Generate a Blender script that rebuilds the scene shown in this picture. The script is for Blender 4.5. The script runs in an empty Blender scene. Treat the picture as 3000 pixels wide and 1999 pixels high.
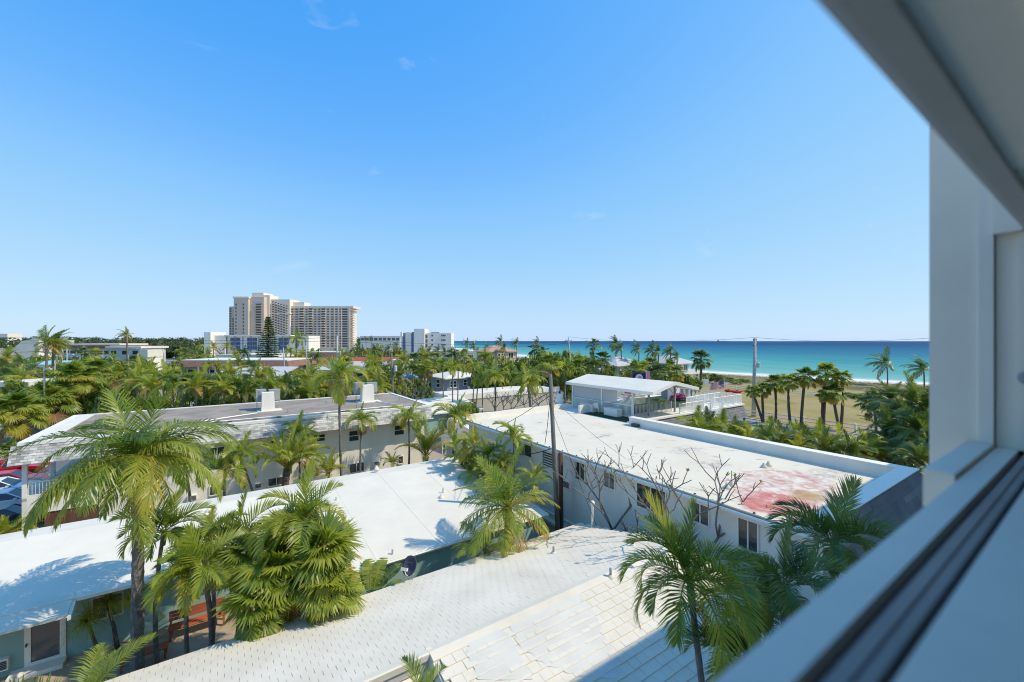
import bpy, math, random
from mathutils import Vector, Matrix, Euler

R = math.radians
rnd = random.Random(11)
scene = bpy.context.scene
COL = scene.collection

# ------------------------------------------------------------------ camera, sky, sun, exposure
F, H, CU, CV = 1230.0, 12.0, 1500.0, 1000.5          # focal length in photo pixels, eye height, image centre
TH = R(34.4)                                          # the street grid is turned by this angle
AX, AY = math.cos(TH), math.sin(TH)
BX, BY = -AY, AX

cam = bpy.data.cameras.new('camera')
camo = bpy.data.objects.new('camera', cam)
COL.objects.link(camo)
camo.location = (0, 0, H)
camo.rotation_euler = (R(90), 0, 0)
cam.lens = 36.0 * F / 3000.0
cam.sensor_width = 36.0
cam.clip_start = 0.02
cam.clip_end = 120000
cam.dof.use_dof = True
cam.dof.focus_distance = 30.0
cam.dof.aperture_fstop = 0.7
scene.camera = camo

SUN_EL = 49.0
world = bpy.data.worlds.new('World')
scene.world = world
world.use_nodes = True
wn = world.node_tree.nodes
wl = world.node_tree.links
bg = wn['Background']
sky = wn.new('ShaderNodeTexSky')
sky.sky_type = 'NISHITA'
sky.sun_disc = False
sky.sun_elevation = R(SUN_EL)
sky.sun_rotation = R(93)
sky.altitude = 0
sky.air_density = 1.0
sky.dust_density = 0.25
sky.ozone_density = 3.0
# the clear subtropical sky is deeper blue than the model's standard air: one tone curve over the whole dome
sc_in = wn.new('ShaderNodeVectorMath'); sc_in.operation = 'SCALE'; sc_in.inputs['Scale'].default_value = 0.13
wl.new(sky.outputs[0], sc_in.inputs[0])
cur = wn.new('ShaderNodeRGBCurve')
def curve(c, pts):
    while len(c.points) < len(pts):
        c.points.new(0.5, 0.5)
    for pt, (x, y) in zip(c.points, pts):
        pt.location = (x, y)
curve(cur.mapping.curves[0], [(0.0, 0.0), (0.10, 0.062), (0.14, 0.125), (0.22, 0.265), (0.33, 0.37), (0.50, 0.47), (0.72, 0.54), (1.0, 0.62)])
curve(cur.mapping.curves[1], [(0.0, 0.0), (0.10, 0.24), (0.20, 0.375), (0.27, 0.465), (0.36, 0.57), (0.52, 0.66), (0.70, 0.72), (1.0, 0.80)])
curve(cur.mapping.curves[2], [(0.0, 0.0), (0.18, 0.55), (0.30, 0.80), (0.38, 0.93), (0.50, 0.97), (0.64, 0.97), (0.80, 0.97), (1.0, 0.98)])
cur.mapping.update()
wl.new(sc_in.outputs[0], cur.inputs['Color'])
sc_out = wn.new('ShaderNodeVectorMath'); sc_out.operation = 'SCALE'; sc_out.inputs['Scale'].default_value = 1.0 / 0.13 / 1.62
wl.new(cur.outputs[0], sc_out.inputs[0])
# faint wisps of high cloud over the whole dome
tc = wn.new('ShaderNodeTexCoord')
mpw = wn.new('ShaderNodeMapping'); mpw.inputs['Scale'].default_value = (3.0, 3.0, 6.5); mpw.inputs['Rotation'].default_value = (0.3, 0.5, 0.4); mpw.inputs['Location'].default_value = (0.35, 0.1, 0.0)
wl.new(tc.outputs['Generated'], mpw.inputs[0])
nz = wn.new('ShaderNodeTexNoise'); nz.inputs['Scale'].default_value = 2.2; nz.inputs['Detail'].default_value = 9; nz.inputs['Roughness'].default_value = 0.55; nz.inputs['Distortion'].default_value = 0.5
wl.new(mpw.outputs[0], nz.inputs['Vector'])
rw_ = wn.new('ShaderNodeValToRGB')
rw_.color_ramp.elements[0].position = 0.64; rw_.color_ramp.elements[0].color = (0, 0, 0, 1)
rw_.color_ramp.elements[1].position = 0.82; rw_.color_ramp.elements[1].color = (0.26, 0.26, 0.26, 1)
wl.new(nz.outputs['Fac'], rw_.inputs[0])
mxw = wn.new('ShaderNodeMixRGB'); mxw.inputs[2].default_value = (4.3, 4.6, 4.9, 1)
wl.new(rw_.outputs[0], mxw.inputs[0]); wl.new(sc_out.outputs[0], mxw.inputs[1])
wl.new(mxw.outputs[0], bg.inputs[0])
bg.inputs[1].default_value = 0.13

sun = bpy.data.lights.new('sun', 'SUN')
suno = bpy.data.objects.new('sun', sun)
COL.objects.link(suno)
suno.rotation_euler = (0, R(90 - SUN_EL), R(-3))
sun.energy = 2.45
sun.angle = R(0.53)
sun.color = (1.0, 0.88, 0.67)

scene.view_settings.view_transform = 'Standard'
scene.view_settings.look = 'None'
scene.view_settings.gamma = 1.0
scene.view_settings.exposure = 0.72
scene.view_settings.use_curve_mapping = False
scene.render.engine = 'CYCLES'
scene.cycles.max_bounces = 10
scene.cycles.diffuse_bounces = 5
scene.cycles.filter_width = 1.05
scene.cycles.transparent_max_bounces = 12

# ------------------------------------------------------------------ geometry of the place
def AB(a, b, z=0.0):
    return Vector((a * AX + b * BX, a * AY + b * BY, z))

def toAB(p):
    return (p[0] * AX + p[1] * AY, p[0] * BX + p[1] * BY, p[2])

def PZ(u, v, z=0.0):                       # where a sight line meets the level z
    y = F * (H - z) / (v - CV)
    return Vector(((u - CU) * y / F, y, z))

def PY(u, v, y):                           # ... the distance y
    return Vector(((u - CU) * y / F, y, H - (v - CV) * y / F))

def yA(u, A):
    return A / ((u - CU) / F * AX + AY)

def yB(u, B):
    return B / ((u - CU) / F * BX + BY)

def PA(u, v, A):
    return PY(u, v, yA(u, A))

def PB(u, v, B):
    return PY(u, v, yB(u, B))

def pix(p):
    return (CU + F * p[0] / p[1], CV + F * (H - p[2]) / p[1])

# ------------------------------------------------------------------ materials
MATS = {}

def newmat(name):
    m = bpy.data.materials.new(name)
    m.use_nodes = True
    nt = m.node_tree
    return m, nt, nt.nodes, nt.links, nt.nodes['Principled BSDF']

def mk(name, col, rough=0.7, var=0.12, scale=1.5, bump=0.0, bscale=30.0, spec=0.3, metal=0.0, col2=None, streak=False):
    m, nt, n, l, p = newmat(name)
    p.inputs['Roughness'].default_value = rough
    p.inputs['Metallic'].default_value = metal
    p.inputs['Specular IOR Level'].default_value = spec
    g = n.new('ShaderNodeNewGeometry')
    vec = g.outputs['Position']
    if streak:
        mp = n.new('ShaderNodeMapping')
        mp.inputs['Scale'].default_value = (1.0, 1.0, 0.12)
        l.new(vec, mp.inputs[0])
        vec = mp.outputs[0]
    t = n.new('ShaderNodeTexNoise')
    t.inputs['Scale'].default_value = scale
    t.inputs['Detail'].default_value = 6
    t.inputs['Roughness'].default_value = 0.6
    l.new(vec, t.inputs['Vector'])
    rp = n.new('ShaderNodeValToRGB')
    c2 = col2 if col2 else tuple(c * (1 - 2.2 * var) for c in col)
    rp.color_ramp.elements[0].position = 0.3
    rp.color_ramp.elements[1].position = 0.62
    rp.color_ramp.elements[0].color = (*c2, 1)
    rp.color_ramp.elements[1].color = (*col, 1)
    l.new(t.outputs['Fac'], rp.inputs[0])
    l.new(rp.outputs[0], p.inputs['Base Color'])
    if bump:
        t2 = n.new('ShaderNodeTexNoise')
        t2.inputs['Scale'].default_value = bscale
        t2.inputs['Detail'].default_value = 4
        l.new(g.outputs['Position'], t2.inputs['Vector'])
        b = n.new('ShaderNodeBump')
        b.inputs['Strength'].default_value = bump
        b.inputs['Distance'].default_value = 0.03
        l.new(t2.outputs['Fac'], b.inputs['Height'])
        l.new(b.outputs[0], p.inputs['Normal'])
    MATS[name] = m
    return m

mk('white_wall', (0.86, 0.82, 0.735), 0.8, 0.05, 0.8, 0.15, 40, streak=True)
mk('white_trim', (0.86, 0.825, 0.745), 0.5, 0.03, 2.0)
mk('white_metal', (0.86, 0.84, 0.79), 0.35, 0.02, 2.0, spec=0.5)
mk('white_membrane', (0.77, 0.725, 0.625), 0.75, 0.03, 0.55, 0.12, 25, col2=(0.70, 0.655, 0.56))
mk('tile_white', (0.765, 0.71, 0.60), 0.75, 0.1, 0.55, 0.25, 60, col2=(0.66, 0.60, 0.495))
mk('tile_bed', (0.62, 0.60, 0.56), 0.9, 0.12, 3.0)
mk('coating', (0.68, 0.655, 0.60), 0.65, 0.06, 0.8, 0.1, 15)
mk('gravel_roof', (0.36, 0.315, 0.27), 0.95, 0.14, 0.6, 0.5, 90, col2=(0.235, 0.20, 0.17))
mk('teal_wall', (0.30, 0.47, 0.44), 0.8, 0.06, 0.7, 0.2, 45, streak=True)
mk('grey_wall', (0.40, 0.42, 0.46), 0.8, 0.05, 0.8)
mk('tan_shaded', (0.68, 0.56, 0.455), 0.85, 0.05, 0.06)  # darker tan paints in the shade of the tower's left blocks
mk('tan_pale', (0.82, 0.715, 0.60), 0.85, 0.04, 0.06)  # lighter tan paints in the sunlit right facade; also the tower's trim
mk('beige_wall', (0.50, 0.47, 0.40), 0.85, 0.06, 0.5)
mk('brown_roof', (0.27, 0.15, 0.11), 0.9, 0.12, 1.0)
mk('red_roof', (0.42, 0.105, 0.05), 0.85, 0.12, 1.2)
mk('tan_roof', (0.50, 0.33, 0.22), 0.85, 0.12, 1.5)
mk('grey_roof', (0.52, 0.52, 0.53), 0.8, 0.06, 0.7)
mk('dark_shingle', (0.13, 0.13, 0.14), 0.9, 0.2, 3.0, 0.4, 80)
mk('dark_metal', (0.06, 0.065, 0.07), 0.5, 0.1, 3.0, spec=0.5)
mk('grey_metal', (0.36, 0.37, 0.39), 0.45, 0.08, 4.0, spec=0.5)
mk('pale_grey', (0.55, 0.56, 0.58), 0.6, 0.05, 2.0)
mk('concrete_pole', (0.50, 0.47, 0.43), 0.9, 0.12, 3.0)
mk('wood_pole', (0.22, 0.205, 0.17), 0.9, 0.18, 4.0, 0.3, 60, streak=True)
mk('brown_wood', (0.15, 0.075, 0.05), 0.85, 0.2, 4.0, streak=True)
mk('orange_wood', (0.48, 0.12, 0.055), 0.65, 0.1, 3.0)
mk('wire', (0.05, 0.05, 0.05), 0.7, 0.05)
mk('asphalt', (0.30, 0.285, 0.27), 0.95, 0.1, 0.6, 0.3, 60)
mk('parking', (0.13, 0.135, 0.145), 0.95, 0.12, 0.6)
mk('sand_court', (0.46, 0.37, 0.27), 0.95, 0.14, 1.2, 0.4, 30, col2=(0.30, 0.24, 0.18))
mk('beach_sand', (0.62, 0.55, 0.46), 0.95, 0.08, 0.3)
mk('turf', (0.035, 0.07, 0.02), 0.95, 0.15, 6.0, 0.6, 120)
mk('trunk_grey', (0.23, 0.205, 0.18), 0.9, 0.2, 6.0, 0.6, 30, col2=(0.12, 0.105, 0.09))
mk('trunk_brown', (0.15, 0.12, 0.095), 0.95, 0.22, 8.0, 0.7, 25)
mk('plumeria_bark', (0.27, 0.235, 0.20), 0.85, 0.15, 8.0, 0.3, 40)
mk('crownshaft', (0.15, 0.20, 0.05), 0.5, 0.15, 5.0)
mk('car_white', (0.74, 0.76, 0.80), 0.15, 0.0, spec=0.6)
mk('car_red', (0.42, 0.006, 0.012), 0.13, 0.0, spec=0.6)
mk('car_dark', (0.022, 0.024, 0.03), 0.2, 0.0, spec=0.6)
mk('car_silver', (0.40, 0.41, 0.43), 0.2, 0.0, spec=0.6)
mk('tyre', (0.018, 0.018, 0.018), 0.9, 0.1)
mk('light_red', (0.35, 0.01, 0.01), 0.2, 0.0, spec=0.6)
mk('light_clear', (0.75, 0.75, 0.75), 0.1, 0.0, spec=0.8)
mk('kayak_red', (0.55, 0.02, 0.02), 0.35, 0.05)
mk('banner_blue', (0.10, 0.38, 0.66), 0.7, 0.1, 1.0)
mk('umbrella_blue', (0.16, 0.36, 0.66), 0.7, 0.08, 1.0)
mk('dish_face', (0.085, 0.08, 0.135), 0.5, 0.05, 4.0)
mk('dish_mark', (0.17, 0.165, 0.24), 0.6, 0.05, 4.0)
mk('flag_red', (0.55, 0.03, 0.08), 0.8, 0.05)
mk('flag_white', (0.78, 0.76, 0.76), 0.8, 0.03)
mk('flag_blue', (0.03, 0.04, 0.14), 0.8, 0.05)
mk('flag_pink', (0.75, 0.25, 0.42), 0.8, 0.05)
mk('teal_roof', (0.30, 0.62, 0.66), 0.7, 0.05)
mk('screen_and_shade_blue', (0.20, 0.30, 0.48), 0.5, 0.08, 0.5)  # blue parts, plus the painted shade on the white flats
mk('bronze', (0.30, 0.265, 0.25), 0.45, 0.1, 3.0, spec=0.5)
mk('frame_paint', (0.88, 0.82, 0.71), 0.5, 0.03, 3.0)
mk('frame_dark', (0.46, 0.45, 0.43), 0.5, 0.05, 3.0)
mk('rubber', (0.012, 0.012, 0.035), 0.7, 0.1)
mk('room_paint', (0.87, 0.86, 0.83), 0.8, 0.02)

def glass_mat(name, col, rough=0.06):
    m, nt, n, l, p = newmat(name)
    p.inputs['Base Color'].default_value = (*col, 1)
    p.inputs['Roughness'].default_value = rough
    p.inputs['Specular IOR Level'].default_value = 0.7
    MATS[name] = m
glass_mat('pane_dark', (0.025, 0.032, 0.04))
glass_mat('pane_grey', (0.10, 0.11, 0.12), 0.12)
glass_mat('pane_green', (0.035, 0.055, 0.06))
glass_mat('pane_blue', (0.05, 0.09, 0.17), 0.12)
glass_mat('opening_dark', (0.03, 0.028, 0.027), 0.8)
glass_mat('loggia_shade', (0.13, 0.11, 0.095), 0.8)

def leaf_mat(name, stops, trans=0.38, rough=0.42, rvar=0.22):
    m, nt, n, l, p = newmat(name)
    at = n.new('ShaderNodeAttribute')
    at.attribute_name = 'tint'
    oi = n.new('ShaderNodeObjectInfo')
    ma = n.new('ShaderNodeMath'); ma.operation = 'MULTIPLY_ADD'
    l.new(oi.outputs['Random'], ma.inputs[0])
    ma.inputs[1].default_value = rvar
    ma.inputs[2].default_value = -rvar * 0.5
    ad = n.new('ShaderNodeMath'); ad.operation = 'ADD'
    l.new(at.outputs['Fac'], ad.inputs[0])
    l.new(ma.outputs[0], ad.inputs[1])
    rp = n.new('ShaderNodeValToRGB')
    el = rp.color_ramp.elements
    el[0].position, el[0].color = stops[0][0], (*stops[0][1], 1)
    el[1].position, el[1].color = stops[-1][0], (*stops[-1][1], 1)
    for pos, c in stops[1:-1]:
        e = el.new(pos)
        e.color = (*c, 1)
    l.new(ad.outputs[0], rp.inputs[0])
    l.new(rp.outputs[0], p.inputs['Base Color'])
    p.inputs['Roughness'].default_value = rough
    p.inputs['Specular IOR Level'].default_value = 0.6
    tr = n.new('ShaderNodeBsdfTranslucent')
    br = n.new('ShaderNodeMixRGB'); br.blend_type = 'MULTIPLY'; br.inputs[0].default_value = 1.0
    br.inputs[2].default_value = (1.5, 1.45, 0.8, 1)
    l.new(rp.outputs[0], br.inputs[1])
    l.new(br.outputs[0], tr.inputs['Color'])
    mx = n.new('ShaderNodeMixShader')
    mx.inputs[0].default_value = trans
    l.new(p.outputs[0], mx.inputs[1])
    l.new(tr.outputs[0], mx.inputs[2])
    l.new(mx.outputs[0], n['Material Output'].inputs[0])
    MATS[name] = m

leaf_mat('palm_leaf', [(0.0, (0.055, 0.11, 0.02)), (0.18, (0.135, 0.21, 0.03)), (0.43, (0.31, 0.37, 0.05)),
                       (0.68, (0.38, 0.37, 0.04)), (0.86, (0.48, 0.32, 0.05)), (1.0, (0.30, 0.20, 0.11))], 0.45, 0.42, 0.36)
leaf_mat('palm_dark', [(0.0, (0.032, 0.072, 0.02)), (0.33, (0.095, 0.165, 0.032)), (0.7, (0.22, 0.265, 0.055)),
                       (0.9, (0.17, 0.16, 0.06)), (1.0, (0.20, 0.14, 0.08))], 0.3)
leaf_mat('bush_leaf', [(0.0, (0.05, 0.10, 0.016)), (0.32, (0.13, 0.20, 0.025)), (0.62, (0.27, 0.32, 0.035)),
                       (1.0, (0.38, 0.35, 0.045))], 0.34, 0.5, 0.45)
leaf_mat('wood_leaf', [(0.0, (0.030, 0.060, 0.015)), (0.5, (0.055, 0.090, 0.018)), (1.0, (0.10, 0.125, 0.025))], 0.2, 0.6, 0.1)
leaf_mat('dry_leaf', [(0.0, (0.30, 0.20, 0.11)), (0.5, (0.36, 0.22, 0.14)), (1.0, (0.42, 0.33, 0.10))], 0.3, 0.6, 0.2)
leaf_mat('pink_leaf', [(0.0, (0.30, 0.02, 0.16)), (0.5, (0.45, 0.05, 0.28)), (1.0, (0.50, 0.10, 0.35))], 0.3, 0.6, 0.2)
leaf_mat('grass_leaf', [(0.0, (0.16, 0.13, 0.05)), (0.5, (0.24, 0.19, 0.08)), (1.0, (0.13, 0.15, 0.04))], 0.3, 0.7, 0.1)

def shingle_mat(name, c0, c1):
    m, nt, n, l, p = newmat(name)
    at = n.new('ShaderNodeAttribute'); at.attribute_name = 'tint'
    g = n.new('ShaderNodeNewGeometry')
    t = n.new('ShaderNodeTexNoise'); t.inputs['Scale'].default_value = 0.9; t.inputs['Detail'].default_value = 5
    l.new(g.outputs['Position'], t.inputs['Vector'])
    ad = n.new('ShaderNodeMath'); ad.operation = 'MULTIPLY_ADD'
    l.new(t.outputs['Fac'], ad.inputs[0]); ad.inputs[1].default_value = 1.5; 
    sb = n.new('ShaderNodeMath'); sb.operation = 'SUBTRACT'; l.new(at.outputs['Fac'], sb.inputs[0]); sb.inputs[1].default_value = 0.75
    l.new(sb.outputs[0], ad.inputs[2])
    rp = n.new('ShaderNodeValToRGB')
    rp.color_ramp.elements[0].color = (*c0, 1); rp.color_ramp.elements[1].color = (*c1, 1)
    l.new(ad.outputs[0], rp.inputs[0])
    l.new(rp.outputs[0], p.inputs['Base Color'])
    p.inputs['Roughness'].default_value = 0.9
    MATS[name] = m
shingle_mat('pale_shingle', (0.14, 0.135, 0.13), (0.62, 0.61, 0.58))
shingle_mat('grey_shingle', (0.15, 0.15, 0.16), (0.25, 0.25, 0.255))

# cream roof coating with the worn red patch
def stained_roof():
    m, nt, n, l, p = newmat('stained_membrane')
    p.inputs['Roughness'].default_value = 0.8
    g = n.new('ShaderNodeNewGeometry')
    def noise(sc, det=6, dist=0.0):
        t = n.new('ShaderNodeTexNoise')
        t.inputs['Scale'].default_value = sc; t.inputs['Detail'].default_value = det; t.inputs['Distortion'].default_value = dist
        l.new(g.outputs['Position'], t.inputs['Vector'])
        return t.outputs['Fac']
    def ramp(inp, stops):
        r = n.new('ShaderNodeValToRGB')
        el = r.color_ramp.elements
        el[0].position, el[0].color = stops[0][0], (*stops[0][1], 1)
        el[1].position, el[1].color = stops[-1][0], (*stops[-1][1], 1)
        for pos, c in stops[1:-1]:
            e = el.new(pos); e.color = (*c, 1)
        l.new(inp, r.inputs[0])
        return r.outputs[0]
    def blob(center, ra, rb, ns, amp, rot=0.0):
        mp = n.new('ShaderNodeMapping'); mp.vector_type = 'TEXTURE'
        mp.inputs['Location'].default_value = center
        mp.inputs['Rotation'].default_value = (0, 0, TH + rot)
        mp.inputs['Scale'].default_value = (ra, rb, 1000)
        l.new(g.outputs['Position'], mp.inputs[0])
        ln = n.new('ShaderNodeVectorMath'); ln.operation = 'LENGTH'
        l.new(mp.outputs[0], ln.inputs[0])
        ma = n.new('ShaderNodeMath'); ma.operation = 'MULTIPLY_ADD'
        l.new(noise(ns, 7, 0.6), ma.inputs[0]); ma.inputs[1].default_value = amp
        sb = n.new('ShaderNodeMath'); sb.operation = 'SUBTRACT'
        l.new(ln.outputs['Value'], sb.inputs[0]); sb.inputs[1].default_value = amp * 0.5
        l.new(sb.outputs[0], ma.inputs[2])
        return ma.outputs[0]
    def mix(fac, a, b):
        x = n.new('ShaderNodeMixRGB')
        l.new(fac, x.inputs[0]); l.new(a, x.inputs[1]); l.new(b, x.inputs[2])
        return x.outputs[0]
    W, K = (1, 1, 1), (0, 0, 0)
    base = ramp(noise(0.35, 5), [(0.3, (0.71, 0.645, 0.515)), (0.55, (0.77, 0.71, 0.585)), (0.8, (0.78, 0.735, 0.63))])
    speck = ramp(noise(1.1, 9, 0.5), [(0.28, (0.35, 0.28, 0.22)), (0.37, (0.9, 0.88, 0.85)), (1.0, (1, 1, 1))])
    x = n.new('ShaderNodeMixRGB'); x.blend_type = 'MULTIPLY'; x.inputs[0].default_value = 0.55
    l.new(base, x.inputs[1]); l.new(speck, x.inputs[2])
    col = x.outputs[0]
    red = ramp(noise(1.9, 11, 0.9), [(0.28, (0.48, 0.21, 0.17)), (0.40, (0.56, 0.35, 0.29)), (0.50, (0.66, 0.52, 0.455)), (0.62, (0.75, 0.69, 0.61))])
    c = AB(20.3, 8.5, 5.5)
    col = mix(ramp(blob(c, 3.7, 2.5, 0.9, 0.9, R(6)), [(0.0, (0.96, 0.96, 0.96)), (0.85, (0.9, 0.9, 0.9)), (0.97, K)]), col, red)
    deep = ramp(noise(2.2, 8, 0.5), [(0.3, (0.50, 0.13, 0.11)), (0.52, (0.58, 0.24, 0.21)), (0.68, (0.70, 0.52, 0.46))])
    c2 = AB(18.2, 7.8, 5.5)
    col = mix(ramp(blob(c2, 1.6, 1.35, 1.1, 0.8), [(0.0, W), (0.80, W), (0.97, K)]), col, deep)
    oc = AB(20.2, 7.5, 5.5)
    och = ramp(noise(3.0, 6), [(0.3, (0.36, 0.19, 0.05)), (0.7, (0.52, 0.33, 0.15))])
    col = mix(ramp(blob(oc, 1.0, 0.7, 1.6, 0.9), [(0.0, (0.85, 0.85, 0.85)), (0.55, (0.75, 0.75, 0.75)), (0.98, K)]), col, och)
    for (a, b, ra, rb) in [(22.7, 14.8, 1.8, 0.9), (21.2, 12.2, 1.2, 0.9), (21.5, 20.2, 1.4, 0.5), (24.3, 8.2, 2.2, 0.9), (17.6, 6.4, 1.2, 0.9)]:
        dk = ramp(noise(2.0, 9, 1.5), [(0.35, (0.20, 0.16, 0.13)), (0.5, (0.52, 0.46, 0.40)), (0.62, (0.72, 0.69, 0.63))])
        col = mix(ramp(blob(AB(a, b, 5.5), ra, rb, 1.5, 1.2), [(0.0, (0.7, 0.7, 0.7)), (0.45, (0.55, 0.55, 0.55)), (0.95, K)]), col, dk)
    l.new(col, p.inputs['Base Color'])
    b = n.new('ShaderNodeBump'); b.inputs['Strength'].default_value = 0.2; b.inputs['Distance'].default_value = 0.03
    l.new(noise(8, 5), b.inputs['Height']); l.new(b.outputs[0], p.inputs['Normal'])
    MATS['stained_membrane'] = m
stained_roof()

def sheer_mat():
    m, nt, n, l, p = newmat('sheer_screen')
    p.inputs['Base Color'].default_value = (0.62, 0.61, 0.60, 1)
    p.inputs['Roughness'].default_value = 0.8
    t = n.new('ShaderNodeBsdfTransparent')
    mx = n.new('ShaderNodeMixShader'); mx.inputs[0].default_value = 0.25
    l.new(p.outputs[0], mx.inputs[1]); l.new(t.outputs[0], mx.inputs[2])
    l.new(mx.outputs[0], n['Material Output'].inputs[0])
    MATS['sheer_screen'] = m
sheer_mat()


# ------------------------------------------------------------------ mesh building
class MB:
    def __init__(self):
        self.v, self.f, self.t = [], [], []

    def add(self, vs, fs, tint=0.5):
        o = len(self.v)
        self.v.extend(vs)
        self.f.extend([tuple(i + o for i in f) for f in fs])
        self.t.extend([tint] * len(vs))

    def box(self, x0, x1, y0, y1, z0, z1, tint=0.5):
        vs = [(x0, y0, z0), (x1, y0, z0), (x1, y1, z0), (x0, y1, z0), (x0, y0, z1), (x1, y0, z1), (x1, y1, z1), (x0, y1, z1)]
        self.add(vs, [(0, 3, 2, 1), (4, 5, 6, 7), (0, 1, 5, 4), (1, 2, 6, 5), (2, 3, 7, 6), (3, 0, 4, 7)], tint)
        return self

    def hexa(self, vs, tint=0.5):           # eight corners, bottom four then top four
        self.add([tuple(p) for p in vs], [(0, 3, 2, 1), (4, 5, 6, 7), (0, 1, 5, 4), (1, 2, 6, 5), (2, 3, 7, 6), (3, 0, 4, 7)], tint)
        return self

    def prism(self, poly, d0, d1, axis='x', tint=0.5):   # poly of (p, q): axis x -> (y, z); axis y -> (x, z); axis z -> (x, y)
        n = len(poly)
        def mkp(d, p, q):
            return {'x': (d, p, q), 'y': (p, d, q), 'z': (p, q, d)}[axis]
        vs = [mkp(d0, *pq) for pq in poly] + [mkp(d1, *pq) for pq in poly]
        fs = [tuple(range(n)), tuple(range(2 * n - 1, n - 1, -1))]
        fs += [(i, i + n, (i + 1) % n + n, (i + 1) % n) for i in range(n)]
        self.add(vs, fs, tint)
        return self

    def tube(self, pts, rad, seg=6, tint=0.5, cap=True):
        pts = [Vector(p) for p in pts]
        n = len(pts)
        rads = rad if isinstance(rad, (list, tuple)) else [rad] * n
        vs, fs = [], []
        up = Vector((0, 0, 1))
        for i, p in enumerate(pts):
            d = (pts[min(i + 1, n - 1)] - pts[max(i - 1, 0)])
            d = d.normalized() if d.length > 1e-9 else up
            s = d.cross(up)
            s = s.normalized() if s.length > 1e-3 else Vector((1, 0, 0))
            t = s.cross(d)
            for k in range(seg):
                a = 2 * math.pi * k / seg
                vs.append(tuple(p + (s * math.cos(a) + t * math.sin(a)) * rads[i]))
        for i in range(n - 1):
            for k in range(seg):
                k2 = (k + 1) % seg
                fs.append((i * seg + k, i * seg + k2, (i + 1) * seg + k2, (i + 1) * seg + k))
        if cap:
            fs.append(tuple(range(seg - 1, -1, -1)))
            fs.append(tuple(range((n - 1) * seg, n * seg)))
        self.add(vs, fs, tint)
        return self

    def lathe(self, prof, seg=16, c=(0, 0, 0), tint=0.5):
        vs, fs = [], []
        for r, z in prof:
            for k in range(seg):
                a = 2 * math.pi * k / seg
                vs.append((c[0] + r * math.cos(a), c[1] + r * math.sin(a), c[2] + z))
        m = len(prof)
        for i in range(m - 1):
            for k in range(seg):
                k2 = (k + 1) % seg
                fs.append((i * seg + k, i * seg + k2, (i + 1) * seg + k2, (i + 1) * seg + k))
        fs.append(tuple(range(seg - 1, -1, -1)))
        fs.append(tuple(range((m - 1) * seg, m * seg)))
        self.add(vs, fs, tint)
        return self

    def mesh(self, name, mat, smooth=False):
        me = bpy.data.meshes.new(name)
        me.from_pydata([tuple(p) for p in self.v], [], self.f)
        at = me.attributes.new('tint', 'FLOAT', 'POINT')
        at.data.foreach_set('value', self.t)
        me.materials.append(MATS[mat] if isinstance(mat, str) else mat)
        if smooth:
            me.polygons.foreach_set('use_smooth', [True] * len(me.polygons))
        me.update()
        return me

    def build(self, name, mat, parent=None, loc=(0, 0, 0), rot=(0, 0, 0), smooth=False):
        return obj(name, self.mesh(name, mat, smooth), parent, loc, rot)

def obj(name, data, parent=None, loc=(0, 0, 0), rot=(0, 0, 0), scale=None):
    o = bpy.data.objects.new(name, data)
    COL.objects.link(o)
    o.location = loc
    o.rotation_euler = rot
    if scale is not None:
        o.scale = scale if isinstance(scale, (tuple, list)) else (scale,) * 3
    if parent is not None:
        o.parent = parent
    return o

def tag(o, label=None, cat=None, group=None, kind=None):
    if label: o['label'] = label
    if cat: o['category'] = cat
    if group: o['group'] = group
    if kind: o['kind'] = kind
    return o

def thing(name, label, cat, loc=(0, 0, 0), rz=0.0, group=None):
    return tag(obj(name, None, None, loc, (0, 0, rz)), label, cat, group)

BOXES = {}
def boxmesh(sx, sy, sz, mat):
    key = (round(sx, 3), round(sy, 3), round(sz, 3), mat)
    if key not in BOXES:
        BOXES[key] = MB().box(-sx / 2, sx / 2, -sy / 2, sy / 2, -sz / 2, sz / 2).mesh('box', mat)
    return BOXES[key]

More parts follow.
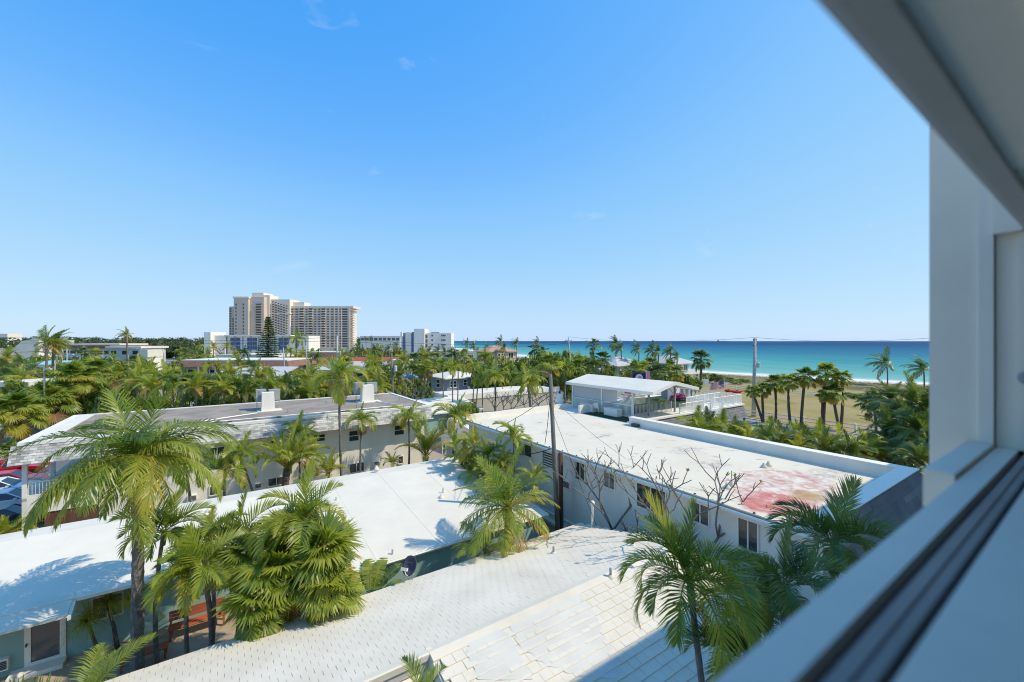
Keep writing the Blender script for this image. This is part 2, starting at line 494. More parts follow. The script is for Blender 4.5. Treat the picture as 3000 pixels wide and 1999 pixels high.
class Place:
    """a thing set square to the street grid; its parts are given in grid coordinates (a, b, z)"""
    def __init__(self, name, label, cat, a, b, z=0.0, group=None):
        self.a, self.b, self.z = a, b, z
        self.o = thing(name, label, cat, AB(a, b, z), TH, group)

    def L(self, a, b, z):
        return (a - self.a, b - self.b, z - self.z)

    def box(self, name, a0, a1, b0, b1, z0, z1, mat, parent=None, off=(0, 0, 0)):
        me = boxmesh(a1 - a0, b1 - b0, z1 - z0, mat)
        c = self.L((a0 + a1) / 2, (b0 + b1) / 2, (z0 + z1) / 2)
        if parent is not None:
            c = tuple(c[i] - parent.location[i] for i in range(3))
        return obj(name, me, parent or self.o, c)

    def mb(self, name, mb, mat, parent=None, smooth=False):      # mb in grid coordinates
        base = parent.location if parent is not None else Vector((0, 0, 0))
        mb.v = [(p[0] - self.a - base[0], p[1] - self.b - base[1], p[2] - self.z - base[2]) for p in mb.v]
        return mb.build(name, mat, parent or self.o, smooth=smooth)

    def window(self, face, at, c, w, h, zc, mull=1, rails=0, pane='pane_dark', frame='white_trim', name='window', fw=0.06, depth=0.06, sill=False):
        """face '-b': wall at b = at, c along a;  face '-a': wall at a = at, c along b;  '+a' likewise"""
        m = MB()
        x0, x1, z0, z1 = -w / 2, w / 2, -h / 2, h / 2
        m.box(x0 - fw, x0, -depth, 0, z0 - fw, z1 + fw)
        m.box(x1, x1 + fw, -depth, 0, z0 - fw, z1 + fw)
        m.box(x0, x1, -depth, 0, z1, z1 + fw)
        m.box(x0, x1, -depth - (0.05 if sill else 0), 0, z0 - fw, z0)
        for i in range(mull):
            xc = x0 + w * (i + 1) / (mull + 1)
            m.box(xc - fw * 0.45, xc + fw * 0.45, -depth * 0.8, 0, z0, z1)
        for i in range(rails):
            zz = z0 + h * (i + 1) / (rails + 1)
            m.box(x0, x1, -depth * 0.75, 0, zz - fw * 0.4, zz + fw * 0.4)
        rz = {'-b': 0.0, '-a': -math.pi / 2, '+a': math.pi / 2, '+b': math.pi}[face]
        loc = self.L(c, at, zc) if face in ('-b', '+b') else self.L(at, c, zc)
        f = m.build(name, frame, self.o, loc, (0, 0, rz))
        pm = boxmesh(w, 0.02, h, pane)
        obj('pane', pm, f, (0, -0.022, 0))
        return f

    def win_px(self, face, at, u0, v0, u1, v1, **kw):
        um, vm = (u0 + u1) / 2, (v0 + v1) / 2
        if face in ('-b', '+b'):
            p0, p1, pt, pb = toAB(PB(u0, vm, at)), toAB(PB(u1, vm, at)), toAB(PB(um, v0, at)), toAB(PB(um, v1, at))
            i = 0
        else:
            p0, p1, pt, pb = toAB(PA(u0, vm, at)), toAB(PA(u1, vm, at)), toAB(PA(um, v0, at)), toAB(PA(um, v1, at))
            i = 1
        return self.window(face, at, (p0[i] + p1[i]) / 2, max(0.12, abs(p1[i] - p0[i]) - 0.1), max(0.12, pt[2] - pb[2] - 0.1), (pt[2] + pb[2]) / 2, **kw)

    def ac(self, face, at, u0, v0, u1, v1):
        um, vm = (u0 + u1) / 2, (v0 + v1) / 2
        f = PB if face == '-b' else PA
        i = 0 if face == '-b' else 1
        w = abs(toAB(f(u0, vm, at))[i] - toAB(f(u1, vm, at))[i])
        h = f(um, v0, at)[2] - f(um, v1, at)[2]
        c = toAB(f(um, vm, at))
        rz = 0.0 if face == '-b' else -math.pi / 2
        loc = self.L(c[0], at, c[2]) if face == '-b' else self.L(at, c[1], c[2])
        o = MB().box(-w / 2, w / 2, -0.22, 0, -h / 2, h / 2).build('air_conditioner', 'white_metal', self.o, loc, (0, 0, rz))
        g = MB()
        k = 6
        g.box(-w * 0.42, w * 0.42, -0.222, -0.2, -h * 0.38, h * 0.38)
        g.build('grille', 'pane_dark', o)
        s = MB()
        for j in range(k):
            z = -h * 0.36 + h * 0.72 * j / (k - 1)
            s.box(-w * 0.42, w * 0.42, -0.235, -0.222, z - h * 0.02, z + h * 0.02)
        tag(s.build('louvre', 'grey_metal', o), kind='stuff')
        return o

ORD = ['first', 'second', 'third', 'fourth', 'fifth', 'sixth', 'seventh', 'eighth', 'ninth', 'tenth', 'eleventh', 'twelfth', 'thirteenth',
       'fourteenth', 'fifteenth', 'sixteenth', 'seventeenth', 'eighteenth', 'nineteenth', 'twentieth', 'twenty-first', 'twenty-second',
       'twenty-third', 'twenty-fourth', 'twenty-fifth', 'twenty-sixth', 'twenty-seventh', 'twenty-eighth', 'twenty-ninth', 'thirtieth',
       'thirty-first', 'thirty-second', 'thirty-third', 'thirty-fourth', 'thirty-fifth', 'thirty-sixth', 'thirty-seventh', 'thirty-eighth',
       'thirty-ninth', 'fortieth', 'forty-first', 'forty-second', 'forty-third', 'forty-fourth', 'forty-fifth', 'forty-sixth']

def ordinal_labels(items, phrase, cat, group):
    """items: things; the label counts them from the left of the picture"""
    items = sorted(items, key=lambda o: o.location[0] / o.location[1])
    for i, o in enumerate(items):
        tag(o, '%s, %s from the left' % (phrase, ORD[min(i, len(ORD) - 1)]), cat, group)
# ------------------------------------------------------------------ plants: leaf templates
def rr(a, b):
    return rnd.uniform(a, b)

def pinnate(seed, n, ll, pitch, bend, wid, vee, droop, f0=72, f1=24, tint=(0.2, 0.6), start=0.12, stiff=1.35, jit=5):
    """one feather frond of unit length along +x; returns an MB"""
    r = random.Random(seed)
    m = MB()
    K = 14
    pts, angs = [Vector((0, 0, 0))], [pitch]
    side_curve = r.uniform(-10, 10)
    for i in range(K):
        s = (i + 0.5) / K
        a = R(pitch - bend * s ** stiff)
        sc = R(side_curve * s)
        pts.append(pts[-1] + Vector((math.cos(a) * math.cos(sc), math.cos(a) * math.sin(sc), math.sin(a))) / K)
        angs.append(pitch - bend * ((i + 1) / K) ** stiff)
    bt = r.uniform(*tint)
    def at(s):
        x = s * K
        i = min(int(x), K - 1)
        f = x - i
        return pts[i].lerp(pts[i + 1], f), R(angs[i] + (angs[i + 1] - angs[i]) * f)
    rad = [0.013 * (1 - 0.85 * i / K) for i in range(K + 1)]
    m.tube([tuple(p) for p in pts], rad, 3, min(1, bt + 0.22), cap=False)
    for k in range(n):
        s = start + (0.985 - start) * (k + r.uniform(-0.2, 0.2)) / (n - 1)
        s = min(max(s, 0.05), 0.99)
        p, a = at(s)
        T = Vector((math.cos(a), 0, math.sin(a)))
        N = Vector((-math.sin(a), 0, math.cos(a)))
        prof = (math.sin(math.pi * (0.16 + 0.78 * s))) ** 0.75
        for sd in (-1, 1):
            f = R(f0 + (f1 - f0) * s + r.uniform(-jit, jit))
            ve = R(vee + r.uniform(-jit * 1.6, jit * 1.6))
            d = T * math.cos(f) + (Vector((0, sd, 0)) * math.cos(ve) + N * math.sin(ve)) * math.sin(f)
            d.normalize()
            ln = ll * prof * r.uniform(0.85, 1.1)
            mid = p + d * ln * 0.5
            d2 = (d + Vector((0, 0, -droop * r.uniform(0.7, 1.3)))).normalized()
            tip = mid + d2 * ln * 0.5
            w = (T - d * T.dot(d))
            w = w.normalized() * wid * 0.5 if w.length > 1e-4 else Vector((0, 0, wid * 0.5))
            o = len(m.v)
            m.v += [tuple(p - w * 0.6), tuple(p + w * 0.6), tuple(mid - w), tuple(mid + w), tuple(tip)]
            m.f += [(o, o + 1, o + 3, o + 2), (o + 2, o + 3, o + 4)]
            tt = min(1, max(0, bt + r.uniform(-0.1, 0.1)))
            m.t += [tt, tt, tt, tt, min(1, tt + 0.14)]
    return m

def fan(seed, n=20, pitch=20, tint=(0.15, 0.5), span=250, droop=0.5, petiole=0.5, split=0.45, L=0.62):
    """one fan leaf; petiole plus a pleated blade of pointed strips, about unit length"""
    r = random.Random(seed)
    m = MB()
    bt = r.uniform(*tint)
    a = R(pitch)
    T = Vector((math.cos(a), 0, math.sin(a)))
    a2 = R(pitch - 35)
    T2 = Vector((math.cos(a2), 0, math.sin(a2)))
    hub = T * petiole
    m.tube([(0, 0, 0), tuple(hub * 0.6 + Vector((0, 0, 0.02))), tuple(hub)], [0.014, 0.01, 0.008], 3, min(1, bt + 0.2), cap=False)
    N2 = Vector((-math.sin(a2), 0, math.cos(a2)))
    for k in range(n):
        q = R(-span / 2 + span * (k + 0.5) / n + r.uniform(-3, 3))
        d = T2 * math.cos(q) + Vector((0, 1, 0)) * math.sin(q)
        d = (d + N2 * 0.10).normalized()
        ln = L * (0.72 + 0.28 * math.cos(q * 0.7)) * r.uniform(0.9, 1.08)
        sd = d.cross(N2).normalized()
        w = ln * 2 * math.tan(R(span / n) / 2) * 0.42
        mid = hub + d * ln * (1 - split)
        dd = (d + Vector((0, 0, -droop * r.uniform(0.5, 1.4)))).normalized()
        tip = mid + dd * ln * split * 1.1
        lift = N2 * (0.012 if k % 2 else -0.012)
        o = len(m.v)
        m.v += [tuple(hub), tuple(mid - sd * w + lift), tuple(mid + sd * w - lift), tuple(tip)]
        m.f += [(o, o + 1, o + 2), (o + 1, o + 3, o + 2)]
        tt = min(1, max(0, bt + r.uniform(-0.08, 0.08)))
        m.t += [tt, tt, tt, min(1, tt + 0.25 * r.random())]
    return m

# frond kinds: five poses each, from the upright spear leaf to the hanging old leaf
PAL = {}
def poses(kind, n, fine=True):
    key = (kind, n)
    if key in PAL:
        return PAL[key]
    out = []
    sd = sum(ord(c) for c in kind) * 31
    for j in range(5):
        two = []
        for q in range(2):
            s = sd + j * 7 + q * 101
            if kind == 'royal':
                P = [(80, 40), (60, 88), (38, 105), (10, 95), (-28, 58)][j]
                two.append(pinnate(s, n, 0.30, P[0], P[1], 0.70 / n, [20, 8, -10, -25, -20][j], [0.3, 0.6, 1.0, 1.2, 0.9][j], 66, 24, [(0.3, 0.4), (0.15, 0.4), (0.2, 0.5), (0.3, 0.55), (0.45, 0.72)][j], 0.10, 1.3, 9))
            elif kind == 'coco':
                P = [(80, 30), (58, 60), (33, 75), (8, 70), (-30, 40)][j]
                two.append(pinnate(s, n, 0.27, P[0], P[1], 0.60 / n, [25, 15, 0, -15, -15][j], [0.2, 0.4, 0.7, 0.9, 0.8][j], 68, 28, [(0.35, 0.45), (0.2, 0.4), (0.25, 0.5), (0.35, 0.65), (0.65, 0.92)][j], 0.14))
            elif kind == 'adonis':
                P = [(82, 12), (60, 85), (42, 125), (24, 135), (0, 120)][j]
                two.append(pinnate(s, n, 0.36, P[0], P[1], 0.74 / n, [14, 36, 32, 22, 5][j], [0.05, 0.25, 0.45, 0.7, 0.9][j], 62, 26, [(0.42, 0.5), (0.18, 0.4), (0.2, 0.48), (0.3, 0.6), (0.45, 0.8)][j], 0.16))
            elif kind == 'areca':
                P = [(84, 20), (70, 60), (56, 85), (40, 100), (22, 110)][j]
                two.append(pinnate(s, n, 0.30, P[0], P[1], 0.62 / n, [30, 30, 25, 12, 0][j], [0.1, 0.3, 0.5, 0.7, 0.9][j], 55, 22, [(0.4, 0.5), (0.25, 0.5), (0.3, 0.55), (0.4, 0.65), (0.5, 0.8)][j], 0.2))
            elif kind == 'triangle':
                P = [(85, 15), (74, 40), (64, 60), (50, 75), (30, 80)][j]
                two.append(pinnate(s, n, 0.26, P[0], P[1], 0.50 / n, [55, 50, 45, 35, 20][j], [0.5, 0.9, 1.2, 1.2, 1.2][j], 60, 25, [(0.4, 0.5), (0.35, 0.55), (0.45, 0.65), (0.5, 0.75), (0.7, 0.85)][j], 0.22))
            elif kind == 'sabal':
                P = [78, 48, 20, -12, -48][j]
                two.append(fan(s, max(12, n), P, [(0.25, 0.4), (0.12, 0.4), (0.2, 0.5), (0.35, 0.6), (0.5, 0.9)][j], 240, [0.2, 0.4, 0.7, 0.9, 0.9][j], 0.45))
            elif kind == 'cabbage':
                P = [80, 52, 24, -8, -42][j]
                two.append(fan(s, max(14, n), P, [(0.2, 0.4), (0.1, 0.4), (0.2, 0.5), (0.3, 0.6), (0.5, 0.9)][j], 260, [0.3, 0.5, 0.8, 0.9, 0.9][j], 0.60, 0.5, 0.42))
            elif kind == 'pony':
                P = [(80, 60), (65, 110), (50, 140), (30, 150), (10, 120)][j]
                two.append(pinnate(s, 4, 0.05, P[0], P[1], 0.05, 0, 0.5, 60, 20, (0.4, 0.7), 0.3))
        out.append(two)
    PAL[key] = out
    return out

FRONDMESH = {}
def frondmesh(kind, n, j, q, mat='palm_leaf'):
    key = (kind, n, j, q, mat)
    if key not in FRONDMESH:
        FRONDMESH[key] = poses(kind, n)[j][q].mesh('frond', mat)
    return FRONDMESH[key]

# share of fronds in each pose from the top of the crown down
DIST = {'royal': (0.06, 0.24, 0.3, 0.28, 0.12), 'coco': (0.08, 0.25, 0.3, 0.25, 0.12), 'adonis': (0.08, 0.28, 0.34, 0.2, 0.1),
        'areca': (0.1, 0.25, 0.3, 0.25, 0.1), 'triangle': (0.1, 0.35, 0.3, 0.2, 0.05), 'sabal': (0.12, 0.26, 0.28, 0.22, 0.12), 'cabbage': (0.14, 0.28, 0.28, 0.20, 0.10), 'pony': (0.2, 0.3, 0.3, 0.2, 0.0)}

def layout(kind, count, r, wind=None, lowcut=1.0):
    out = []
    cum, acc = [], 0
    for x in DIST[kind]:
        acc += x
        cum.append(acc)
    for i in range(count):
        fr = (i + 0.5) / count * lowcut
        j = next((k for k, c in enumerate(cum) if fr <= c + 1e-6), 4)
        az = i * 137.5 + r.uniform(-14, 14)
        if wind is not None:
            d = (az - wind + 180) % 360 - 180
            az = wind + d * 0.42 + r.uniform(-10, 10)
        out.append((j, r.randrange(2), R(az), r.uniform(0.82, 1.12), R(r.uniform(-1, 1) * (22 if kind in ('cabbage', 'sabal') else 13))))
    return out

def frond_matrix(az, tilt, roll=0.0):
    return Matrix.Rotation(az, 4, 'Z') @ Matrix.Rotation(tilt, 4, 'Y') @ Matrix.Rotation(roll, 4, 'X')

CROWNS = {}
def crownmesh(kind, n, count, seed, mat='palm_leaf', wind=None, extra=None):
    key = (kind, n, count, seed, mat, wind)
    if key in CROWNS:
        return CROWNS[key]
    r = random.Random(seed * 17 + 3)
    m = MB()
    ps = poses(kind, n)
    for (j, q, az, sc, tilt) in layout(kind, count, r, wind):
        t = ps[j][q]
        M = frond_matrix(az, tilt, r.uniform(-0.25, 0.25)) @ Matrix.Scale(sc, 4)
        o = len(m.v)
        m.v += [tuple(M @ Vector(p)) for p in t.v]
        m.f += [tuple(i + o for i in f) for f in t.f]
        dt = r.uniform(-0.17, 0.13)
        m.t += [min(1, max(0, x + dt)) for x in t.t]
    CROWNS[key] = m.mesh('crown', mat)
    return CROWNS[key]

def trunkmesh(p0, p1, r0, r1, mat, bow=0.0, seg=8, rings=True, seed=0):
    r = random.Random(seed)
    L = (p1 - p0).length
    k = max(6, min(40, int(L / 0.16))) if rings else 6
    mid_off = Vector((r.uniform(-1, 1), r.uniform(-1, 1), 0)) * bow
    pts, rad = [], []
    for i in range(k + 1):
        s = i / k
        p = p0.lerp(p1, s) + mid_off * (4 * s * (1 - s))
        pts.append(tuple(p))
        rb = r0 + (r1 - r0) * s ** 0.7
        rad.append(rb * (1.0 + (0.05 * (1 if i % 2 else -1) if rings else 0)))
    return MB().tube(pts, rad, seg).mesh('trunk', mat, smooth=not rings)

def palm(name, label, cat, hub, L, kind, count, seed, n=22, base=None, r0=0.14, r1=0.09, group=None, mat='palm_leaf',
         single=False, wind=None, shaft=None, tmat='trunk_grey', bow=0.15, variant=0, skirt=0, flower=False, zbase=0.0):
    """hub: crown centre in the world; base: foot of the trunk; single: the crown is one part (small in the picture), else each frond is a part"""
    hub = Vector(hub)
    if base is None:
        base = Vector((hub.x + random.Random(seed).uniform(-0.3, 0.3), hub.y + random.Random(seed + 1).uniform(-0.2, 0.2), zbase))
    else:
        base = Vector((base[0], base[1], base[2] if len(base) > 2 else zbase))
    t = thing(name, label, cat, base, 0.0, group)
    hl = hub - base
    top = hl.copy()
    obj('trunk', trunkmesh(Vector((0, 0, -0.1)), top, r0, r1, tmat, bow, 8 if not single else 6, not single, seed), t)
    r = random.Random(seed * 13 + 5)
    if shaft:
        d = hl.normalized()
        m = MB().tube([tuple(hl - d * shaft), tuple(hl - d * shaft * 0.5), tuple(hl + d * 0.05)], [r1 * 1.15, r1 * 1.5, r1 * 0.7], 8)
        m.build('crownshaft', 'crownshaft', t, smooth=True)
    if single:
        o = obj('crown', crownmesh(kind, n, count, variant, mat, wind), t, hl, (0, 0, r.uniform(0, 6.28) if wind is None else r.uniform(-0.15, 0.15)), L)
        return t
    for (j, q, az, sc, tilt) in layout(kind, count, r, wind):
        mm = mat
        if j == 4 and r.random() < 0.12 * skirt:
            mm = 'dry_leaf'
        M = frond_matrix(az, tilt, r.uniform(-0.35, 0.35))
        o = obj('frond', frondmesh(kind, n, j, q, mm), t, hl + Vector((r.uniform(-.03, .03), r.uniform(-.03, .03), r.uniform(-0.08, 0.06))), (0, 0, 0), L * sc)
        o.rotation_euler = M.to_euler()
    for k in range(skirt):
        az = r.uniform(0, 6.28)
        o = obj('dead_frond', frondmesh(kind, n, 4, k % 2, 'dry_leaf'), t, hl + Vector((0, 0, -0.25)), (0, 0, 0), L * r.uniform(0.5, 0.75))
        o.rotation_euler = frond_matrix(az, R(r.uniform(25, 45))).to_euler()
    if flower:
        m = MB()
        for k in range(26):
            az = r.uniform(0, 6.28)
            ln = r.uniform(0.3, 0.6)
            e = hl + Vector((math.cos(az) * ln * 0.7, math.sin(az) * ln * 0.7, -0.45 - ln * r.uniform(0.1, 0.6)))
            s = hl + Vector((0, 0, -0.5))
            m.tube([tuple(s), tuple((s + e) / 2 + Vector((0, 0, 0.06))), tuple(e)], 0.012, 3)
        m.build('flower_stalk', 'trunk_brown', t)
    return t

# ------------------------------------------------------------------ broad-leaved bushes and trees
BUSH = {}
def bushmesh(seed, mat='bush_leaf', clumps=30, leaves=42, size=0.085, flat=0.75):
    key = (seed, mat, clumps, leaves, size, flat)
    if key in BUSH:
        return BUSH[key]
    r = random.Random(seed * 91 + 7)
    m = MB()
    for c in range(clumps):
        while True:
            p = Vector((r.uniform(-1, 1), r.uniform(-1, 1), r.uniform(-1, 1)))
            if 0.35 < p.length < 1.0:
                break
        p *= 0.82
        rad = r.uniform(0.16, 0.32)
        ct = r.uniform(0.1, 0.8)
        for k in range(leaves):
            q = Vector((r.gauss(0, 1), r.gauss(0, 1), r.gauss(0, 1)))
            q.normalize()
            c0 = p + q * rad * r.uniform(0.6, 1.0)
            c0.z *= flat
            nrm = (q + Vector((r.uniform(-1, 1), r.uniform(-1, 1), r.uniform(-0.4, 1.2))) * 0.7).normalized()
            s = nrm.cross(Vector((r.uniform(-1, 1), r.uniform(-1, 1), r.uniform(-1, 1)))).normalized()
            t = nrm.cross(s)
            w, h = size * r.uniform(0.4, 0.7), size * r.uniform(0.8, 1.3)
            o = len(m.v)
            m.v += [tuple(c0 - t * h), tuple(c0 + s * w), tuple(c0 + t * h), tuple(c0 - s * w)]
            m.f.append((o, o + 1, o + 2, o + 3))
            tt = min(1, max(0, ct + r.uniform(-0.18, 0.18)))
            m.t += [tt] * 4
    BUSH[key] = m.mesh('crown', mat)
    return BUSH[key]

def bush(name, label, cat, base, wid, hgt, seed, group=None, mat='bush_leaf', lift=0.0, tmat='trunk_brown', dens=(30, 42, 0.085)):
    """base on the ground; the crown spans from lift*hgt to hgt"""
    base = Vector(base)
    t = thing(name, label, cat, base, 0.0, group)
    r = random.Random(seed + 77)
    ch = hgt * (1 - lift)
    cz = hgt - ch / 2
    m = MB()
    m.tube([(0, 0, -0.05), (r.uniform(-.1, .1) * wid * 0.2, 0, cz * 0.6), (0, 0, cz)], [max(0.03, hgt * 0.025), max(0.025, hgt * 0.02), 0.02], 6)
    for k in range(4):
        az = r.uniform(0, 6.28)
        m.tube([(0, 0, cz * 0.55), (math.cos(az) * wid * 0.16, math.sin(az) * wid * 0.16, cz * 0.9), (math.cos(az) * wid * 0.32, math.sin(az) * wid * 0.32, cz + ch * 0.2)], [hgt * 0.014 + 0.01, hgt * 0.01 + 0.008, 0.008], 4)
    m.build('trunk', tmat, t)
    obj('crown', bushmesh(seed % 5, mat, *dens), t, (0, 0, cz), (0, 0, r.uniform(0, 6.28)), (wid / 2, wid / 2, ch / 1.5))
    return t

def bare_tree(name, label, base, top_z, spread, seed, depth=5, r0=0.09, leafy=8):
    base = Vector(base)
    t = thing(name, label, 'tree', base)
    r = random.Random(seed)
    h = top_z - base.z
    tr, br, lf = MB(), [], MB()
    tips = []
    def grow(p, d, ln, rad, lev, mb):
        e = p + d * ln
        mid = p + d * ln * 0.5 + Vector((r.uniform(-1, 1), r.uniform(-1, 1), r.uniform(-0.2, 0.4))) * ln * 0.07
        mb.tube([tuple(p), tuple(mid), tuple(e)], [rad, rad * 0.92, rad * 0.84], 6)
        if lev == 0:
            tips.append((e, d, rad))
            return
        k = 3 if r.random() < 0.16 else 2
        a0 = r.uniform(0, 6.28)
        for i in range(k):
            az = a0 + i * 6.28 / k + r.uniform(-0.5, 0.5)
            nd = (d * 0.9 + Vector((math.cos(az), math.sin(az), 0.28)) * spread * r.uniform(0.7, 1.15)).normalized()
            grow(e, nd, ln * r.uniform(0.62, 0.88), rad * 0.74, lev - 1, mb)
    fork = h * 0.40
    tr.tube([(0, 0, -0.1), (0.04, 0.02, fork * 0.5), (0, 0, fork)], [r0 * 1.25, r0 * 1.1, r0], 8)
    tr.build('trunk', 'plumeria_bark', t, smooth=True)
    for i in range(3):
        az = i * 2.09 + r.uniform(-0.4, 0.4)
        mb = MB()
        d = Vector((math.cos(az) * 0.75, math.sin(az) * 0.75, 1.0)).normalized()
        grow(Vector((0, 0, fork - 0.05)), d, h * 0.225, r0 * 0.72, depth - 1, mb)
        mb.build('branch', 'plumeria_bark', t, smooth=True)
    for i, (e, d, rad) in enumerate(tips):
        if r.random() > leafy / 40.0:
            continue
        for k in range(5):
            az = r.uniform(0, 6.28)
            q = (d + Vector((math.cos(az), math.sin(az), 0.1)) * 0.9).normalized()
            s = q.cross(Vector((0, 0, 1))).normalized() * 0.035
            ln = r.uniform(0.16, 0.26)
            o = len(lf.v)
            lf.v += [tuple(e), tuple(e + q * ln * 0.6 - s), tuple(e + q * ln), tuple(e + q * ln * 0.6 + s)]
            lf.f.append((o, o + 1, o + 2, o + 3))
            lf.t += [0.55] * 4
    if lf.v:
        tag(lf.build('leaf_tuft', 'bush_leaf', t), kind='stuff')
    return t
# ------------------------------------------------------------------ the setting: land, sea, roads
SHORE = [(4000, -4600), (900, -900), (260, -60), (168, 60), (121, 112), (103, 130), (74, 161), (45, 215), (10, 330), (-27, 461), (-130, 800), (-600, 2200), (-2600, 9000), (-14000, 44000)]
SEAW = Vector((0.86, 0.51, 0))

def strips(name, offs, mat, kind, zs):
    m = MB()
    n = len(SHORE)
    for k, o in enumerate(offs):
        for (x, y) in SHORE:
            p = Vector((x, y, 0)) + SEAW * o
            m.v.append((p.x, p.y, zs[k]))
            m.t.append(min(1.0, abs(o) / 1000.0))
    for k in range(len(offs) - 1):
        for i in range(n - 1):
            m.f.append((k * n + i, k * n + i + 1, (k + 1) * n + i + 1, (k + 1) * n + i))
    o = m.build(name, mat, None)
    return tag(o, kind=kind)

def ground_mat():
    m, nt, n, l, p = newmat('ground')
    p.inputs['Roughness'].default_value = 0.95
    g = n.new('ShaderNodeNewGeometry')
    def noise(s, d=5):
        t = n.new('ShaderNodeTexNoise'); t.inputs['Scale'].default_value = s; t.inputs['Detail'].default_value = d
        l.new(g.outputs['Position'], t.inputs['Vector']); return t.outputs['Fac']
    r = n.new('ShaderNodeValToRGB')
    el = r.color_ramp.elements
    el[0].position, el[0].color = 0.36, (0.42, 0.345, 0.265, 1)
    el[1].position, el[1].color = 0.68, (0.36, 0.30, 0.26, 1)
    e = el.new(0.60); e.color = (0.36, 0.31, 0.25, 1)
    e = el.new(0.655); e.color = (0.12, 0.13, 0.045, 1)
    l.new(noise(0.05), r.inputs[0])
    mx = n.new('ShaderNodeMixRGB'); mx.blend_type = 'MULTIPLY'; mx.inputs[0].default_value = 0.35
    l.new(r.outputs[0], mx.inputs[1]); l.new(noise(2.5), mx.inputs[2])
    l.new(mx.outputs[0], p.inputs['Base Color'])
    MATS['ground'] = m

def sea_mat():
    m, nt, n, l, p = newmat('sea_water')
    g = n.new('ShaderNodeNewGeometry')
    at = n.new('ShaderNodeAttribute'); at.attribute_name = 'tint'     # distance from the waterline in km
    mp = n.new('ShaderNodeMapping'); mp.inputs['Rotation'].default_value = (0, 0, R(30)); mp.inputs['Scale'].default_value = (1.0, 0.22, 1)
    l.new(g.outputs['Position'], mp.inputs[0])
    def noise(s, d=5, src=None, dist=0.0):
        t = n.new('ShaderNodeTexNoise'); t.inputs['Scale'].default_value = s; t.inputs['Detail'].default_value = d
        t.inputs['Distortion'].default_value = dist
        l.new(src or mp.outputs[0], t.inputs['Vector']); return t.outputs['Fac']
    # wobble the depth bands
    w = n.new('ShaderNodeMath'); w.operation = 'MULTIPLY_ADD'; w.inputs[1].default_value = 0.10; w.inputs[2].default_value = -0.05
    l.new(noise(0.012, 5), w.inputs[0])
    ws = n.new('ShaderNodeMath'); ws.operation = 'MULTIPLY'; l.new(w.outputs[0], ws.inputs[0])
    mn = n.new('ShaderNodeMath'); mn.operation = 'MINIMUM'; mn.inputs[1].default_value = 0.12; l.new(at.outputs['Fac'], mn.inputs[0])
    m8 = n.new('ShaderNodeMath'); m8.operation = 'MULTIPLY'; m8.inputs[1].default_value = 8.0; l.new(mn.outputs[0], m8.inputs[0])
    l.new(m8.outputs[0], ws.inputs[1])
    ad = n.new('ShaderNodeMath'); ad.operation = 'ADD'
    l.new(at.outputs['Fac'], ad.inputs[0]); l.new(ws.outputs[0], ad.inputs[1])
    r = n.new('ShaderNodeValToRGB')
    el = r.color_ramp.elements
    el[0].position, el[0].color = 0.0, (0.40, 0.56, 0.50, 1)
    el[1].position, el[1].color = 1.0, (0.007, 0.068, 0.175, 1)
    for pos, c in [(0.02, (0.18, 0.42, 0.37)), (0.07, (0.095, 0.345, 0.325)), (0.16, (0.05, 0.27, 0.29)), (0.30, (0.024, 0.18, 0.255)), (0.55, (0.012, 0.13, 0.235))]:
        e = el.new(pos); e.color = (*c, 1)
    l.new(ad.outputs[0], r.inputs[0])
    dark = n.new('ShaderNodeMixRGB'); dark.blend_type = 'MULTIPLY'; dark.inputs[0].default_value = 0.4
    rr_ = n.new('ShaderNodeValToRGB'); rr_.color_ramp.elements[0].position = 0.35; rr_.color_ramp.elements[1].position = 0.6
    rr_.color_ramp.elements[0].color = (0.55, 0.62, 0.72, 1)
    l.new(noise(0.09, 6, None, 0.4), rr_.inputs[0])
    l.new(r.outputs[0], dark.inputs[1]); l.new(rr_.outputs[0], dark.inputs[2])
    # surf at the waterline, scattered whitecaps further out
    fs = n.new('ShaderNodeMath'); fs.operation = 'MULTIPLY_ADD'; fs.inputs[1].default_value = 0.010
    l.new(noise(0.12, 7, None, 0.8), fs.inputs[0]); l.new(at.outputs['Fac'], fs.inputs[2])
    fr = n.new('ShaderNodeValToRGB')
    e = fr.color_ramp.elements
    e[0].position, e[0].color = 0.0, (1, 1, 1, 1)
    e[1].position, e[1].color = 0.0200, (0, 0, 0, 1)
    k = e.new(0.0125); k.color = (1, 1, 1, 1)
    k = e.new(0.0145); k.color = (0.1, 0.1, 0.1, 1)
    k = e.new(0.0175); k.color = (0.75, 0.75, 0.75, 1)
    l.new(fs.outputs[0], fr.inputs[0])
    wc = n.new('ShaderNodeValToRGB')
    wc.color_ramp.elements[0].position = 0.735; wc.color_ramp.elements[0].color = (0, 0, 0, 1)
    wc.color_ramp.elements[1].position = 0.78; wc.color_ramp.elements[1].color = (0.8, 0.8, 0.8, 1)
    l.new(noise(0.07, 8, None, 0.2), wc.inputs[0])
    mxx = n.new('ShaderNodeMath'); mxx.operation = 'MAXIMUM'
    l.new(fr.outputs[0], mxx.inputs[0]); l.new(wc.outputs[0], mxx.inputs[1])
    fm = n.new('ShaderNodeMixRGB'); fm.inputs[2].default_value = (0.78, 0.80, 0.80, 1)
    l.new(mxx.outputs[0], fm.inputs[0]); l.new(dark.outputs[0], fm.inputs[1])
    l.new(fm.outputs[0], p.inputs['Base Color'])
    p.inputs['Roughness'].default_value = 0.6
    p.inputs['Specular IOR Level'].default_value = 0.06
    b = n.new('ShaderNodeBump'); b.inputs['Strength'].default_value = 0.5; b.inputs['Distance'].default_value = 0.5
    l.new(noise(0.35, 6), b.inputs['Height']); l.new(b.outputs[0], p.inputs['Normal'])
    MATS['sea_water'] = m

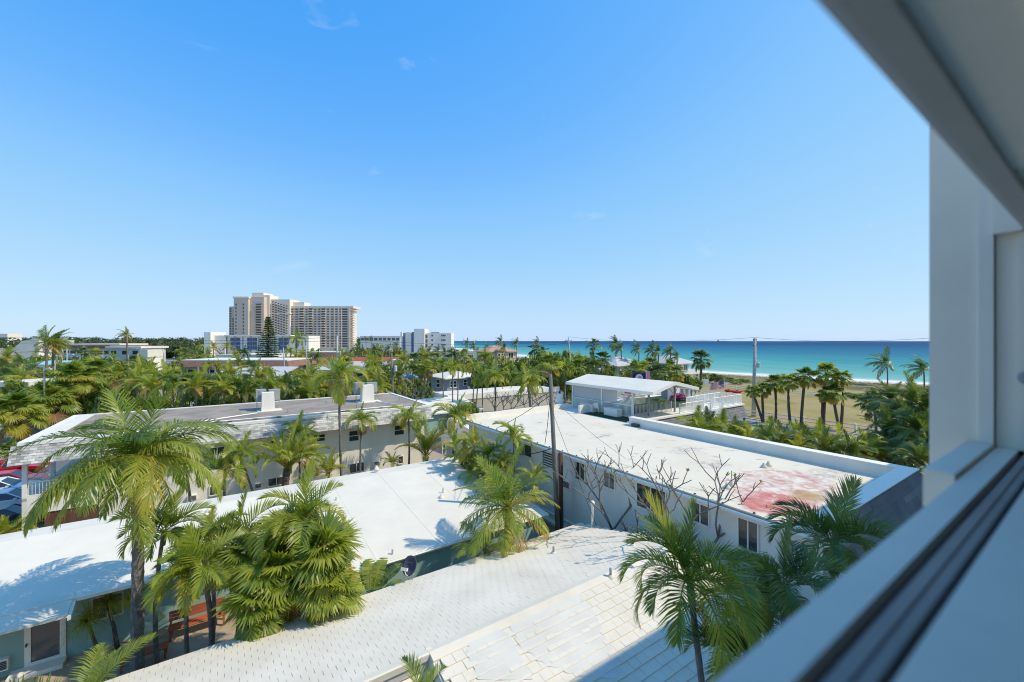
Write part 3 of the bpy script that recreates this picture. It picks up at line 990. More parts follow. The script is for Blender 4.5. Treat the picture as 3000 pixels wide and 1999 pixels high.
def lawn_mat():
    m, nt, n, l, p = newmat('dry_lawn')
    p.inputs['Roughness'].default_value = 0.95
    g = n.new('ShaderNodeNewGeometry')
    mp = n.new('ShaderNodeMapping'); mp.inputs['Rotation'].default_value = (0, 0, -TH); mp.inputs['Scale'].default_value = (1.0, 0.45, 1)
    l.new(g.outputs['Position'], mp.inputs[0])
    def noise(s, d=6):
        t = n.new('ShaderNodeTexNoise'); t.inputs['Scale'].default_value = s; t.inputs['Detail'].default_value = d
        t.inputs['Distortion'].default_value = 0.5
        l.new(mp.outputs[0], t.inputs['Vector']); return t.outputs['Fac']
    r = n.new('ShaderNodeValToRGB')
    el = r.color_ramp.elements
    el[0].position, el[0].color = 0.28, (0.25, 0.22, 0.055, 1)
    el[1].position, el[1].color = 0.74, (0.42, 0.32, 0.20, 1)
    for pos, c in [(0.42, (0.34, 0.275, 0.08)), (0.55, (0.41, 0.315, 0.12)), (0.64, (0.38, 0.285, 0.14))]:
        e = el.new(pos); e.color = (*c, 1)
    l.new(noise(0.16), r.inputs[0])
    mx = n.new('ShaderNodeMixRGB'); mx.blend_type = 'MULTIPLY'; mx.inputs[0].default_value = 0.3
    l.new(r.outputs[0], mx.inputs[1]); l.new(noise(4), mx.inputs[2])
    l.new(mx.outputs[0], p.inputs['Base Color'])
    b = n.new('ShaderNodeBump'); b.inputs['Strength'].default_value = 0.6; b.inputs['Distance'].default_value = 0.05
    l.new(noise(12), b.inputs['Height']); l.new(b.outputs[0], p.inputs['Normal'])
    MATS['dry_lawn'] = m
ground_mat(); sea_mat(); lawn_mat()
mk('green_lawn', (0.12, 0.17, 0.025), 0.95, 0.2, 0.5, 0.5, 40)
mk('dune_grass', (0.27, 0.215, 0.11), 0.95, 0.3, 0.25, 0.8, 6, col2=(0.15, 0.145, 0.05))

strips('ground', [1.5, -4, -10, -40, -200, -1000, -6000, -30000], 'ground', 'structure', [-0.35, -0.05, 0, 0, 0, 0, 0, 0])
strips('sea', [0.0, 2, 5, 10, 18, 30, 50, 90, 160, 300, 600, 1200, 4000, 30000], 'sea_water', 'structure', [-0.26] * 14)

def sheet(name, pts, z, mat):
    m = MB()
    m.add([(p[0], p[1], z) for p in pts], [tuple(range(len(pts)))])
    return tag(m.build(name, mat), kind='structure')

def abl(*ps):
    return [AB(a, b) for a, b in ps]

# courtyard, lot, road, lawn, dune, beach
sheet('courtyard', abl((-14, 15.6), (6, 15.6), (6, 22.9), (-14, 22.9)), 0.012, 'sand_court')
sheet('parking_lot', abl((-34, 31), (-10.4, 31), (-10.4, 49), (-34, 49)), 0.012, 'parking')
sheet('beach_road', abl((60, -30), (66.5, -30), (66.5, 90), (60, 90)), 0.016, 'asphalt')
sheet('verge', abl((45, -30), (59.6, -30), (59.6, 40), (45, 40)), 0.012, 'green_lawn')
k = MB().box(59.6, 60, -30, 90, 0, 0.13); k.v = [tuple(AB(*p)) for p in k.v]
tag(k.build('kerb', 'concrete_pole'), kind='structure')
k = MB().box(66.5, 66.9, -30, 90, 0, 0.13); k.v = [tuple(AB(*p)) for p in k.v]
tag(k.build('kerb', 'concrete_pole'), kind='structure')

def shore_quad(o0, o1, i0, i1, z, name, mat, sub=6, hump=0.0):
    m = MB()
    idx = list(range(i0, i1 + 1))
    pl = []
    for i in idx[:-1]:
        for s in range(sub):
            a, b = Vector((*SHORE[i], 0)), Vector((*SHORE[i + 1], 0))
            pl.append(a.lerp(b, s / sub))
    pl.append(Vector((*SHORE[idx[-1]], 0)))
    K = 8
    r = random.Random(5)
    for j in range(K + 1):
        o = o0 + (o1 - o0) * j / K
        for p in pl:
            q = p + SEAW * o
            hz = hump * math.sin(math.pi * j / K) * r.uniform(0.6, 1.3)
            m.v.append((q.x, q.y, z + hz)); m.t.append(0.5)
    n = len(pl)
    for j in range(K):
        for i in range(n - 1):
            m.f.append((j * n + i, j * n + i + 1, (j + 1) * n + i + 1, (j + 1) * n + i))
    o = m.build(name, mat, smooth=True)
    return tag(o, kind='structure')

shore_quad(-1.0, -9, 3, 10, 0.02, 'beach', 'beach_sand')
shore_quad(-7.5, -36, 3, 7, 0.03, 'dune', 'dune_grass', 8, 0.3)
lawn_pts = [AB(67, -6), AB(67, 50), AB(84, 72), AB(112, 74), AB(126, 40), AB(130, -6)]
sheet('lawn', lawn_pts, 0.02, 'dry_lawn')
# the road that runs away inland on the left
sheet('avenue', [PZ(425, 1108), PZ(560, 1108), PZ(508, 1036), PZ(488, 1036)], 0.02, 'asphalt')
sheet('side_street', [PZ(60, 1112), PZ(620, 1118), PZ(620, 1098), PZ(60, 1092)], 0.016, 'asphalt')

# ------------------------------------------------------------------ dune and shore grass (uncountable)
def tufts(name, label, cat, pts, h, mat, seed, blades=5):
    r = random.Random(seed)
    m = MB()
    for p in pts:
        for k in range(blades):
            az = r.uniform(0, 6.28)
            d = Vector((math.cos(az), math.sin(az), 0))
            s = Vector((-d.y, d.x, 0)) * 0.05 * h
            hh = h * r.uniform(0.5, 1.2)
            o = len(m.v)
            b = p + d * r.uniform(0, 0.2)
            m.v += [tuple(b - s), tuple(b + s), tuple(b + d * hh * 0.5 + Vector((0, 0, hh)))]
            m.f.append((o, o + 1, o + 2))
            t = r.random()
            m.t += [t, t, t]
    return tag(m.build(name, mat), label, cat, kind='stuff')

pts = []
r_ = random.Random(3)
for i in range(9000):
    k = r_.randrange(3, 7)
    s = r_.random()
    p = Vector((*SHORE[k], 0)).lerp(Vector((*SHORE[k + 1], 0)), s) + SEAW * r_.uniform(-35, -8)
    p.z = 0.15
    pts.append(p)
tufts('dune_grass', 'brown and green dune grass between the lawn and the surf', 'grass', pts, 0.4, 'grass_leaf', 4, 4)

# ------------------------------------------------------------------ rail fences round the empty lawn
def rail_fence(name, label, line, step=2.6, h=1.15, sparse=0):
    p0 = Vector(line[0])
    t = thing(name, label, 'fence', p0)
    pm = MB().box(-0.09, 0.09, -0.09, 0.09, 0, h).mesh('post', 'white_trim')
    for a, b in zip(line[:-1], line[1:]):
        a, b = Vector(a), Vector(b)
        L = (b - a).length
        k = max(1, round(L / step))
        ang = math.atan2(b.y - a.y, b.x - a.x)
        for i in range(k):
            q = a.lerp(b, i / k)
            obj('post', pm, t, q - p0, (0, 0, ang))
        for z in (h * 0.42, h * 0.82):
            obj('rail', MB().box(0, L, -0.025, 0.025, z - 0.07, z + 0.07).mesh('rail', 'white_trim'), t, a - p0, (0, 0, ang))
    return t
rail_fence('rail_fence', 'white two rail fence along the road, in front of the dry lawn', [AB(68.3, 2), AB(68.3, 26), AB(68.8, 48)], 6.0, 1.2)
rail_fence('rail_fence', 'white two rail fence beside the red kayaks at the far side of the lawn', [PZ(2070, 1128), PZ(2190, 1146), PZ(2310, 1158), PZ(2390, 1164)], 4.0, 1.1)
# ------------------------------------------------------------------ our own building and the window we look out of
T = Place('white_apartment_building', 'white apartment building with the open window in the foreground', 'building', 12.0, -7.0)
T.box('wall', -7, 42, 0.06, 0.4, 0, 11.3, 'white_wall')
T.box('wall', -7, 42, 0.06, 0.36, 12.95, 17.1, 'white_wall')
T.box('wall', 4.21, 42, 0.06, 0.4, 11.3, 12.95, 'white_wall')
T.box('wall', -7, -6.4, 0.06, 0.4, 11.3, 12.95, 'white_wall')  # opening widened leftward, out of view, so more skylight enters the room
T.box('roof', -7.2, 42.2, -14, 0.45, 17.1, 17.4, 'white_membrane')
T.box('wall', -7, -6.7, -14, 0.05, 0, 17.08, 'white_wall')
T.box('wall', 41.7, 42, -14, 0.05, 0, 17.08, 'white_wall')
T.box('wall', -7, 42, -14, -13.7, 0, 17.08, 'white_wall')
T.box('floor', -6.4, 4.2, -4.5, 0.05, 10.2, 10.3, 'room_paint')
T.box('ceiling', -6.4, 4.2, -4.5, 0.05, 13.1, 13.2, 'room_paint')
T.box('room_wall', -6.68, -6.4, -4.5, 0.05, 10.3, 13.1, 'room_paint')
T.box('room_wall', 4.21, 4.3, -4.5, 0.05, 10.3, 13.1, 'room_paint')
T.box('room_wall', -6.4, 4.2, -4.6, -4.5, 10.3, 13.1, 'room_paint')

W = Place('sliding_window', 'open sliding window with white sill and dark track, close to the camera', 'window', 2.2, 0.3, 11.38)
W.box('sill', -6.4, 4.2, 0.33, 0.41, 11.32, 11.40, 'frame_paint')
W.box('sill', -6.4, 4.2, -0.55, 0.231, 11.30, 11.40, 'frame_paint')
W.box('track', -6.4, 4.2, 0.231, 0.33, 11.30, 11.355, 'rubber')
W.box('track_rail', -6.4, 4.2, 0.276, 0.303, 11.355, 11.398, 'bronze')
W.box('track_rail', -6.4, 4.2, 0.250, 0.272, 11.355, 11.395, 'bronze')
W.box('head', -6.4, 4.2, 0.231, 0.290, 12.60, 12.95, 'frame_dark')
W.box('head_trim', -6.4, 4.2, 0.290, 0.310, 12.605, 12.95, 'pale_grey')
W.box('head_liner', -6.4, 2.35, -0.55, 0.229, 12.62, 12.95, 'frame_paint')
W.box('head_liner', 2.36, 4.2, -0.55, 0.229, 12.64, 12.95, 'frame_paint')
W.box('head_batten', -6.4, 4.2, 0.085, 0.10, 12.605, 12.62, 'white_trim')
W.box('head_batten', -6.4, 4.2, -0.03, -0.01, 12.60, 12.62, 'white_trim')
W.box('jamb', 3.62, 4.2, -0.55, 0.415, 11.40, 12.62, 'frame_paint')
W.box('jamb_top', 3.55, 4.2, 0.312, 0.418, 12.60, 13.6, 'frame_paint')
W.box('jamb_cover', 3.59, 3.618, -0.2, 0.33, 11.40, 12.598, 'frame_paint')
FW = Place('facade_fin', 'white projecting pier of our own facade, right of the window', 'pier', 3.7, 0.55, 11.3)
FW.box('pier', 3.6, 4.2, 0.42, 0.685, 0, 13.6, 'frame_paint')
FW.box('pier_strip', 3.575, 3.598, 0.42, 0.475, 11.42, 13.6, 'white_trim')
FW.box('ledge', 2.62, 3.57, 0.42, 0.52, 11.25, 11.42, 'frame_paint')
lt = MB().lathe([(0.0, 0), (0.03, 0), (0.036, 0.006), (0.024, 0.012), (0.0, 0.012)], 16)
lt.build('latch', 'grey_metal', W.o, W.L(3.588, 0.30, 11.80), (0, -math.pi / 2, 0))

# ------------------------------------------------------------------ white tile-roofed house below us
T = Place('tile_roof_house', 'low white house in the foreground with a gabled roof of painted flat tiles', 'house', 5.0, 10.0)
RB, RZ, FB, FZ, NB, NZ = 10.05, 4.0, 15.6, 2.75, 4.7, 2.80
A0, A1, AC_ = -9.0, 14.9, 4.35
T.box('wall', -8.7, 14.6, 10.2, 15.1, 0, 2.72, 'white_wall')
T.box('wall', 4.6, 14.6, 5.2, 10.2, 0, 2.74, 'white_wall')
m = MB()
m.prism([(RB, RZ - 0.03), (FB, FZ - 0.03), (FB, FZ - 0.16), (RB, RZ - 0.35)], A0, A1, 'x')
T.mb('roof', m, 'tile_bed')
m = MB()
m.prism([(RB, RZ - 0.03), (RB, RZ - 0.35), (NB, NZ - 0.16), (NB, NZ - 0.03)], AC_, A1, 'x')
T.mb('roof', m, 'tile_bed')
m = MB().prism([(RB, RZ - 0.36), (NB + 0.5, NZ - 0.08), (NB + 0.5, 2.6), (RB, 2.6)], AC_ + 0.12, AC_ + 0.27, 'x')
T.mb('gable_wall', m, 'white_wall')
m = MB().prism([(RB, RZ - 0.36), (FB - 0.5, FZ - 0.1), (FB - 0.5, 2.55), (RB, 2.55)], A1 - 0.35, A1 - 0.2, 'x')
T.mb('gable_wall', m, 'white_wall')
m = MB().prism([(RB, RZ - 0.36), (NB + 0.5, NZ - 0.08), (NB + 0.5, 2.6), (RB, 2.6)], A1 - 0.35, A1 - 0.2, 'x')
T.mb('gable_wall', m, 'white_wall')
m = MB()
m.hexa([(AC_ - 0.04, NB, NZ - 0.2), (AC_ + 0.1, NB, NZ - 0.2), (AC_ + 0.1, RB + 0.5, RZ - 0.3), (AC_ - 0.04, RB + 0.5, RZ - 0.3),
        (AC_ - 0.04, NB, NZ + 0.03), (AC_ + 0.1, NB, NZ + 0.03), (AC_ + 0.1, RB + 0.2, RZ + 0.02), (AC_ - 0.04, RB + 0.2, RZ + 0.02)])
T.mb('rake_board', m, 'tile_white')
T.box('retaining_wall', -8.7, AC_, 9.95, 10.18, 0, 3.6, 'white_wall')
# tiles: the largest in the picture one by one, the rest together
def slope_tiles():
    tl = []
    w, e = 0.31, 0.29
    for (b0, z0, b1, z1, a0, a1) in ((FB, FZ, RB, RZ, A0, A1), (NB, NZ, RB, RZ, AC_, A1)):
        ln = math.hypot(b1 - b0, z1 - z0)
        ub, uz = (b1 - b0) / ln, (z1 - z0) / ln
        k = int((ln - 0.12) / e)
        na = int((a1 - a0) / w)
        for i in range(k):
            for j in range(na):
                a = a0 + (a1 - a0) * (j + (0.5 if i % 2 else 0.0)) / na
                if a + w > a1 + 0.02:
                    continue
                s = i * e
                tl.append((a, b0 + ub * s, z0 + uz * s, ub, uz, w, e))
    return tl
TILE = {}
def tile_geom(ub, uz, w, e, g, rr_):
    # a slab lying up the slope, its lower edge proud of the course below
    nb, nz = -uz * (1 if ub > 0 else -1), abs(ub)
    x0, x1 = g, w - g
    def P(s, h):
        return (ub * s + nb * h * (1), uz * s + nz * h)
    l0, l1 = P(0.0, 0.040), P(e + 0.01, 0.014)
    k0, k1 = P(0.0, 0.0), P(e + 0.01, -0.01)
    return [(x0, *k0), (x1, *k0), (x1, *k1), (x0, *k1), (x0, *l0), (x1, *l0), (x1, *l1), (x0, *l1)]
tiles = slope_tiles()
def vis(t):
    p = AB(t[0] + 0.17, t[1], t[2])
    if p.y < 1:
        return 1e9
    u, v = pix(p)
    if not (60 < u < 2350 and v < 1990):
        return 1e9
    return p.length if t[3] > 0 else p.length + 3.0      # the near slope faces us
order = sorted(range(len(tiles)), key=lambda i: vis(tiles[i]))
rest = MB()
tr_ = random.Random(21)
for rank, i in enumerate(order):
    a, b, z, ub, uz, w, e = tiles[i]
    near = ub > 0
    g = 0.002 if near else 0.0035
    jz = tr_.uniform(-0.003, 0.004)
    if rank < 300:
        key = (near, tr_.randrange(4))
        if key not in TILE:
            mm = MB()
            vs = tile_geom(ub, uz, w, e, g + tr_.uniform(0, 0.004), tr_)
            vs[4] = (vs[4][0], vs[4][1], vs[4][2] + tr_.uniform(-0.004, 0.006)); vs[5] = (vs[5][0], vs[5][1], vs[5][2] + tr_.uniform(-0.004, 0.006))
            mm.hexa(vs)
            TILE[key] = mm.mesh('tile', 'tile_white')
        obj('tile', TILE[key], T.o, T.L(a, b, z + jz))
    else:
        rest.hexa([(p[0] + a, p[1] + b, p[2] + z + jz) for p in tile_geom(ub, uz, w, e, g, tr_)])
tag(T.mb('roof_tile', rest, 'tile_white'), kind='stuff')
rs_ = (RZ - FZ) / (FB - RB)
T.mb('ridge_cap', MB().prism([(RB - 0.26, RZ - 0.26 * rs_ + 0.034), (RB, RZ + 0.045), (RB + 0.26, RZ - 0.26 * rs_ + 0.034), (RB + 0.25, RZ - 0.12), (RB - 0.25, RZ - 0.12)], AC_ - 0.03, A1 + 0.01, 'x'), 'tile_white')
T.mb('ridge_cap', MB().prism([(RB - 0.05, RZ + 0.03), (RB, RZ + 0.05), (RB + 0.22, RZ - 0.22 * rs_ + 0.045), (RB + 0.21, RZ - 0.12), (RB - 0.05, RZ - 0.12)], A0, AC_ - 0.04, 'x'), 'tile_white')
# smooth coating brushed over the tiles
def patch(name, outline, lift=0.033):
    pts = []
    for (a, b) in outline:
        f = (b - NB) / (RB - NB)
        pts.append((a, b, NZ + (RZ - NZ) * f + lift))
    m = MB()
    n = len(pts)
    m.add(pts + [(p[0], p[1], p[2] - 0.014) for p in pts], [tuple(range(n))] + [(i, i + n, (i + 1) % n + n, (i + 1) % n) for i in range(n)])
    return T.mb(name, m, 'coating')
def wob(pts, k=5, amp=0.07, seed=1):
    r = random.Random(seed)
    out = []
    n = len(pts)
    for i in range(n):
        a, b = Vector(pts[i]), Vector(pts[(i + 1) % n])
        for s in range(k):
            q = a.lerp(b, s / k)
            out.append((q.x + r.uniform(-amp, amp), q.y + r.uniform(-amp, amp)))
    return out
def px_near(u, v):
    # meet the near slope
    d = Vector(((u - CU) / F, 1, -(v - CV) / F))
    al, be = d.x * AX + d.y * AY, d.x * BX + d.y * BY
    k = (RZ - NZ) / (RB - NB)
    y = (NZ - k * NB - H) / (d.z - k * be)
    return (al * y, be * y)
patch('coating_patch', wob([px_near(*q) for q in [(1480, 1825), (1610, 1755), (1700, 1740), (1760, 1830), (1830, 1990), (1700, 1990), (1600, 1955), (1530, 1905)]], 5, 0.05, 3))
patch('coating_patch', wob([px_near(*q) for q in [(1372, 1868), (1430, 1842), (1490, 1860), (1520, 1920), (1560, 1995), (1400, 1995), (1368, 1920)]], 5, 0.03, 4), 0.036)

# ------------------------------------------------------------------ teal house
T = Place('teal_house', 'long teal house with a broad smooth white roof behind the courtyard palms', 'house', 4.0, 24.0)
T.box('wall', -16, 3.2, 22.6, 28.9, 0, 2.5, 'teal_wall')
T.box('wall', 3.2, 14.4, 18.12, 28.9, 0, 2.5, 'teal_wall')
m = MB()
m.prism([(21.9, 2.42), (21.9, 2.52), (27.4, 3.32), (29.2, 3.10), (29.2, 2.98), (27.4, 2.6)], -16.4, 3.0, 'x')
T.mb('roof', m, 'white_membrane')
m = MB()
m.prism([(17.97, 2.42), (17.97, 2.52), (27.4, 3.325), (29.2, 3.105), (29.2, 2.98), (27.4, 2.6)], 3.0, 14.7, 'x')
T.mb('roof', m, 'white_membrane')
m = MB()
m.prism([(21.25, 2.16), (21.25, 2.25), (22.2, 2.60), (22.2, 2.5)], -16.4, -4.62, 'x')
T.mb('awning', m, 'white_membrane')
m = MB().prism([(21.25, 2.05), (21.25, 2.2), (22.2, 2.56), (22.2, 2.38)], -4.62, -4.52, 'x')
T.mb('awning_end', m, 'white_trim')
T.box('fascia', 3.0, 14.7, 17.92, 17.968, 2.36, 2.53, 'white_trim')
T.mb('gutter', MB().tube([(3.0, 17.89, 2.46), (14.7, 17.89, 2.46)], 0.04, 6), 'white_metal')
T.box('fascia', -4.5, 3.0, 21.85, 21.898, 2.40, 2.53, 'white_trim')
d = T.win_px('-b', 22.6, 86, 1806, 182, 1932, mull=0, pane='pane_grey', name='door', fw=0.16)
obj('handle', MB().box(-0.02, 0.02, -0.14, -0.06, -0.05, 0.05).mesh('handle', 'dark_metal'), d, (-0.47, 0, -0.05))
T.win_px('-b', 22.6, 268, 1742, 362, 1810, mull=1, pane='pane_grey')
T.ac('-b', 22.6, -6, 1925, 30, 1958)
T.box('door_step', -6.3, -4.9, 22.0, 22.58, 0.0, 0.16, 'white_wall')
T.box('notice_box', -0.3, 0.05, 22.52, 22.597, 1.25, 1.6, 'orange_wood')
for (u, v, h) in ((1150, 1602, 0.22), (985, 1478, 0.16), (1110, 1378, 0.2), (1298, 1448, 0.28)):
    p = toAB(PZ(u, v, 2.9))
    zr = 2.52 + (p[1] - 17.97) * 0.0854
    T.mb('vent_pipe', MB().tube([(p[0], p[1], zr - 0.05), (p[0], p[1], zr + h)], 0.045, 8), 'pale_grey')
for (u, v) in ((612, 1512), (1103, 1393), (1293, 1455)):
    p = toAB(PZ(u, v, 3.0))
    zr = 2.52 + (p[1] - 17.97) * 0.0854 if p[0] > 3 else 2.52 + (p[1] - 21.9) * 0.145
    T.mb('roof_vent', MB().lathe([(0.2, -0.1), (0.16, 0.06), (0.1, 0.08), (0.06, 0.2), (0.0, 0.2)], 10, (p[0], p[1], zr)), 'white_membrane', smooth=True)

def teal_z(a, b):
    return (2.52 + (b - 17.97) * 0.0854) if a > 3.0 else (2.52 + (b - 21.9) * 0.1455)
for a in (5.4, 8.3, 11.1, 13.6):
    T.mb('roof_seam', MB().hexa([(a, 18.1, teal_z(a, 18.1) - 0.01), (a + 0.07, 18.1, teal_z(a, 18.1) - 0.01), (a + 0.07, 27.3, teal_z(a, 27.3) - 0.01), (a, 27.3, teal_z(a, 27.3) - 0.01),
        (a, 18.1, teal_z(a, 18.1) + 0.008), (a + 0.07, 18.1, teal_z(a, 18.1) + 0.008), (a + 0.07, 27.3, teal_z(a, 27.3) + 0.008), (a, 27.3, teal_z(a, 27.3) + 0.008)]), 'white_membrane')
# ------------------------------------------------------------------ two-storey building with the pale shingled skirt
T = Place('shingle_skirt_building', 'two storey white building with pale shingle skirt and brown gravel roof', 'building', 3.0, 42.0)
MA0, MA1, MB0, MB1, MZ = -9.9, 15.8, 36.4, 47.6, 6.0
T.box('wall', -6.6, MA1 - 0.4, MB0 + 0.55, MB1 - 0.4, 0, 5.6, 'white_wall')
T.box('roof', MA0, MA1, MB0, MB1, 5.62, MZ, 'gravel_roof')
T.box('roof_cap', MA0 + 0.31, -8.7, MB0 + 0.4, MB1 - 0.3, MZ, MZ + 0.05, 'white_membrane')
T.box('roof_edge', MA0 - 0.05, MA1 + 0.05, MB0 - 0.06, MB0 + 0.34, MZ - 0.12, MZ + 0.07, 'white_trim')
T.box('roof_edge', MA0 - 0.06, MA0 + 0.3, MB0 + 0.341, MB1, MZ - 0.12, MZ + 0.07, 'white_trim')
T.box('roof_edge', MA1 - 0.25, MA1 + 0.06, MB0 + 0.341, MB1, MZ - 0.12, MZ + 0.07, 'white_trim')
T.box('roof_edge', MA0 + 0.31, MA1 - 0.26, MB1 - 0.2, MB1 + 0.05, MZ - 0.12, MZ + 0.06, 'white_trim')
m = MB()
m.prism([(MB0, MZ - 0.1), (MB0 - 0.55, MZ - 1.12), (MB0 - 0.5, MZ - 1.14), (MB0 + 0.5, MZ - 1.0), (MB0 + 0.5, MZ - 0.1)], MA0, MA1, 'x')
T.mb('skirt', m, 'tile_bed')
m = MB()
m.prism([(MA0, MZ - 0.1), (MA0 - 0.55, MZ - 1.12), (MA0 + 0.4, MZ - 1.12), (MA0 + 0.4, MZ - 0.1)], MB0 + 0.02, MB1, 'y')
T.mb('skirt', m, 'tile_bed')
sk = MB()
sr = random.Random(9)
def shingle_rows(mb, a0, a1, b_top, z_top, db, dz, rows, w, axis='a', tint=(0.35, 1.0), thick=0.03):
    n = max(1, int(round((a1 - a0) / w)))
    for i in range(rows):
        for j in range(-1, n):
            x0 = a0 + (a1 - a0) * (j + (0.5 if i % 2 else 0)) / n
            x1 = x0 + (a1 - a0) / n
            x0, x1 = max(a0, x0) + 0.006, min(a1, x1) - 0.006
            if x1 - x0 < 0.03:
                continue
            f0, f1 = i / rows, (i + 1) / rows + sr.uniform(-0.012, 0.012)
            bt, bb = b_top + db * f0, b_top + db * f1
            zt, zb = z_top + dz * f0, z_top + dz * f1
            o = thick * sr.uniform(0.8, 1.3)
            sgn = -1 if db < 0 else 1
            if axis == 'a':
                vs = [(x0, bb, zb), (x1, bb, zb), (x1, bt, zt), (x0, bt, zt),
                      (x0, bb + sgn * o, zb), (x1, bb + sgn * o, zb), (x1, bt + sgn * o * 0.3, zt), (x0, bt + sgn * o * 0.3, zt)]
            else:
                vs = [(bb, x0, zb), (bb, x1, zb), (bt, x1, zt), (bt, x0, zt),
                      (bb + sgn * o, x0, zb), (bb + sgn * o, x1, zb), (bt + sgn * o * 0.3, x1, zt), (bt + sgn * o * 0.3, x0, zt)]
            mb.hexa(vs, sr.uniform(*tint))
shingle_rows(sk, MA0 - 0.3, MA1, MB0 - 0.005, MZ - 0.12, -0.55, -1.0, 7, 0.31)
tag(T.mb('shingle', sk, 'pale_shingle'), kind='stuff')
sk = MB()
shingle_rows(sk, MB0 - 0.3, MB1, MA0 - 0.005, MZ - 0.12, -0.55, -1.0, 7, 0.31, 'b')
tag(T.mb('shingle', sk, 'pale_shingle'), kind='stuff')
for w_ in [(614, 1310, 659, 1334, 1, 0), (782, 1291, 815, 1320, 0, 1), (918, 1273, 953, 1295, 0, 1), (1021, 1262, 1052, 1294, 0, 1), (1154, 1246, 1184, 1276, 0, 1),
           (784, 1399, 835, 1424, 1, 0), (920, 1378, 935, 1397, 0, 0), (1022, 1357, 1067, 1385, 1, 0), (1165, 1337, 1181, 1360, 0, 0), (612, 1424, 650, 1452, 1, 0)]:
    T.win_px('-b', MB0 + 0.55, *w_[:4], mull=w_[4], rails=w_[5], pane='pane_green', sill=True)
T.ac('-b', MB0 + 0.55, 746, 1415, 766, 1430)
T.ac('-b', MB0 + 0.55, 1093, 1351, 1111, 1364)
T.ac('-b', MB0 + 0.55, 550, 1450, 577, 1466)
T.mb('drain_pipe', MB().tube([(-3.9, MB0 + 0.48, 0), (-3.9, MB0 + 0.48, 4.7)], 0.05, 8), 'white_metal')
# open porch at the left end
T.box('balcony_slab', MA0 + 0.1, -6.6, MB0 + 0.1, MB1 - 0.6, 2.55, 2.75, 'white_wall')
T.box('balcony_wall', MA0 + 0.1, -6.6, MB0 + 0.1, MB0 + 0.22, 1.75, 2.55, 'white_wall')
T.box('column', MA0 + 0.1, MA0 + 0.3, MB0 + 0.1, MB0 + 0.3, 0, 5.0, 'white_trim')
T.box('column', MA0 + 0.1, MA0 + 0.3, MB0 + 5.0, MB0 + 5.2, 0, 5.0, 'white_trim')
T.box('column', MA0 + 0.1, MA0 + 0.3, MB1 - 0.8, MB1 - 0.6, 0, 5.0, 'white_trim')
rl = MB()
rl.box(MA0 + 0.3, -6.6, MB0 + 0.12, MB0 + 0.16, 3.6, 3.65)
rl.box(MA0 + 0.3, -6.6, MB0 + 0.12, MB0 + 0.16, 2.85, 2.89)
for i in range(22):
    a = MA0 + 0.35 + i * 0.145
    rl.box(a, a + 0.02, MB0 + 0.13, MB0 + 0.15, 2.75, 3.6)
tag(T.mb('railing', rl, 'white_metal'), kind='stuff')
rl = MB()
rl.box(MA0 + 0.14, MA0 + 0.18, MB0 + 0.3, MB1 - 0.8, 3.6, 3.65)
for i in range(60):
    b = MB0 + 0.4 + i * 0.16
    rl.box(MA0 + 0.15, MA0 + 0.17, b, b + 0.02, 2.75, 3.6)
tag(T.mb('railing', rl, 'white_metal'), kind='stuff')
T.box('porch_opening', MA0 + 1.0, -6.62, MB0 + 0.16, MB0 + 0.2, 0, 1.7, 'brown_wood')
# conduit and pipe brackets along the roof
cd = MB()
for (a0, b0, a1, b1) in ((-1, 37.6, 13.5, 37.5), (13.5, 37.5, 12.2, 41.4), (-1.4, 38.4, 2.2, 40.2)):
    cd.tube([(a0, b0, MZ + 0.1), (a1, b1, MZ + 0.1)], 0.045, 6)
T.mb('conduit', cd, 'white_metal')
for i in range(9):
    T.box('pipe_block', 0.2 + i * 1.6, 0.45 + i * 1.6, 37.42, 37.72, MZ, MZ + 0.07, 'brown_wood')
for (a, b) in ((4.4, 39.6), (9.8, 39.0), (14.6, 41.5), (-0.6, 38.1), (8.1, 43.5)):
    T.mb('vent_pipe', MB().tube([(a, b, MZ), (a, b, MZ + 0.28)], 0.05, 8), 'grey_metal')

def roof_ac(label, u0, u1, vt, vb, seed):
    p = toAB(PZ((u0 + u1) / 2, vb, MZ))
    y = yB((u0 + u1) / 2, p[1])
    w = (u1 - u0) * y / F * 0.85
    h = (vb - vt) * y / F
    S = Place('roof_plant_stand', label, 'air conditioner', p[0], p[1], MZ)
    a, b = p[0], p[1]
    m = MB()
    m.hexa([(a - w / 2 - .06, b, MZ), (a + w / 2 + .06, b, MZ), (a + w / 2 + .06, b + 0.9, MZ), (a - w / 2 - .06, b + 0.9, MZ),
            (a - w / 2, b + 0.08, MZ + h), (a + w / 2, b + 0.08, MZ + h), (a + w / 2, b + 0.8, MZ + h), (a - w / 2, b + 0.8, MZ + h)])
    S.mb('plinth', m, 'white_wall')
    S.box('flashing', a - w * 0.9, a + w * 1.2, b - 0.25, b + 1.2, MZ, MZ + 0.03, 'white_membrane')
    c = S.box('condenser', a - w * 0.95, a - w * 0.1, b + 0.95, b + 1.75, MZ + h * 0.45, MZ + h * 1.12, 'grey_metal')
    g = MB()
    for i in range(9):
        x = -w * 0.4 + i * w * 0.1
        g.box(x, x + 0.03, -0.43, -0.4, -h * 0.28, h * 0.28)
    tag(g.build('grille', 'pale_grey', c), kind='stuff')
    S.box('condenser', a + w * 0.15, a + w * 1.1, b + 0.98, b + 1.7, MZ + h * 0.5, MZ + h * 1.08, 'grey_metal')
    S.box('stand_leg', a - w * 0.9, a - w * 0.84, b + 1.0, b + 1.06, MZ, MZ + h * 0.45, 'grey_metal')
    S.box('stand_leg', a + w * 1.0, a + w * 1.06, b + 1.0, b + 1.06, MZ, MZ + h * 0.5, 'grey_metal')
roof_ac('white plinth with grey condensers on the gravel roof, nearer the big palm', 768, 804, 1152, 1206, 1)
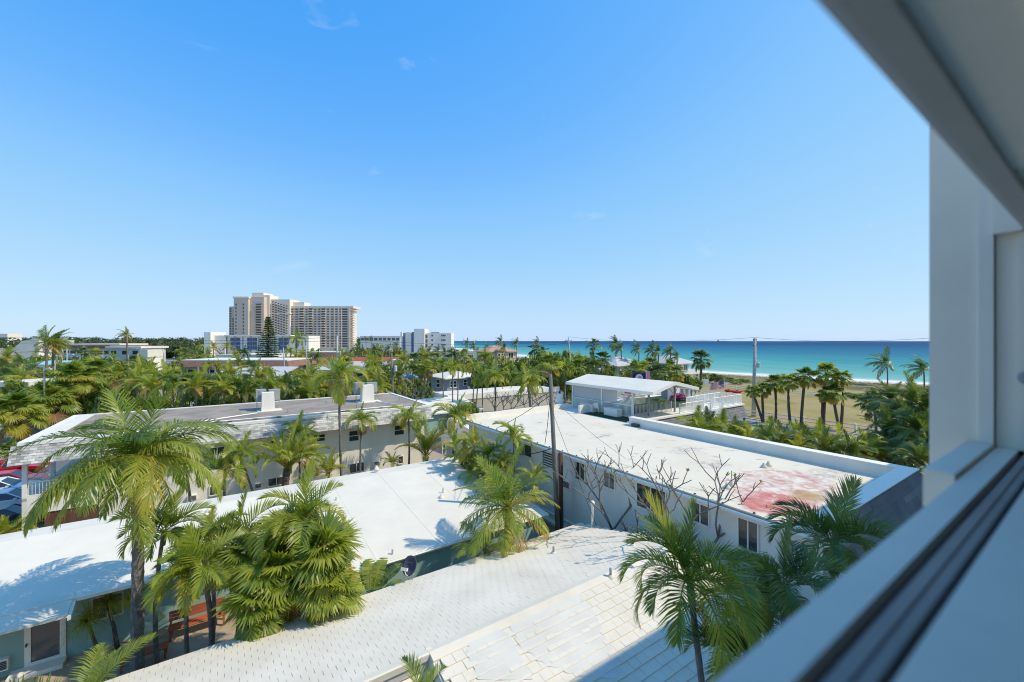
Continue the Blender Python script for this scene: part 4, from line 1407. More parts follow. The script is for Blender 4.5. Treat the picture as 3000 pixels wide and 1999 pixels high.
roof_ac('white plinth with slatted condenser near the far right end of the gravel roof', 1061, 1098, 1130, 1180, 2)

# ------------------------------------------------------------------ flat-roofed building on the right, its terrace wing and skirts
T = Place('flat_roof_apartments', 'two storey white building with a cream flat roof stained red', 'building', 22.0, 16.0)
QA, QB0, QB1, QZ = 16.35, 5.4, 30.8, 5.5
T.box('wall', 16.65, 26.1, 5.75, 30.6, 0, 5.27, 'white_wall')
T.box('wall', 26.1, 43.3, 22.75, 32.2, 0, 5.27, 'white_wall')
T.box('roof', QA, 26.3, QB0, QB1, 5.28, QZ, 'stained_membrane')
T.box('roof', 26.3, 43.8, 22.2, 32.4, 5.28, QZ, 'white_membrane')
T.box('roof_edge', QA - 0.05, QA + 0.06, QB0 + 0.5, QB1, QZ, QZ + 0.05, 'tile_white')
T.mb('gutter', MB().tube([(QA - 0.1, QB0 + 0.5, QZ - 0.12), (QA - 0.1, QB1, QZ - 0.12)], 0.075, 6), 'white_metal')
for i in range(20):
    T.box('gutter_clip', QA - 0.02, QA + 0.03, 6.6 + i * 1.2, 6.68 + i * 1.2, QZ + 0.051, QZ + 0.09, 'brown_wood')
T.box('fascia', QA + 0.02, QA + 0.07, QB0 + 0.5, QB1, QZ - 0.32, QZ - 0.05, 'white_trim')
T.box('parapet', 25.85, 26.3, QB0 + 0.56, 21.7, QZ, 6.08, 'white_wall')
T.box('parapet', QA, 26.3, QB0, QB0 + 0.555, QZ - 0.35, 6.08, 'white_wall')
T.box('parapet_cap', 25.8, 26.4, QB0 + 0.60, 21.75, 6.08, 6.12, 'white_trim')
T.box('parapet_cap', QA - 0.04, 26.4, QB0 - 0.06, QB0 + 0.597, 6.08, 6.12, 'white_trim')
T.box('parapet', QA, 27.6, QB1 - 0.3, QB1, QZ, 5.92, 'white_wall')
T.box('parapet', 26.3, 28.2, 27.6, 27.85, QZ, 6.2, 'white_wall')
T.box('access_panel', 25.83, 25.85, 18.2, 20.4, 5.62, 6.0, 'white_trim')
T.box('drain_box', 25.6, 25.848, 20.7, 21.3, QZ, 5.72, 'dark_metal')
def skirt_boards(a0, a1, b_top, z_top, db, dz, rows, w, mat='grey_shingle', name='shingle'):
    m = MB().prism([(b_top, z_top), (b_top + db, z_top + dz), (b_top + 0.25, z_top + dz)], a0, a1, 'x')
    T.mb('skirt', m, 'dark_shingle')
    n = max(1, int((a1 - a0) / w))
    nrm = math.hypot(db, dz)
    for i in range(rows):
        for j in range(n + 1):
            x0 = a0 + (a1 - a0) * (j - (0.5 if i % 2 else 0)) / n
            x1 = x0 + (a1 - a0) / n
            x0, x1 = max(a0, x0) + 0.006, min(a1, x1) - 0.006
            if x1 - x0 < 0.05:
                continue
            f0, f1 = i / rows, (i + 1) / rows
            o = 0.035
            bt, bb, zt, zb = b_top + db * f0, b_top + db * f1, z_top + dz * f0, z_top + dz * f1
            c = ((x0 + x1) / 2, bb, zb)
            vs = [(x0, bb - 0.002, zb + 0.01), (x1, bb - 0.002, zb + 0.01), (x1, bt - 0.002, zt), (x0, bt - 0.002, zt),
                  (x0, bb - o, zb), (x1, bb - o, zb), (x1, bt - 0.012, zt - 0.01), (x0, bt - 0.012, zt - 0.01)]
            mb = MB().hexa(vs, sr.uniform(0.1, 0.9))
            T.mb(name, mb, mat)
skirt_boards(QA, 26.35, QB0 - 0.02, 6.02, -0.55, -1.35, 6, 3.3)
skirt_boards(27.3, 35.4, 22.15, 5.42, -0.5, -1.15, 5, 0.62)
skirt_boards(38.6, 43.9, 22.15, 5.42, -0.5, -1.15, 5, 0.62)
T.box('roof_edge', 26.4, 43.95, 22.0, 22.4, QZ - 0.06, QZ + 0.08, 'white_trim')
T.box('roof_edge', 43.5, 43.95, 22.41, 32.4, QZ - 0.06, QZ + 0.08, 'white_trim')
WA = 16.65
for w_ in [(1515, 1296, 1560, 1336, 1, 0), (1686, 1350, 1716, 1409, 1, 0), (1770, 1380, 1803, 1432, 1, 0), (1866, 1412, 1953, 1500, 1, 0), (2026, 1468, 2080, 1536, 1, 0), (2162, 1518, 2224, 1614, 1, 0)]:
    T.win_px('-a', WA, *w_[:4], mull=w_[4], rails=w_[5], pane='pane_green', sill=True)
T.ac('-a', WA, 1655, 1407, 1676, 1431)
T.ac('-a', WA, 1925, 1520, 1962, 1556)
lv = T.win_px('-a', WA, 1590, 1312, 1634, 1372, mull=0, pane='opening_dark', name='louvred_opening')
for i in range(9):
    obj('slat', boxmesh(1.15, 0.05, 0.045, 'white_trim'), lv, (0, -0.06, -0.62 + i * 0.155), (R(25), 0, 0))
T.mb('wall_pipe', MB().tube([(WA - 0.08, 22.0, 1.4), (WA - 0.08, 9.0, 1.5)], 0.05, 6), 'white_metal')
T.box('ledge', WA - 0.35, WA - 0.02, 8.0, 24.0, 0.9, 1.05, 'white_trim')
for (u, v) in ((2238, 1371), (2252, 1366), (2130, 1432), (2145, 1427)):
    p = toAB(PZ(u, v, QZ))
    T.mb('roof_vent', MB().lathe([(0.17, 0), (0.15, 0.07), (0.08, 0.14), (0.05, 0.24), (0.0, 0.25)], 12, (p[0], p[1], QZ)), 'tile_white', smooth=True)
T.win_px('-b', 5.75, 2610, 1525, 2660, 1590, mull=1, pane='pane_green')

def railing(PL, line, z0, h=1.0, step=0.16, mat='white_metal', bar=0.02, parent=None):
    m = MB()
    for (a0, b0), (a1, b1) in zip(line[:-1], line[1:]):
        L = math.hypot(a1 - a0, b1 - b0)
        n = max(1, int(L / step))
        for i in range(n + 1):
            f = i / n
            a, b = a0 + (a1 - a0) * f, b0 + (b1 - b0) * f
            big = 0.04 if i % 12 == 0 else bar
            m.box(a - big, a + big, b - big, b + big, z0, z0 + h + (0.06 if i % 12 == 0 else 0))
        for zz in (z0 + 0.08, z0 + h):
            m.tube([(a0, b0, zz), (a1, b1, zz)], 0.035, 4)
    return tag(PL.mb('railing', m, mat), kind='stuff')
RL = Place('terrace_railing', 'white picket railing round the roof terrace above the dark shingles', 'railing', 40, 24, QZ)
railing(RL, [(33.2, 22.25), (36.9, 22.25)], QZ + 0.08, 0.85)
railing(RL, [(38.4, 22.25), (43.7, 22.25)], QZ + 0.08, 0.95)
railing(RL, [(43.7, 22.25), (43.7, 32.2)], QZ + 0.08, 0.95)
railing(RL, [(43.7, 32.2), (33.0, 32.2)], QZ + 0.08, 0.95)
railing(RL, [(36.9, 22.25), (36.9, 24.0), (40.5, 24.4), (43.6, 24.4)], QZ + 0.02, 1.0)
# stair from the terrace down
ST = Place('outdoor_stair', 'white metal stair climbing to the roof terrace', 'stair', 37.5, 21.3, 3.6)
for i in range(9):
    f = i / 8
    ST.box('step', 35.6 + 1.9 * f, 35.9 + 1.9 * f, 20.8, 21.85, 3.75 + 1.7 * f, 3.80 + 1.7 * f, 'pale_grey')
for b in (20.78, 21.87):
    ST.mb('stringer', MB().prism([(35.5, 3.55), (37.9, 5.55), (37.9, 5.3), (35.5, 3.3)], b - 0.02, b + 0.02, 'y'), 'white_metal')
    hr = MB()
    hr.tube([(35.5, b, 4.6), (37.6, b, 6.5)], 0.035, 5)
    for i in range(12):
        f = i / 11
        hr.tube([(35.55 + 2.0 * f, b, 3.65 + 1.8 * f), (35.55 + 2.0 * f, b, 4.64 + 1.82 * f)], 0.018, 4)
    ST.mb('handrail', hr, 'white_metal')
ST.box('screen_wall', 38.0, 39.0, 21.7, 21.8, 4.2, 5.6, 'white_trim')
ST.box('gate_post', 37.5, 37.6, 21.9, 22.0, 4.4, 6.5, 'white_metal')
ST.box('stair_foot', 35.4, 38.0, 20.8, 21.9, 3.2, 3.3, 'white_wall')
for aa in (35.5, 37.8):
    ST.box('stair_post', aa, aa + 0.1, 21.2, 21.3, 0, 3.2, 'white_metal')

# pavilion on the roof terrace
PV = Place('roof_pavilion', 'open white pavilion with a low gabled roof on the roof terrace', 'pavilion', 30.5, 27.0, QZ)
VA0, VA1, VAM, VB0, VB1 = 28.0, 34.4, 31.0, 21.2, 31.4
VE, VR = 7.83, 8.5
m = MB().prism([(VA0, VE), (VAM, VR), (VAM, VR + 0.1), (VA0, VE + 0.12)], VB0, VB1, 'y')
PV.mb('roof', m, 'white_membrane')
m = MB().prism([(VAM, VR), (VA1, VE), (VA1, VE + 0.12), (VAM, VR + 0.1)], VB0, VB1, 'y')
PV.mb('roof', m, 'white_membrane')
PV.box('fascia', VA0 - 0.04, VA0 - 0.002, VB0, VB1, VE - 0.12, VE + 0.11, 'white_trim')
PV.box('fascia', VA1 + 0.002, VA1 + 0.04, VB0, VB1, VE - 0.12, VE + 0.11, 'white_trim')
for (x0, z0, x1, z1) in ((VA0, VE, VAM, VR), (VAM, VR, VA1, VE)):
    PV.mb('rake_board', MB().prism([(x0, z0 - 0.16), (x1, z1 - 0.16), (x1, z1 + 0.11), (x0, z0 + 0.13)], VB0 - 0.06, VB0 - 0.003, 'y'), 'white_trim')
for (a, b) in ((28.45, 23.5), (28.45, 27.0), (28.45, 30.9), (33.9, 23.2), (33.9, 30.9), (30.2, 23.2)):
    PV.box('post', a, a + 0.14, b, b + 0.14, QZ, VE - 0.01, 'grey_metal' if a > 30 else 'white_metal')
PV.box('screen', 28.5, 28.52, 25.3, 30.85, 6.55, 7.7, 'sheer_screen')
lat = MB()
lat.box(28.46, 28.5, 23.66, 25.25, 6.5, 6.58); lat.box(28.46, 28.5, 23.66, 25.25, 7.45, 7.5)
lat.box(28.46, 28.5, 24.42, 24.5, 6.58, 7.45)
PV.mb('louvre_frame', lat, 'white_trim')
for i in range(9):
    PV.box('slat', 28.46, 28.49, 23.66, 25.25, 6.62 + i * 0.095, 6.675 + i * 0.095, 'white_trim')
for i in range(9):
    PV.box('slat', 28.62, 30.15, 23.52, 23.55, 6.62 + i * 0.095, 6.675 + i * 0.095, 'white_trim')
pk = MB()
for i in range(58):
    b = 23.66 + i * 0.125
    pk.box(28.47, 28.5, b, b + 0.06, QZ + 0.05, 6.5)
pk.box(28.455, 28.515, 23.64, 30.9, 6.46, 6.52)
tag(PV.mb('picket', pk, 'white_trim'), kind='stuff')
pk = MB()
for i in range(30):
    a = 28.6 + i * 0.18
    pk.box(a, a + 0.05, 23.52, 23.55, QZ + 0.05, 6.5)
tag(PV.mb('picket', pk, 'pale_grey'), kind='stuff')
PV.box('back_wall', 28.6, 33.9, 30.95, 31.05, QZ, 7.6, 'pale_grey')
for (a0, a1) in ((33.0, 33.95), (33.95, 34.5)):
    PV.mb('brace', MB().tube([(33.95, 23.25, 7.1), (33.0 if a0 < 33.5 else 34.35, 23.25, 7.75)], 0.035, 4), 'grey_metal')
TF = Place('artificial_turf', 'dark green artificial turf beside the pavilion', 'turf mat', 27.4, 25, QZ)
TF.box('mat', 26.5, 28.3, 22.5, 27.5, QZ + 0.004, QZ + 0.03, 'turf')
tag(TF.mb('mat', MB().box(29, 43, 24.7, 31, QZ + 0.004, QZ + 0.03), 'turf'))

def deck_box(label, u0, v0, u1, v1):
    p = toAB(PZ((u0 + u1) / 2, v1, QZ))
    D = Place('deck_box', label, 'storage box', p[0], p[1], QZ, 'storage boxes beside the pavilion')
    a, b = 27.5, p[1]
    D.box('body', a, a + 0.65, b - 0.75, b + 0.75, QZ + 0.03, QZ + 0.58, 'white_trim')
    D.box('lid', a - 0.03, a + 0.68, b - 0.78, b + 0.78, QZ + 0.582, QZ + 0.66, 'white_trim')
deck_box('white storage box under the pavilion screen, the farther one', 1690, 1180, 1735, 1208)
deck_box('white storage box on the turf, the nearer one', 1755, 1195, 1805, 1222)
def chair(label, a, b, z, rz):
    t = thing('plastic_chair', label, 'chair', AB(a, b, z), rz)
    MB().box(-0.25, 0.25, -0.25, 0.25, 0.4, 0.44).build('seat', 'white_trim', t)
    MB().hexa([(-0.24, 0.22, 0.44), (0.24, 0.22, 0.44), (0.24, 0.26, 0.44), (-0.24, 0.26, 0.44), (-0.22, 0.32, 0.88), (0.22, 0.32, 0.88), (0.22, 0.36, 0.88), (-0.22, 0.36, 0.88)]).build('backrest', 'white_trim', t)
    for x in (-0.23, 0.23):
        MB().tube([(x, -0.22, 0.44), (x, -0.22, 0.64), (x, 0.26, 0.64)], 0.025, 5).build('armrest', 'white_trim', t)
        for y in (-0.22, 0.22):
            MB().tube([(x, y, 0.4), (x * 1.1, y * 1.1, 0)], 0.025, 5).build('leg', 'white_trim', t)
chair('white plastic chair between the two storage boxes', 27.9, 27.0, QZ + 0.03, TH + 1.8)
wt = PZ(1640, 1192, QZ)
tk = thing('water_tank', 'white upright water tank at the far edge of the cream roof', 'tank', (wt.x, wt.y, QZ))
MB().lathe([(0.0, 0), (0.33, 0), (0.33, 1.15), (0.2, 1.25), (0.0, 1.27)], 20).build('body', 'white_metal', tk, smooth=False)
MB().tube([(0.1, 0, 1.2), (0.1, 0, 1.6)], 0.04, 6).build('pipe', 'grey_metal', tk)
cb = Place('equipment_cabinet', 'grey equipment cabinet with white side on the roof terrace', 'cabinet', 40.8, 28.2, QZ)
cb.box('body', 39.6, 40.8, 28.0, 28.8, QZ + 0.03, QZ + 1.5, 'grey_metal')
cb.box('side_panel', 40.81, 41.6, 27.9, 28.8, QZ + 0.03, QZ + 1.45, 'white_trim')

# ------------------------------------------------------------------ mid-distance houses
def hip_roof(T, a0, a1, b0, b1, z, rise, mat, over=0.4, hip=None, name='roof'):
    a0, a1, b0, b1 = a0 - over, a1 + over, b0 - over, b1 + over
    if hip is None:
        hip = min(a1 - a0, b1 - b0) / 2 * 0.98
    m = MB()
    if (a1 - a0) >= (b1 - b0):
        bm = (b0 + b1) / 2
        r0, r1 = (a0 + hip, bm, z + rise), (a1 - hip, bm, z + rise)
    else:
        am = (a0 + a1) / 2
        r0, r1 = (am, b0 + hip, z + rise), (am, b1 - hip, z + rise)
    c = [(a0, b0, z), (a1, b0, z), (a1, b1, z), (a0, b1, z)]
    lo = [(p[0], p[1], z - 0.18) for p in c]
    if (a1 - a0) >= (b1 - b0):
        fs = [(0, 1, 5, 4), (1, 2, 5), (2, 3, 4, 5), (3, 0, 4)]
    else:
        fs = [(0, 1, 4), (1, 2, 5, 4), (2, 3, 5), (3, 0, 4, 5)]
    m.add(c + [r0, r1] + lo, fs + [(0, 6, 7, 1), (1, 7, 8, 2), (2, 8, 9, 3), (3, 9, 6, 0), (6, 9, 8, 7)])
    return T.mb(name, m, mat)

# grey cottage
p = toAB(PY(1310, 1110, 80)); ca, cb_ = p[0], p[1]
T = Place('grey_cottage', 'pale grey cottage with white framed windows and rough white roof', 'house', ca + 3.5, cb_ + 3.5)
T.box('wall', ca, ca + 7.2, cb_, cb_ + 7.5, 0, 4.9, 'grey_wall')
hip_roof(T, ca, ca + 7.2, cb_, cb_ + 7.5, 4.95, 1.1, 'white_membrane', 0.9)
T.win_px('-b', cb_, 1319, 1118, 1337, 1136, mull=1, rails=1, fw=0.2)
T.win_px('-b', cb_, 1358, 1114, 1367, 1130, mull=0, rails=1, fw=0.18)
T.win_px('-a', ca, 1279, 1113, 1289, 1136, mull=0, rails=1, fw=0.18)
# skylight house
T = Place('skylight_house', 'low house with a broad white roof and one dark skylight', 'house', 22.5, 55.0)
T.box('wall', 17.5, 29, 50.5, 61.5, 0, 2.6, 'teal_wall')
m = MB().prism([(50, 2.55), (50, 2.7), (57, 3.7), (62, 3.0), (62, 2.85)], 17, 29.5, 'x')
T.mb('roof', m, 'white_membrane')
q = toAB(PZ(1231, 1161, 3.4))
T.box('skylight', q[0] - 0.9, q[0] + 0.9, q[1] - 0.7, q[1] + 0.7, 3.2, 3.72, 'pane_grey')
# low white buildings with parapets
T = Place('low_white_building', 'low white flat roofed building with a pale parapet behind the bare shrubs', 'building', 38, 61)
T.box('wall', 28, 50, 58, 66, 0, 3.4, 'beige_wall')
T.box('roof', 28.3, 49.7, 58.3, 65.7, 3.4, 3.43, 'white_membrane')
T.box('parapet', 27.9, 50.1, 57.9, 58.3, 2.9, 3.75, 'white_wall')
T.box('parapet', 27.9, 28.3, 58.31, 66, 2.9, 3.75, 'white_wall')
T = Place('low_white_shed', 'small white roofed shed beside the skylight house', 'shed', 27, 44)
T.box('wall', 21.2, 29.8, 38.2, 45.8, 0, 2.7, 'white_wall')
m = MB().prism([(38, 2.6), (38, 2.72), (42, 3.3), (46, 2.75), (46, 2.62)], 21, 30, 'x')
T.mb('roof', m, 'white_membrane')
T.win_px('-b', 38.2, 1296, 1296, 1306, 1332, mull=0, rails=1)
# little white shed roof near the thicket
T = Place('white_garden_hut', 'tiny white hut with a slatted window between the palms', 'hut', 19.0, 33.0)
T.box('wall', 17.6, 20.0, 32.2, 34.6, 0, 2.1, 'white_wall')
m = MB().prism([(31.9, 2.1), (31.9, 2.2), (33.4, 2.75), (34.9, 2.2), (34.9, 2.1)], 17.3, 20.3, 'x')
T.mb('roof', m, 'white_membrane')
T.window('-b', 32.2, 18.4, 0.5, 1.2, 1.3, mull=0, rails=2)

# houses by the beach
p = toAB(PY(1815, 1075, 115))
T = Place('grey_beach_house', 'grey beach house with a pale hipped roof and dark awnings', 'house', p[0] + 2, p[1] + 4)
a0, b0 = p[0] - 1.0, p[1]
T.box('wall', a0, a0 + 12, b0, b0 + 10, 0, 5.2, 'grey_wall')
hip_roof(T, a0, a0 + 12, b0, b0 + 10, 5.25, 2.2, 'grey_roof', 0.7)
T.box('wall', a0 - 5, a0 - 0.02, b0 + 2, b0 + 9, 0, 4.4, 'grey_wall')
for c in (a0 + 1.6, a0 + 5.6, a0 + 9.4):
    T.window('-b', b0, c, 1.7, 1.5, 3.4, mull=0, rails=1, fw=0.15)
    m = MB().prism([(b0 - 0.03, 4.5), (b0 - 0.9, 3.8), (b0 - 0.9, 3.72), (b0 - 0.03, 4.4)], c - 1.1, c + 1.1, 'x')
    T.mb('awning', m, 'screen_and_shade_blue')
for c in (b0 + 2.5, b0 + 6):
    T.window('-a', a0, c, 1.6, 1.4, 3.5, mull=0, rails=1, fw=0.15)
p = toAB(PY(2005, 1062, 122))
T = Place('white_balcony_house', 'white two storey beach house with a railed balcony', 'house', p[0], p[1] + 5)
a0, b0 = p[0] - 7, p[1]
T.box('wall', a0, a0 + 9.5, b0, b0 + 9, 0, 5.6, 'white_wall')
hip_roof(T, a0, a0 + 9.5, b0 - 1.5, b0 + 9, 5.65, 2.2, 'grey_roof', 0.7)
T.box('balcony_slab', a0 - 0.3, a0 + 11, b0 - 2.4, b0 - 0.01, 2.5, 2.75, 'white_wall')
railing(T, [(a0 - 0.2, b0 - 2.3), (a0 + 10.9, b0 - 2.3), (a0 + 10.9, b0)], 2.75, 1.0, 0.4, bar=0.04)
for i in range(4):
    T.box('column', a0 + i * 3.5, a0 + i * 3.5 + 0.3, b0 - 2.3, b0 - 2.0, 0, 2.5, 'white_trim')
for c in (1.6, 4.4, 7.6):
    T.window('-b', b0, a0 + c, 1.7, 2.0, 4.1, mull=1, pane='pane_blue', fw=0.12)
    T.window('-b', b0, a0 + c, 1.7, 1.8, 1.3, mull=0, fw=0.12)
FN = thing('vinyl_fence', 'white panel fence beside the balcony house', 'fence', PZ(2000, 1131))
q0, q1 = PZ(2004, 1131), PZ(2077, 1131)
for i in range(6):
    u = q0.lerp(q1, i / 6); w_ = q0.lerp(q1, (i + 1) / 6)
    L = (w_ - u).length
    obj('panel', boxmesh(L - 0.12, 0.05, 1.75, 'white_trim'), FN, (u + w_) / 2 - FN.location + Vector((0, 0, 0.9)), (0, 0, math.atan2(q1.y - q0.y, q1.x - q0.x)))
    obj('post', boxmesh(0.11, 0.11, 1.95, 'white_trim'), FN, u - FN.location + Vector((0, 0, 0.98)))
# tan-roofed villa
p = toAB(PY(1432, 1036, 170))
a0, b0 = p[0], p[1]
T = Place('tan_roof_villa', 'cream villa with a tan tiled hip roof and an arched window, before the sea', 'house', a0 + 6, b0 + 5)
T.box('wall', a0, a0 + 13.5, b0, b0 + 10, 0, 7.6, 'beige_wall')
hip_roof(T, a0, a0 + 13.5, b0, b0 + 10, 7.65, 2.4, 'tan_roof', 0.9)
T.box('bay', a0 + 3.2, a0 + 7.6, b0 - 1.2, b0 - 0.01, 0, 7.9, 'beige_wall')
hip_roof(T, a0 + 3.2, a0 + 7.6, b0 - 1.2, b0 + 2, 7.95, 1.2, 'tan_roof', 0.5, name='bay_roof')
T.window('-b', b0 - 1.2, a0 + 6.2, 1.5, 3.0, 5.4, mull=1, rails=1, fw=0.2)
T.window('-b', b0 - 1.2, a0 + 4.2, 1.0, 2.0, 5.8, mull=0, rails=1, fw=0.2)
T.window('-b', b0, a0 + 10.8, 2.4, 2.2, 5.9, mull=1, fw=0.2, pane='opening_dark')
T.window('-a', a0, b0 + 4, 2.0, 3.0, 5.4, mull=0, fw=0.2, pane='opening_dark')

# brown-roofed motel
p = toAB(PY(545, 1075, 105))
def far_box_house(name, label, u0, u1, y, v_eave, v_top, wall, roof, depth=10, over=0.6, style='flat', wins=0, wz=None, cat='building', winw=1.8, winh=1.3, rail=False, pane='pane_dark'):
    """a house whose front stands square to the view line's cross direction, set on the ground at distance y"""
    pl, pr = PY(u0, v_eave, y), PY(u1, v_eave, y)
    w = pr.x - pl.x
    ze = pl.z
    zt = H - (v_top - CV) * y / F
    t = thing(name, label, cat, ((pl.x + pr.x) / 2, y + depth / 2, 0))
    MB().box(-w / 2, w / 2, -depth / 2, depth / 2, 0, ze).build('wall', wall, t)
    o = over
    if style == 'flat':
        MB().box(-w / 2 - o, w / 2 + o, -depth / 2 - o, depth / 2 + o, ze + 0.005, zt).build('roof', roof, t)
    elif style == 'skirt':
        m = MB()
        a, b = w / 2 + o, depth / 2 + o
        m.hexa([(-a, -b, ze), (a, -b, ze), (a, b, ze), (-a, b, ze), (-a + 1, -b + 1, zt), (a - 1, -b + 1, zt), (a - 1, b - 1, zt), (-a + 1, b - 1, zt)])
        m.build('roof', roof, t)
        MB().box(-a + 1, a - 1, -b + 1, b - 1, zt + 0.003, zt + 0.25).build('roof_edge', 'white_trim', t)
    elif style == 'gable':
        m = MB().prism([(-depth / 2 - o, ze), (0, zt), (depth / 2 + o, ze), (depth / 2 + o, ze - 0.15), (-depth / 2 - o, ze - 0.15)], -w / 2 - o, w / 2 + o, 'x')
        m.build('roof', roof, t)
    elif style == 'shed':
        m = MB().prism([(-depth / 2 - o, ze), (depth / 2 + o, zt), (depth / 2 + o, zt - 0.2), (-depth / 2 - o, ze - 0.2)], -w / 2 - o, w / 2 + o, 'x')
        m.build('roof', roof, t)
    for i in range(wins):
        x = -w / 2 + w * (i + 0.5) / wins
        f = MB()
        f.box(-winw / 2 - .08, winw / 2 + .08, -0.06, 0, -winh / 2 - .08, -winh / 2); f.box(-winw / 2 - .08, winw / 2 + .08, -0.06, 0, winh / 2, winh / 2 + .08)
        f.box(-winw / 2 - .08, -winw / 2, -0.06, 0, -winh / 2, winh / 2); f.box(winw / 2, winw / 2 + .08, -0.06, 0, -winh / 2, winh / 2)
        fo = f.build('window', 'white_trim', t, (x, -depth / 2 - 0.002, wz if wz else ze - 1.4))
        obj('pane', boxmesh(winw, 0.02, winh, pane), fo, (0, -0.02, 0))
    if rail:
        m = MB()
        zb = ze - 2.6
        m.box(-w / 2, w / 2, -depth / 2 - 1.4, -depth / 2 - 0.01, zb - 0.2, zb)
        for i in range(int(w / 0.45)):
            x = -w / 2 + i * 0.45
            m.box(x, x + 0.1, -depth / 2 - 1.38, -depth / 2 - 1.3, zb, zb + 1.0)
        m.box(-w / 2, w / 2, -depth / 2 - 1.4, -depth / 2 - 1.3, zb + 1.0, zb + 1.1)
        tag(m.build('railing', 'white_metal', t), kind='stuff')
        for i in range(7):
            x = -w / 2 + w * i / 6
            obj('column', boxmesh(0.3, 0.3, ze, 'white_trim'), t, (x, -depth / 2 - 1.35, ze / 2))
    return t
far_box_house('brown_roof_motel', 'long two storey motel with a brown skirt roof and white balcony rail', 545, 838, 105, 1075, 1058, 'beige_wall', 'brown_roof', 12, 1.6, 'skirt', 9, None, rail=True)
far_box_house('grey_slat_roof_house', 'low house with a ribbed grey roof in front of the brown roofed motel', 600, 800, 88, 1111, 1083, 'white_wall', 'grey_roof', 9, 0.5, 'shed', 5)
far_box_house('white_roof_store', 'low white roofed store behind the motel', 640, 800, 135, 1049, 1040, 'white_wall', 'white_membrane', 14, 0.5, 'flat', 6)
far_box_house('red_roof_house', 'white house with a wide red roof behind the white pole', 915, 1140, 118, 1067, 1052, 'white_wall', 'red_roof', 10, 0.8, 'shed', 6)
far_box_house('brown_mansard_house', 'house with a reddish brown mansard band beside the white pole', 905, 986, 140, 1049, 1034, 'grey_wall', 'brown_roof', 11, 0.8, 'skirt', 4)
far_box_house('grey_flat_roof_house', 'white house with a flat grey roof among the palms', 910, 1098, 92, 1085, 1068, 'white_wall', 'grey_roof', 12, 0.5, 'shed', 6)
far_box_house('white_cabana', 'white cabana building beside the blue umbrellas', 1145, 1192, 105, 1062, 1056, 'white_wall', 'white_membrane', 8, 0.4, 'flat', 2)
far_box_house('long_white_terrace_house', 'long low white building under the coconut palms before the sea', 1225, 1440, 210, 1036, 1030, 'white_wall', 'white_membrane', 14, 0.4, 'flat', 9)
far_box_house('brown_gable_motel', 'white motel with a flat brown roof at the far left', 185, 322, 140, 1022, 1013, 'white_wall', 'brown_roof', 14, 0.8, 'flat', 7)
far_box_house('white_carport', 'white roofed open building right of the brown roofed motel at far left', 318, 412, 138, 1022, 1016, 'pale_grey', 'white_membrane', 10, 0.6, 'flat', 3, pane='opening_dark')
far_box_house('white_long_store', 'long white store roof just below the distant wood', 200, 350, 190, 1014, 1008, 'white_wall', 'white_membrane', 14, 0.5, 'flat', 0)
far_box_house('teal_canopy_shop', 'small shop with a pale teal canopy at the left', 70, 132, 110, 1069, 1061, 'white_wall', 'teal_roof', 6, 0.7, 'shed', 2)
far_box_house('white_block_house', 'small white building edge beside the far street', 412, 432, 135, 1048, 1026, 'white_wall', 'white_membrane', 6, 0.2, 'flat', 0)
far_box_house('low_garden_wall_house', 'long low white wall among the left palms', 150, 330, 120, 1067, 1063, 'white_wall', 'white_membrane', 0.6, 0.05, 'flat', 0, cat='wall')
far_box_house('black_white_awning_shop', 'white shop front with a dark canopy at the far left edge', -30, 85, 62, 1135, 1120, 'white_wall', 'white_membrane', 5, 0.5, 'flat', 4, pane='opening_dark')
far_box_house('white_hotel_block', 'small white block on the skyline at far left', -6, 22, 700, 990, 979, 'white_wall', 'white_membrane', 20, 0.5, 'flat', 3, winw=6, winh=4, pane='pane_grey')
# white sail-shaped roof
sp = [PY(28, 1034, 190), PY(64, 1000, 190), PY(90, 996, 190), PY(117, 989, 190), PY(108, 1030, 190)]
t = thing('white_sail_roof', 'tall white sail shaped roof at the far left', 'building', (sp[0].x, 190, 0))
m = MB()
n_ = len(sp)
m.add([(p.x - sp[0].x, 0, p.z) for p in sp] + [(p.x - sp[0].x + 1, 14, p.z - 1.5) for p in sp], [tuple(range(n_)), tuple(range(2 * n_ - 1, n_ - 1, -1))] + [(i, i + n_, (i + 1) % n_ + n_, (i + 1) % n_) for i in range(n_)])
m.build('roof', 'white_membrane', t)
MB().box(1, 12, 1, 13, 0, 7).build('wall', 'white_wall', t)

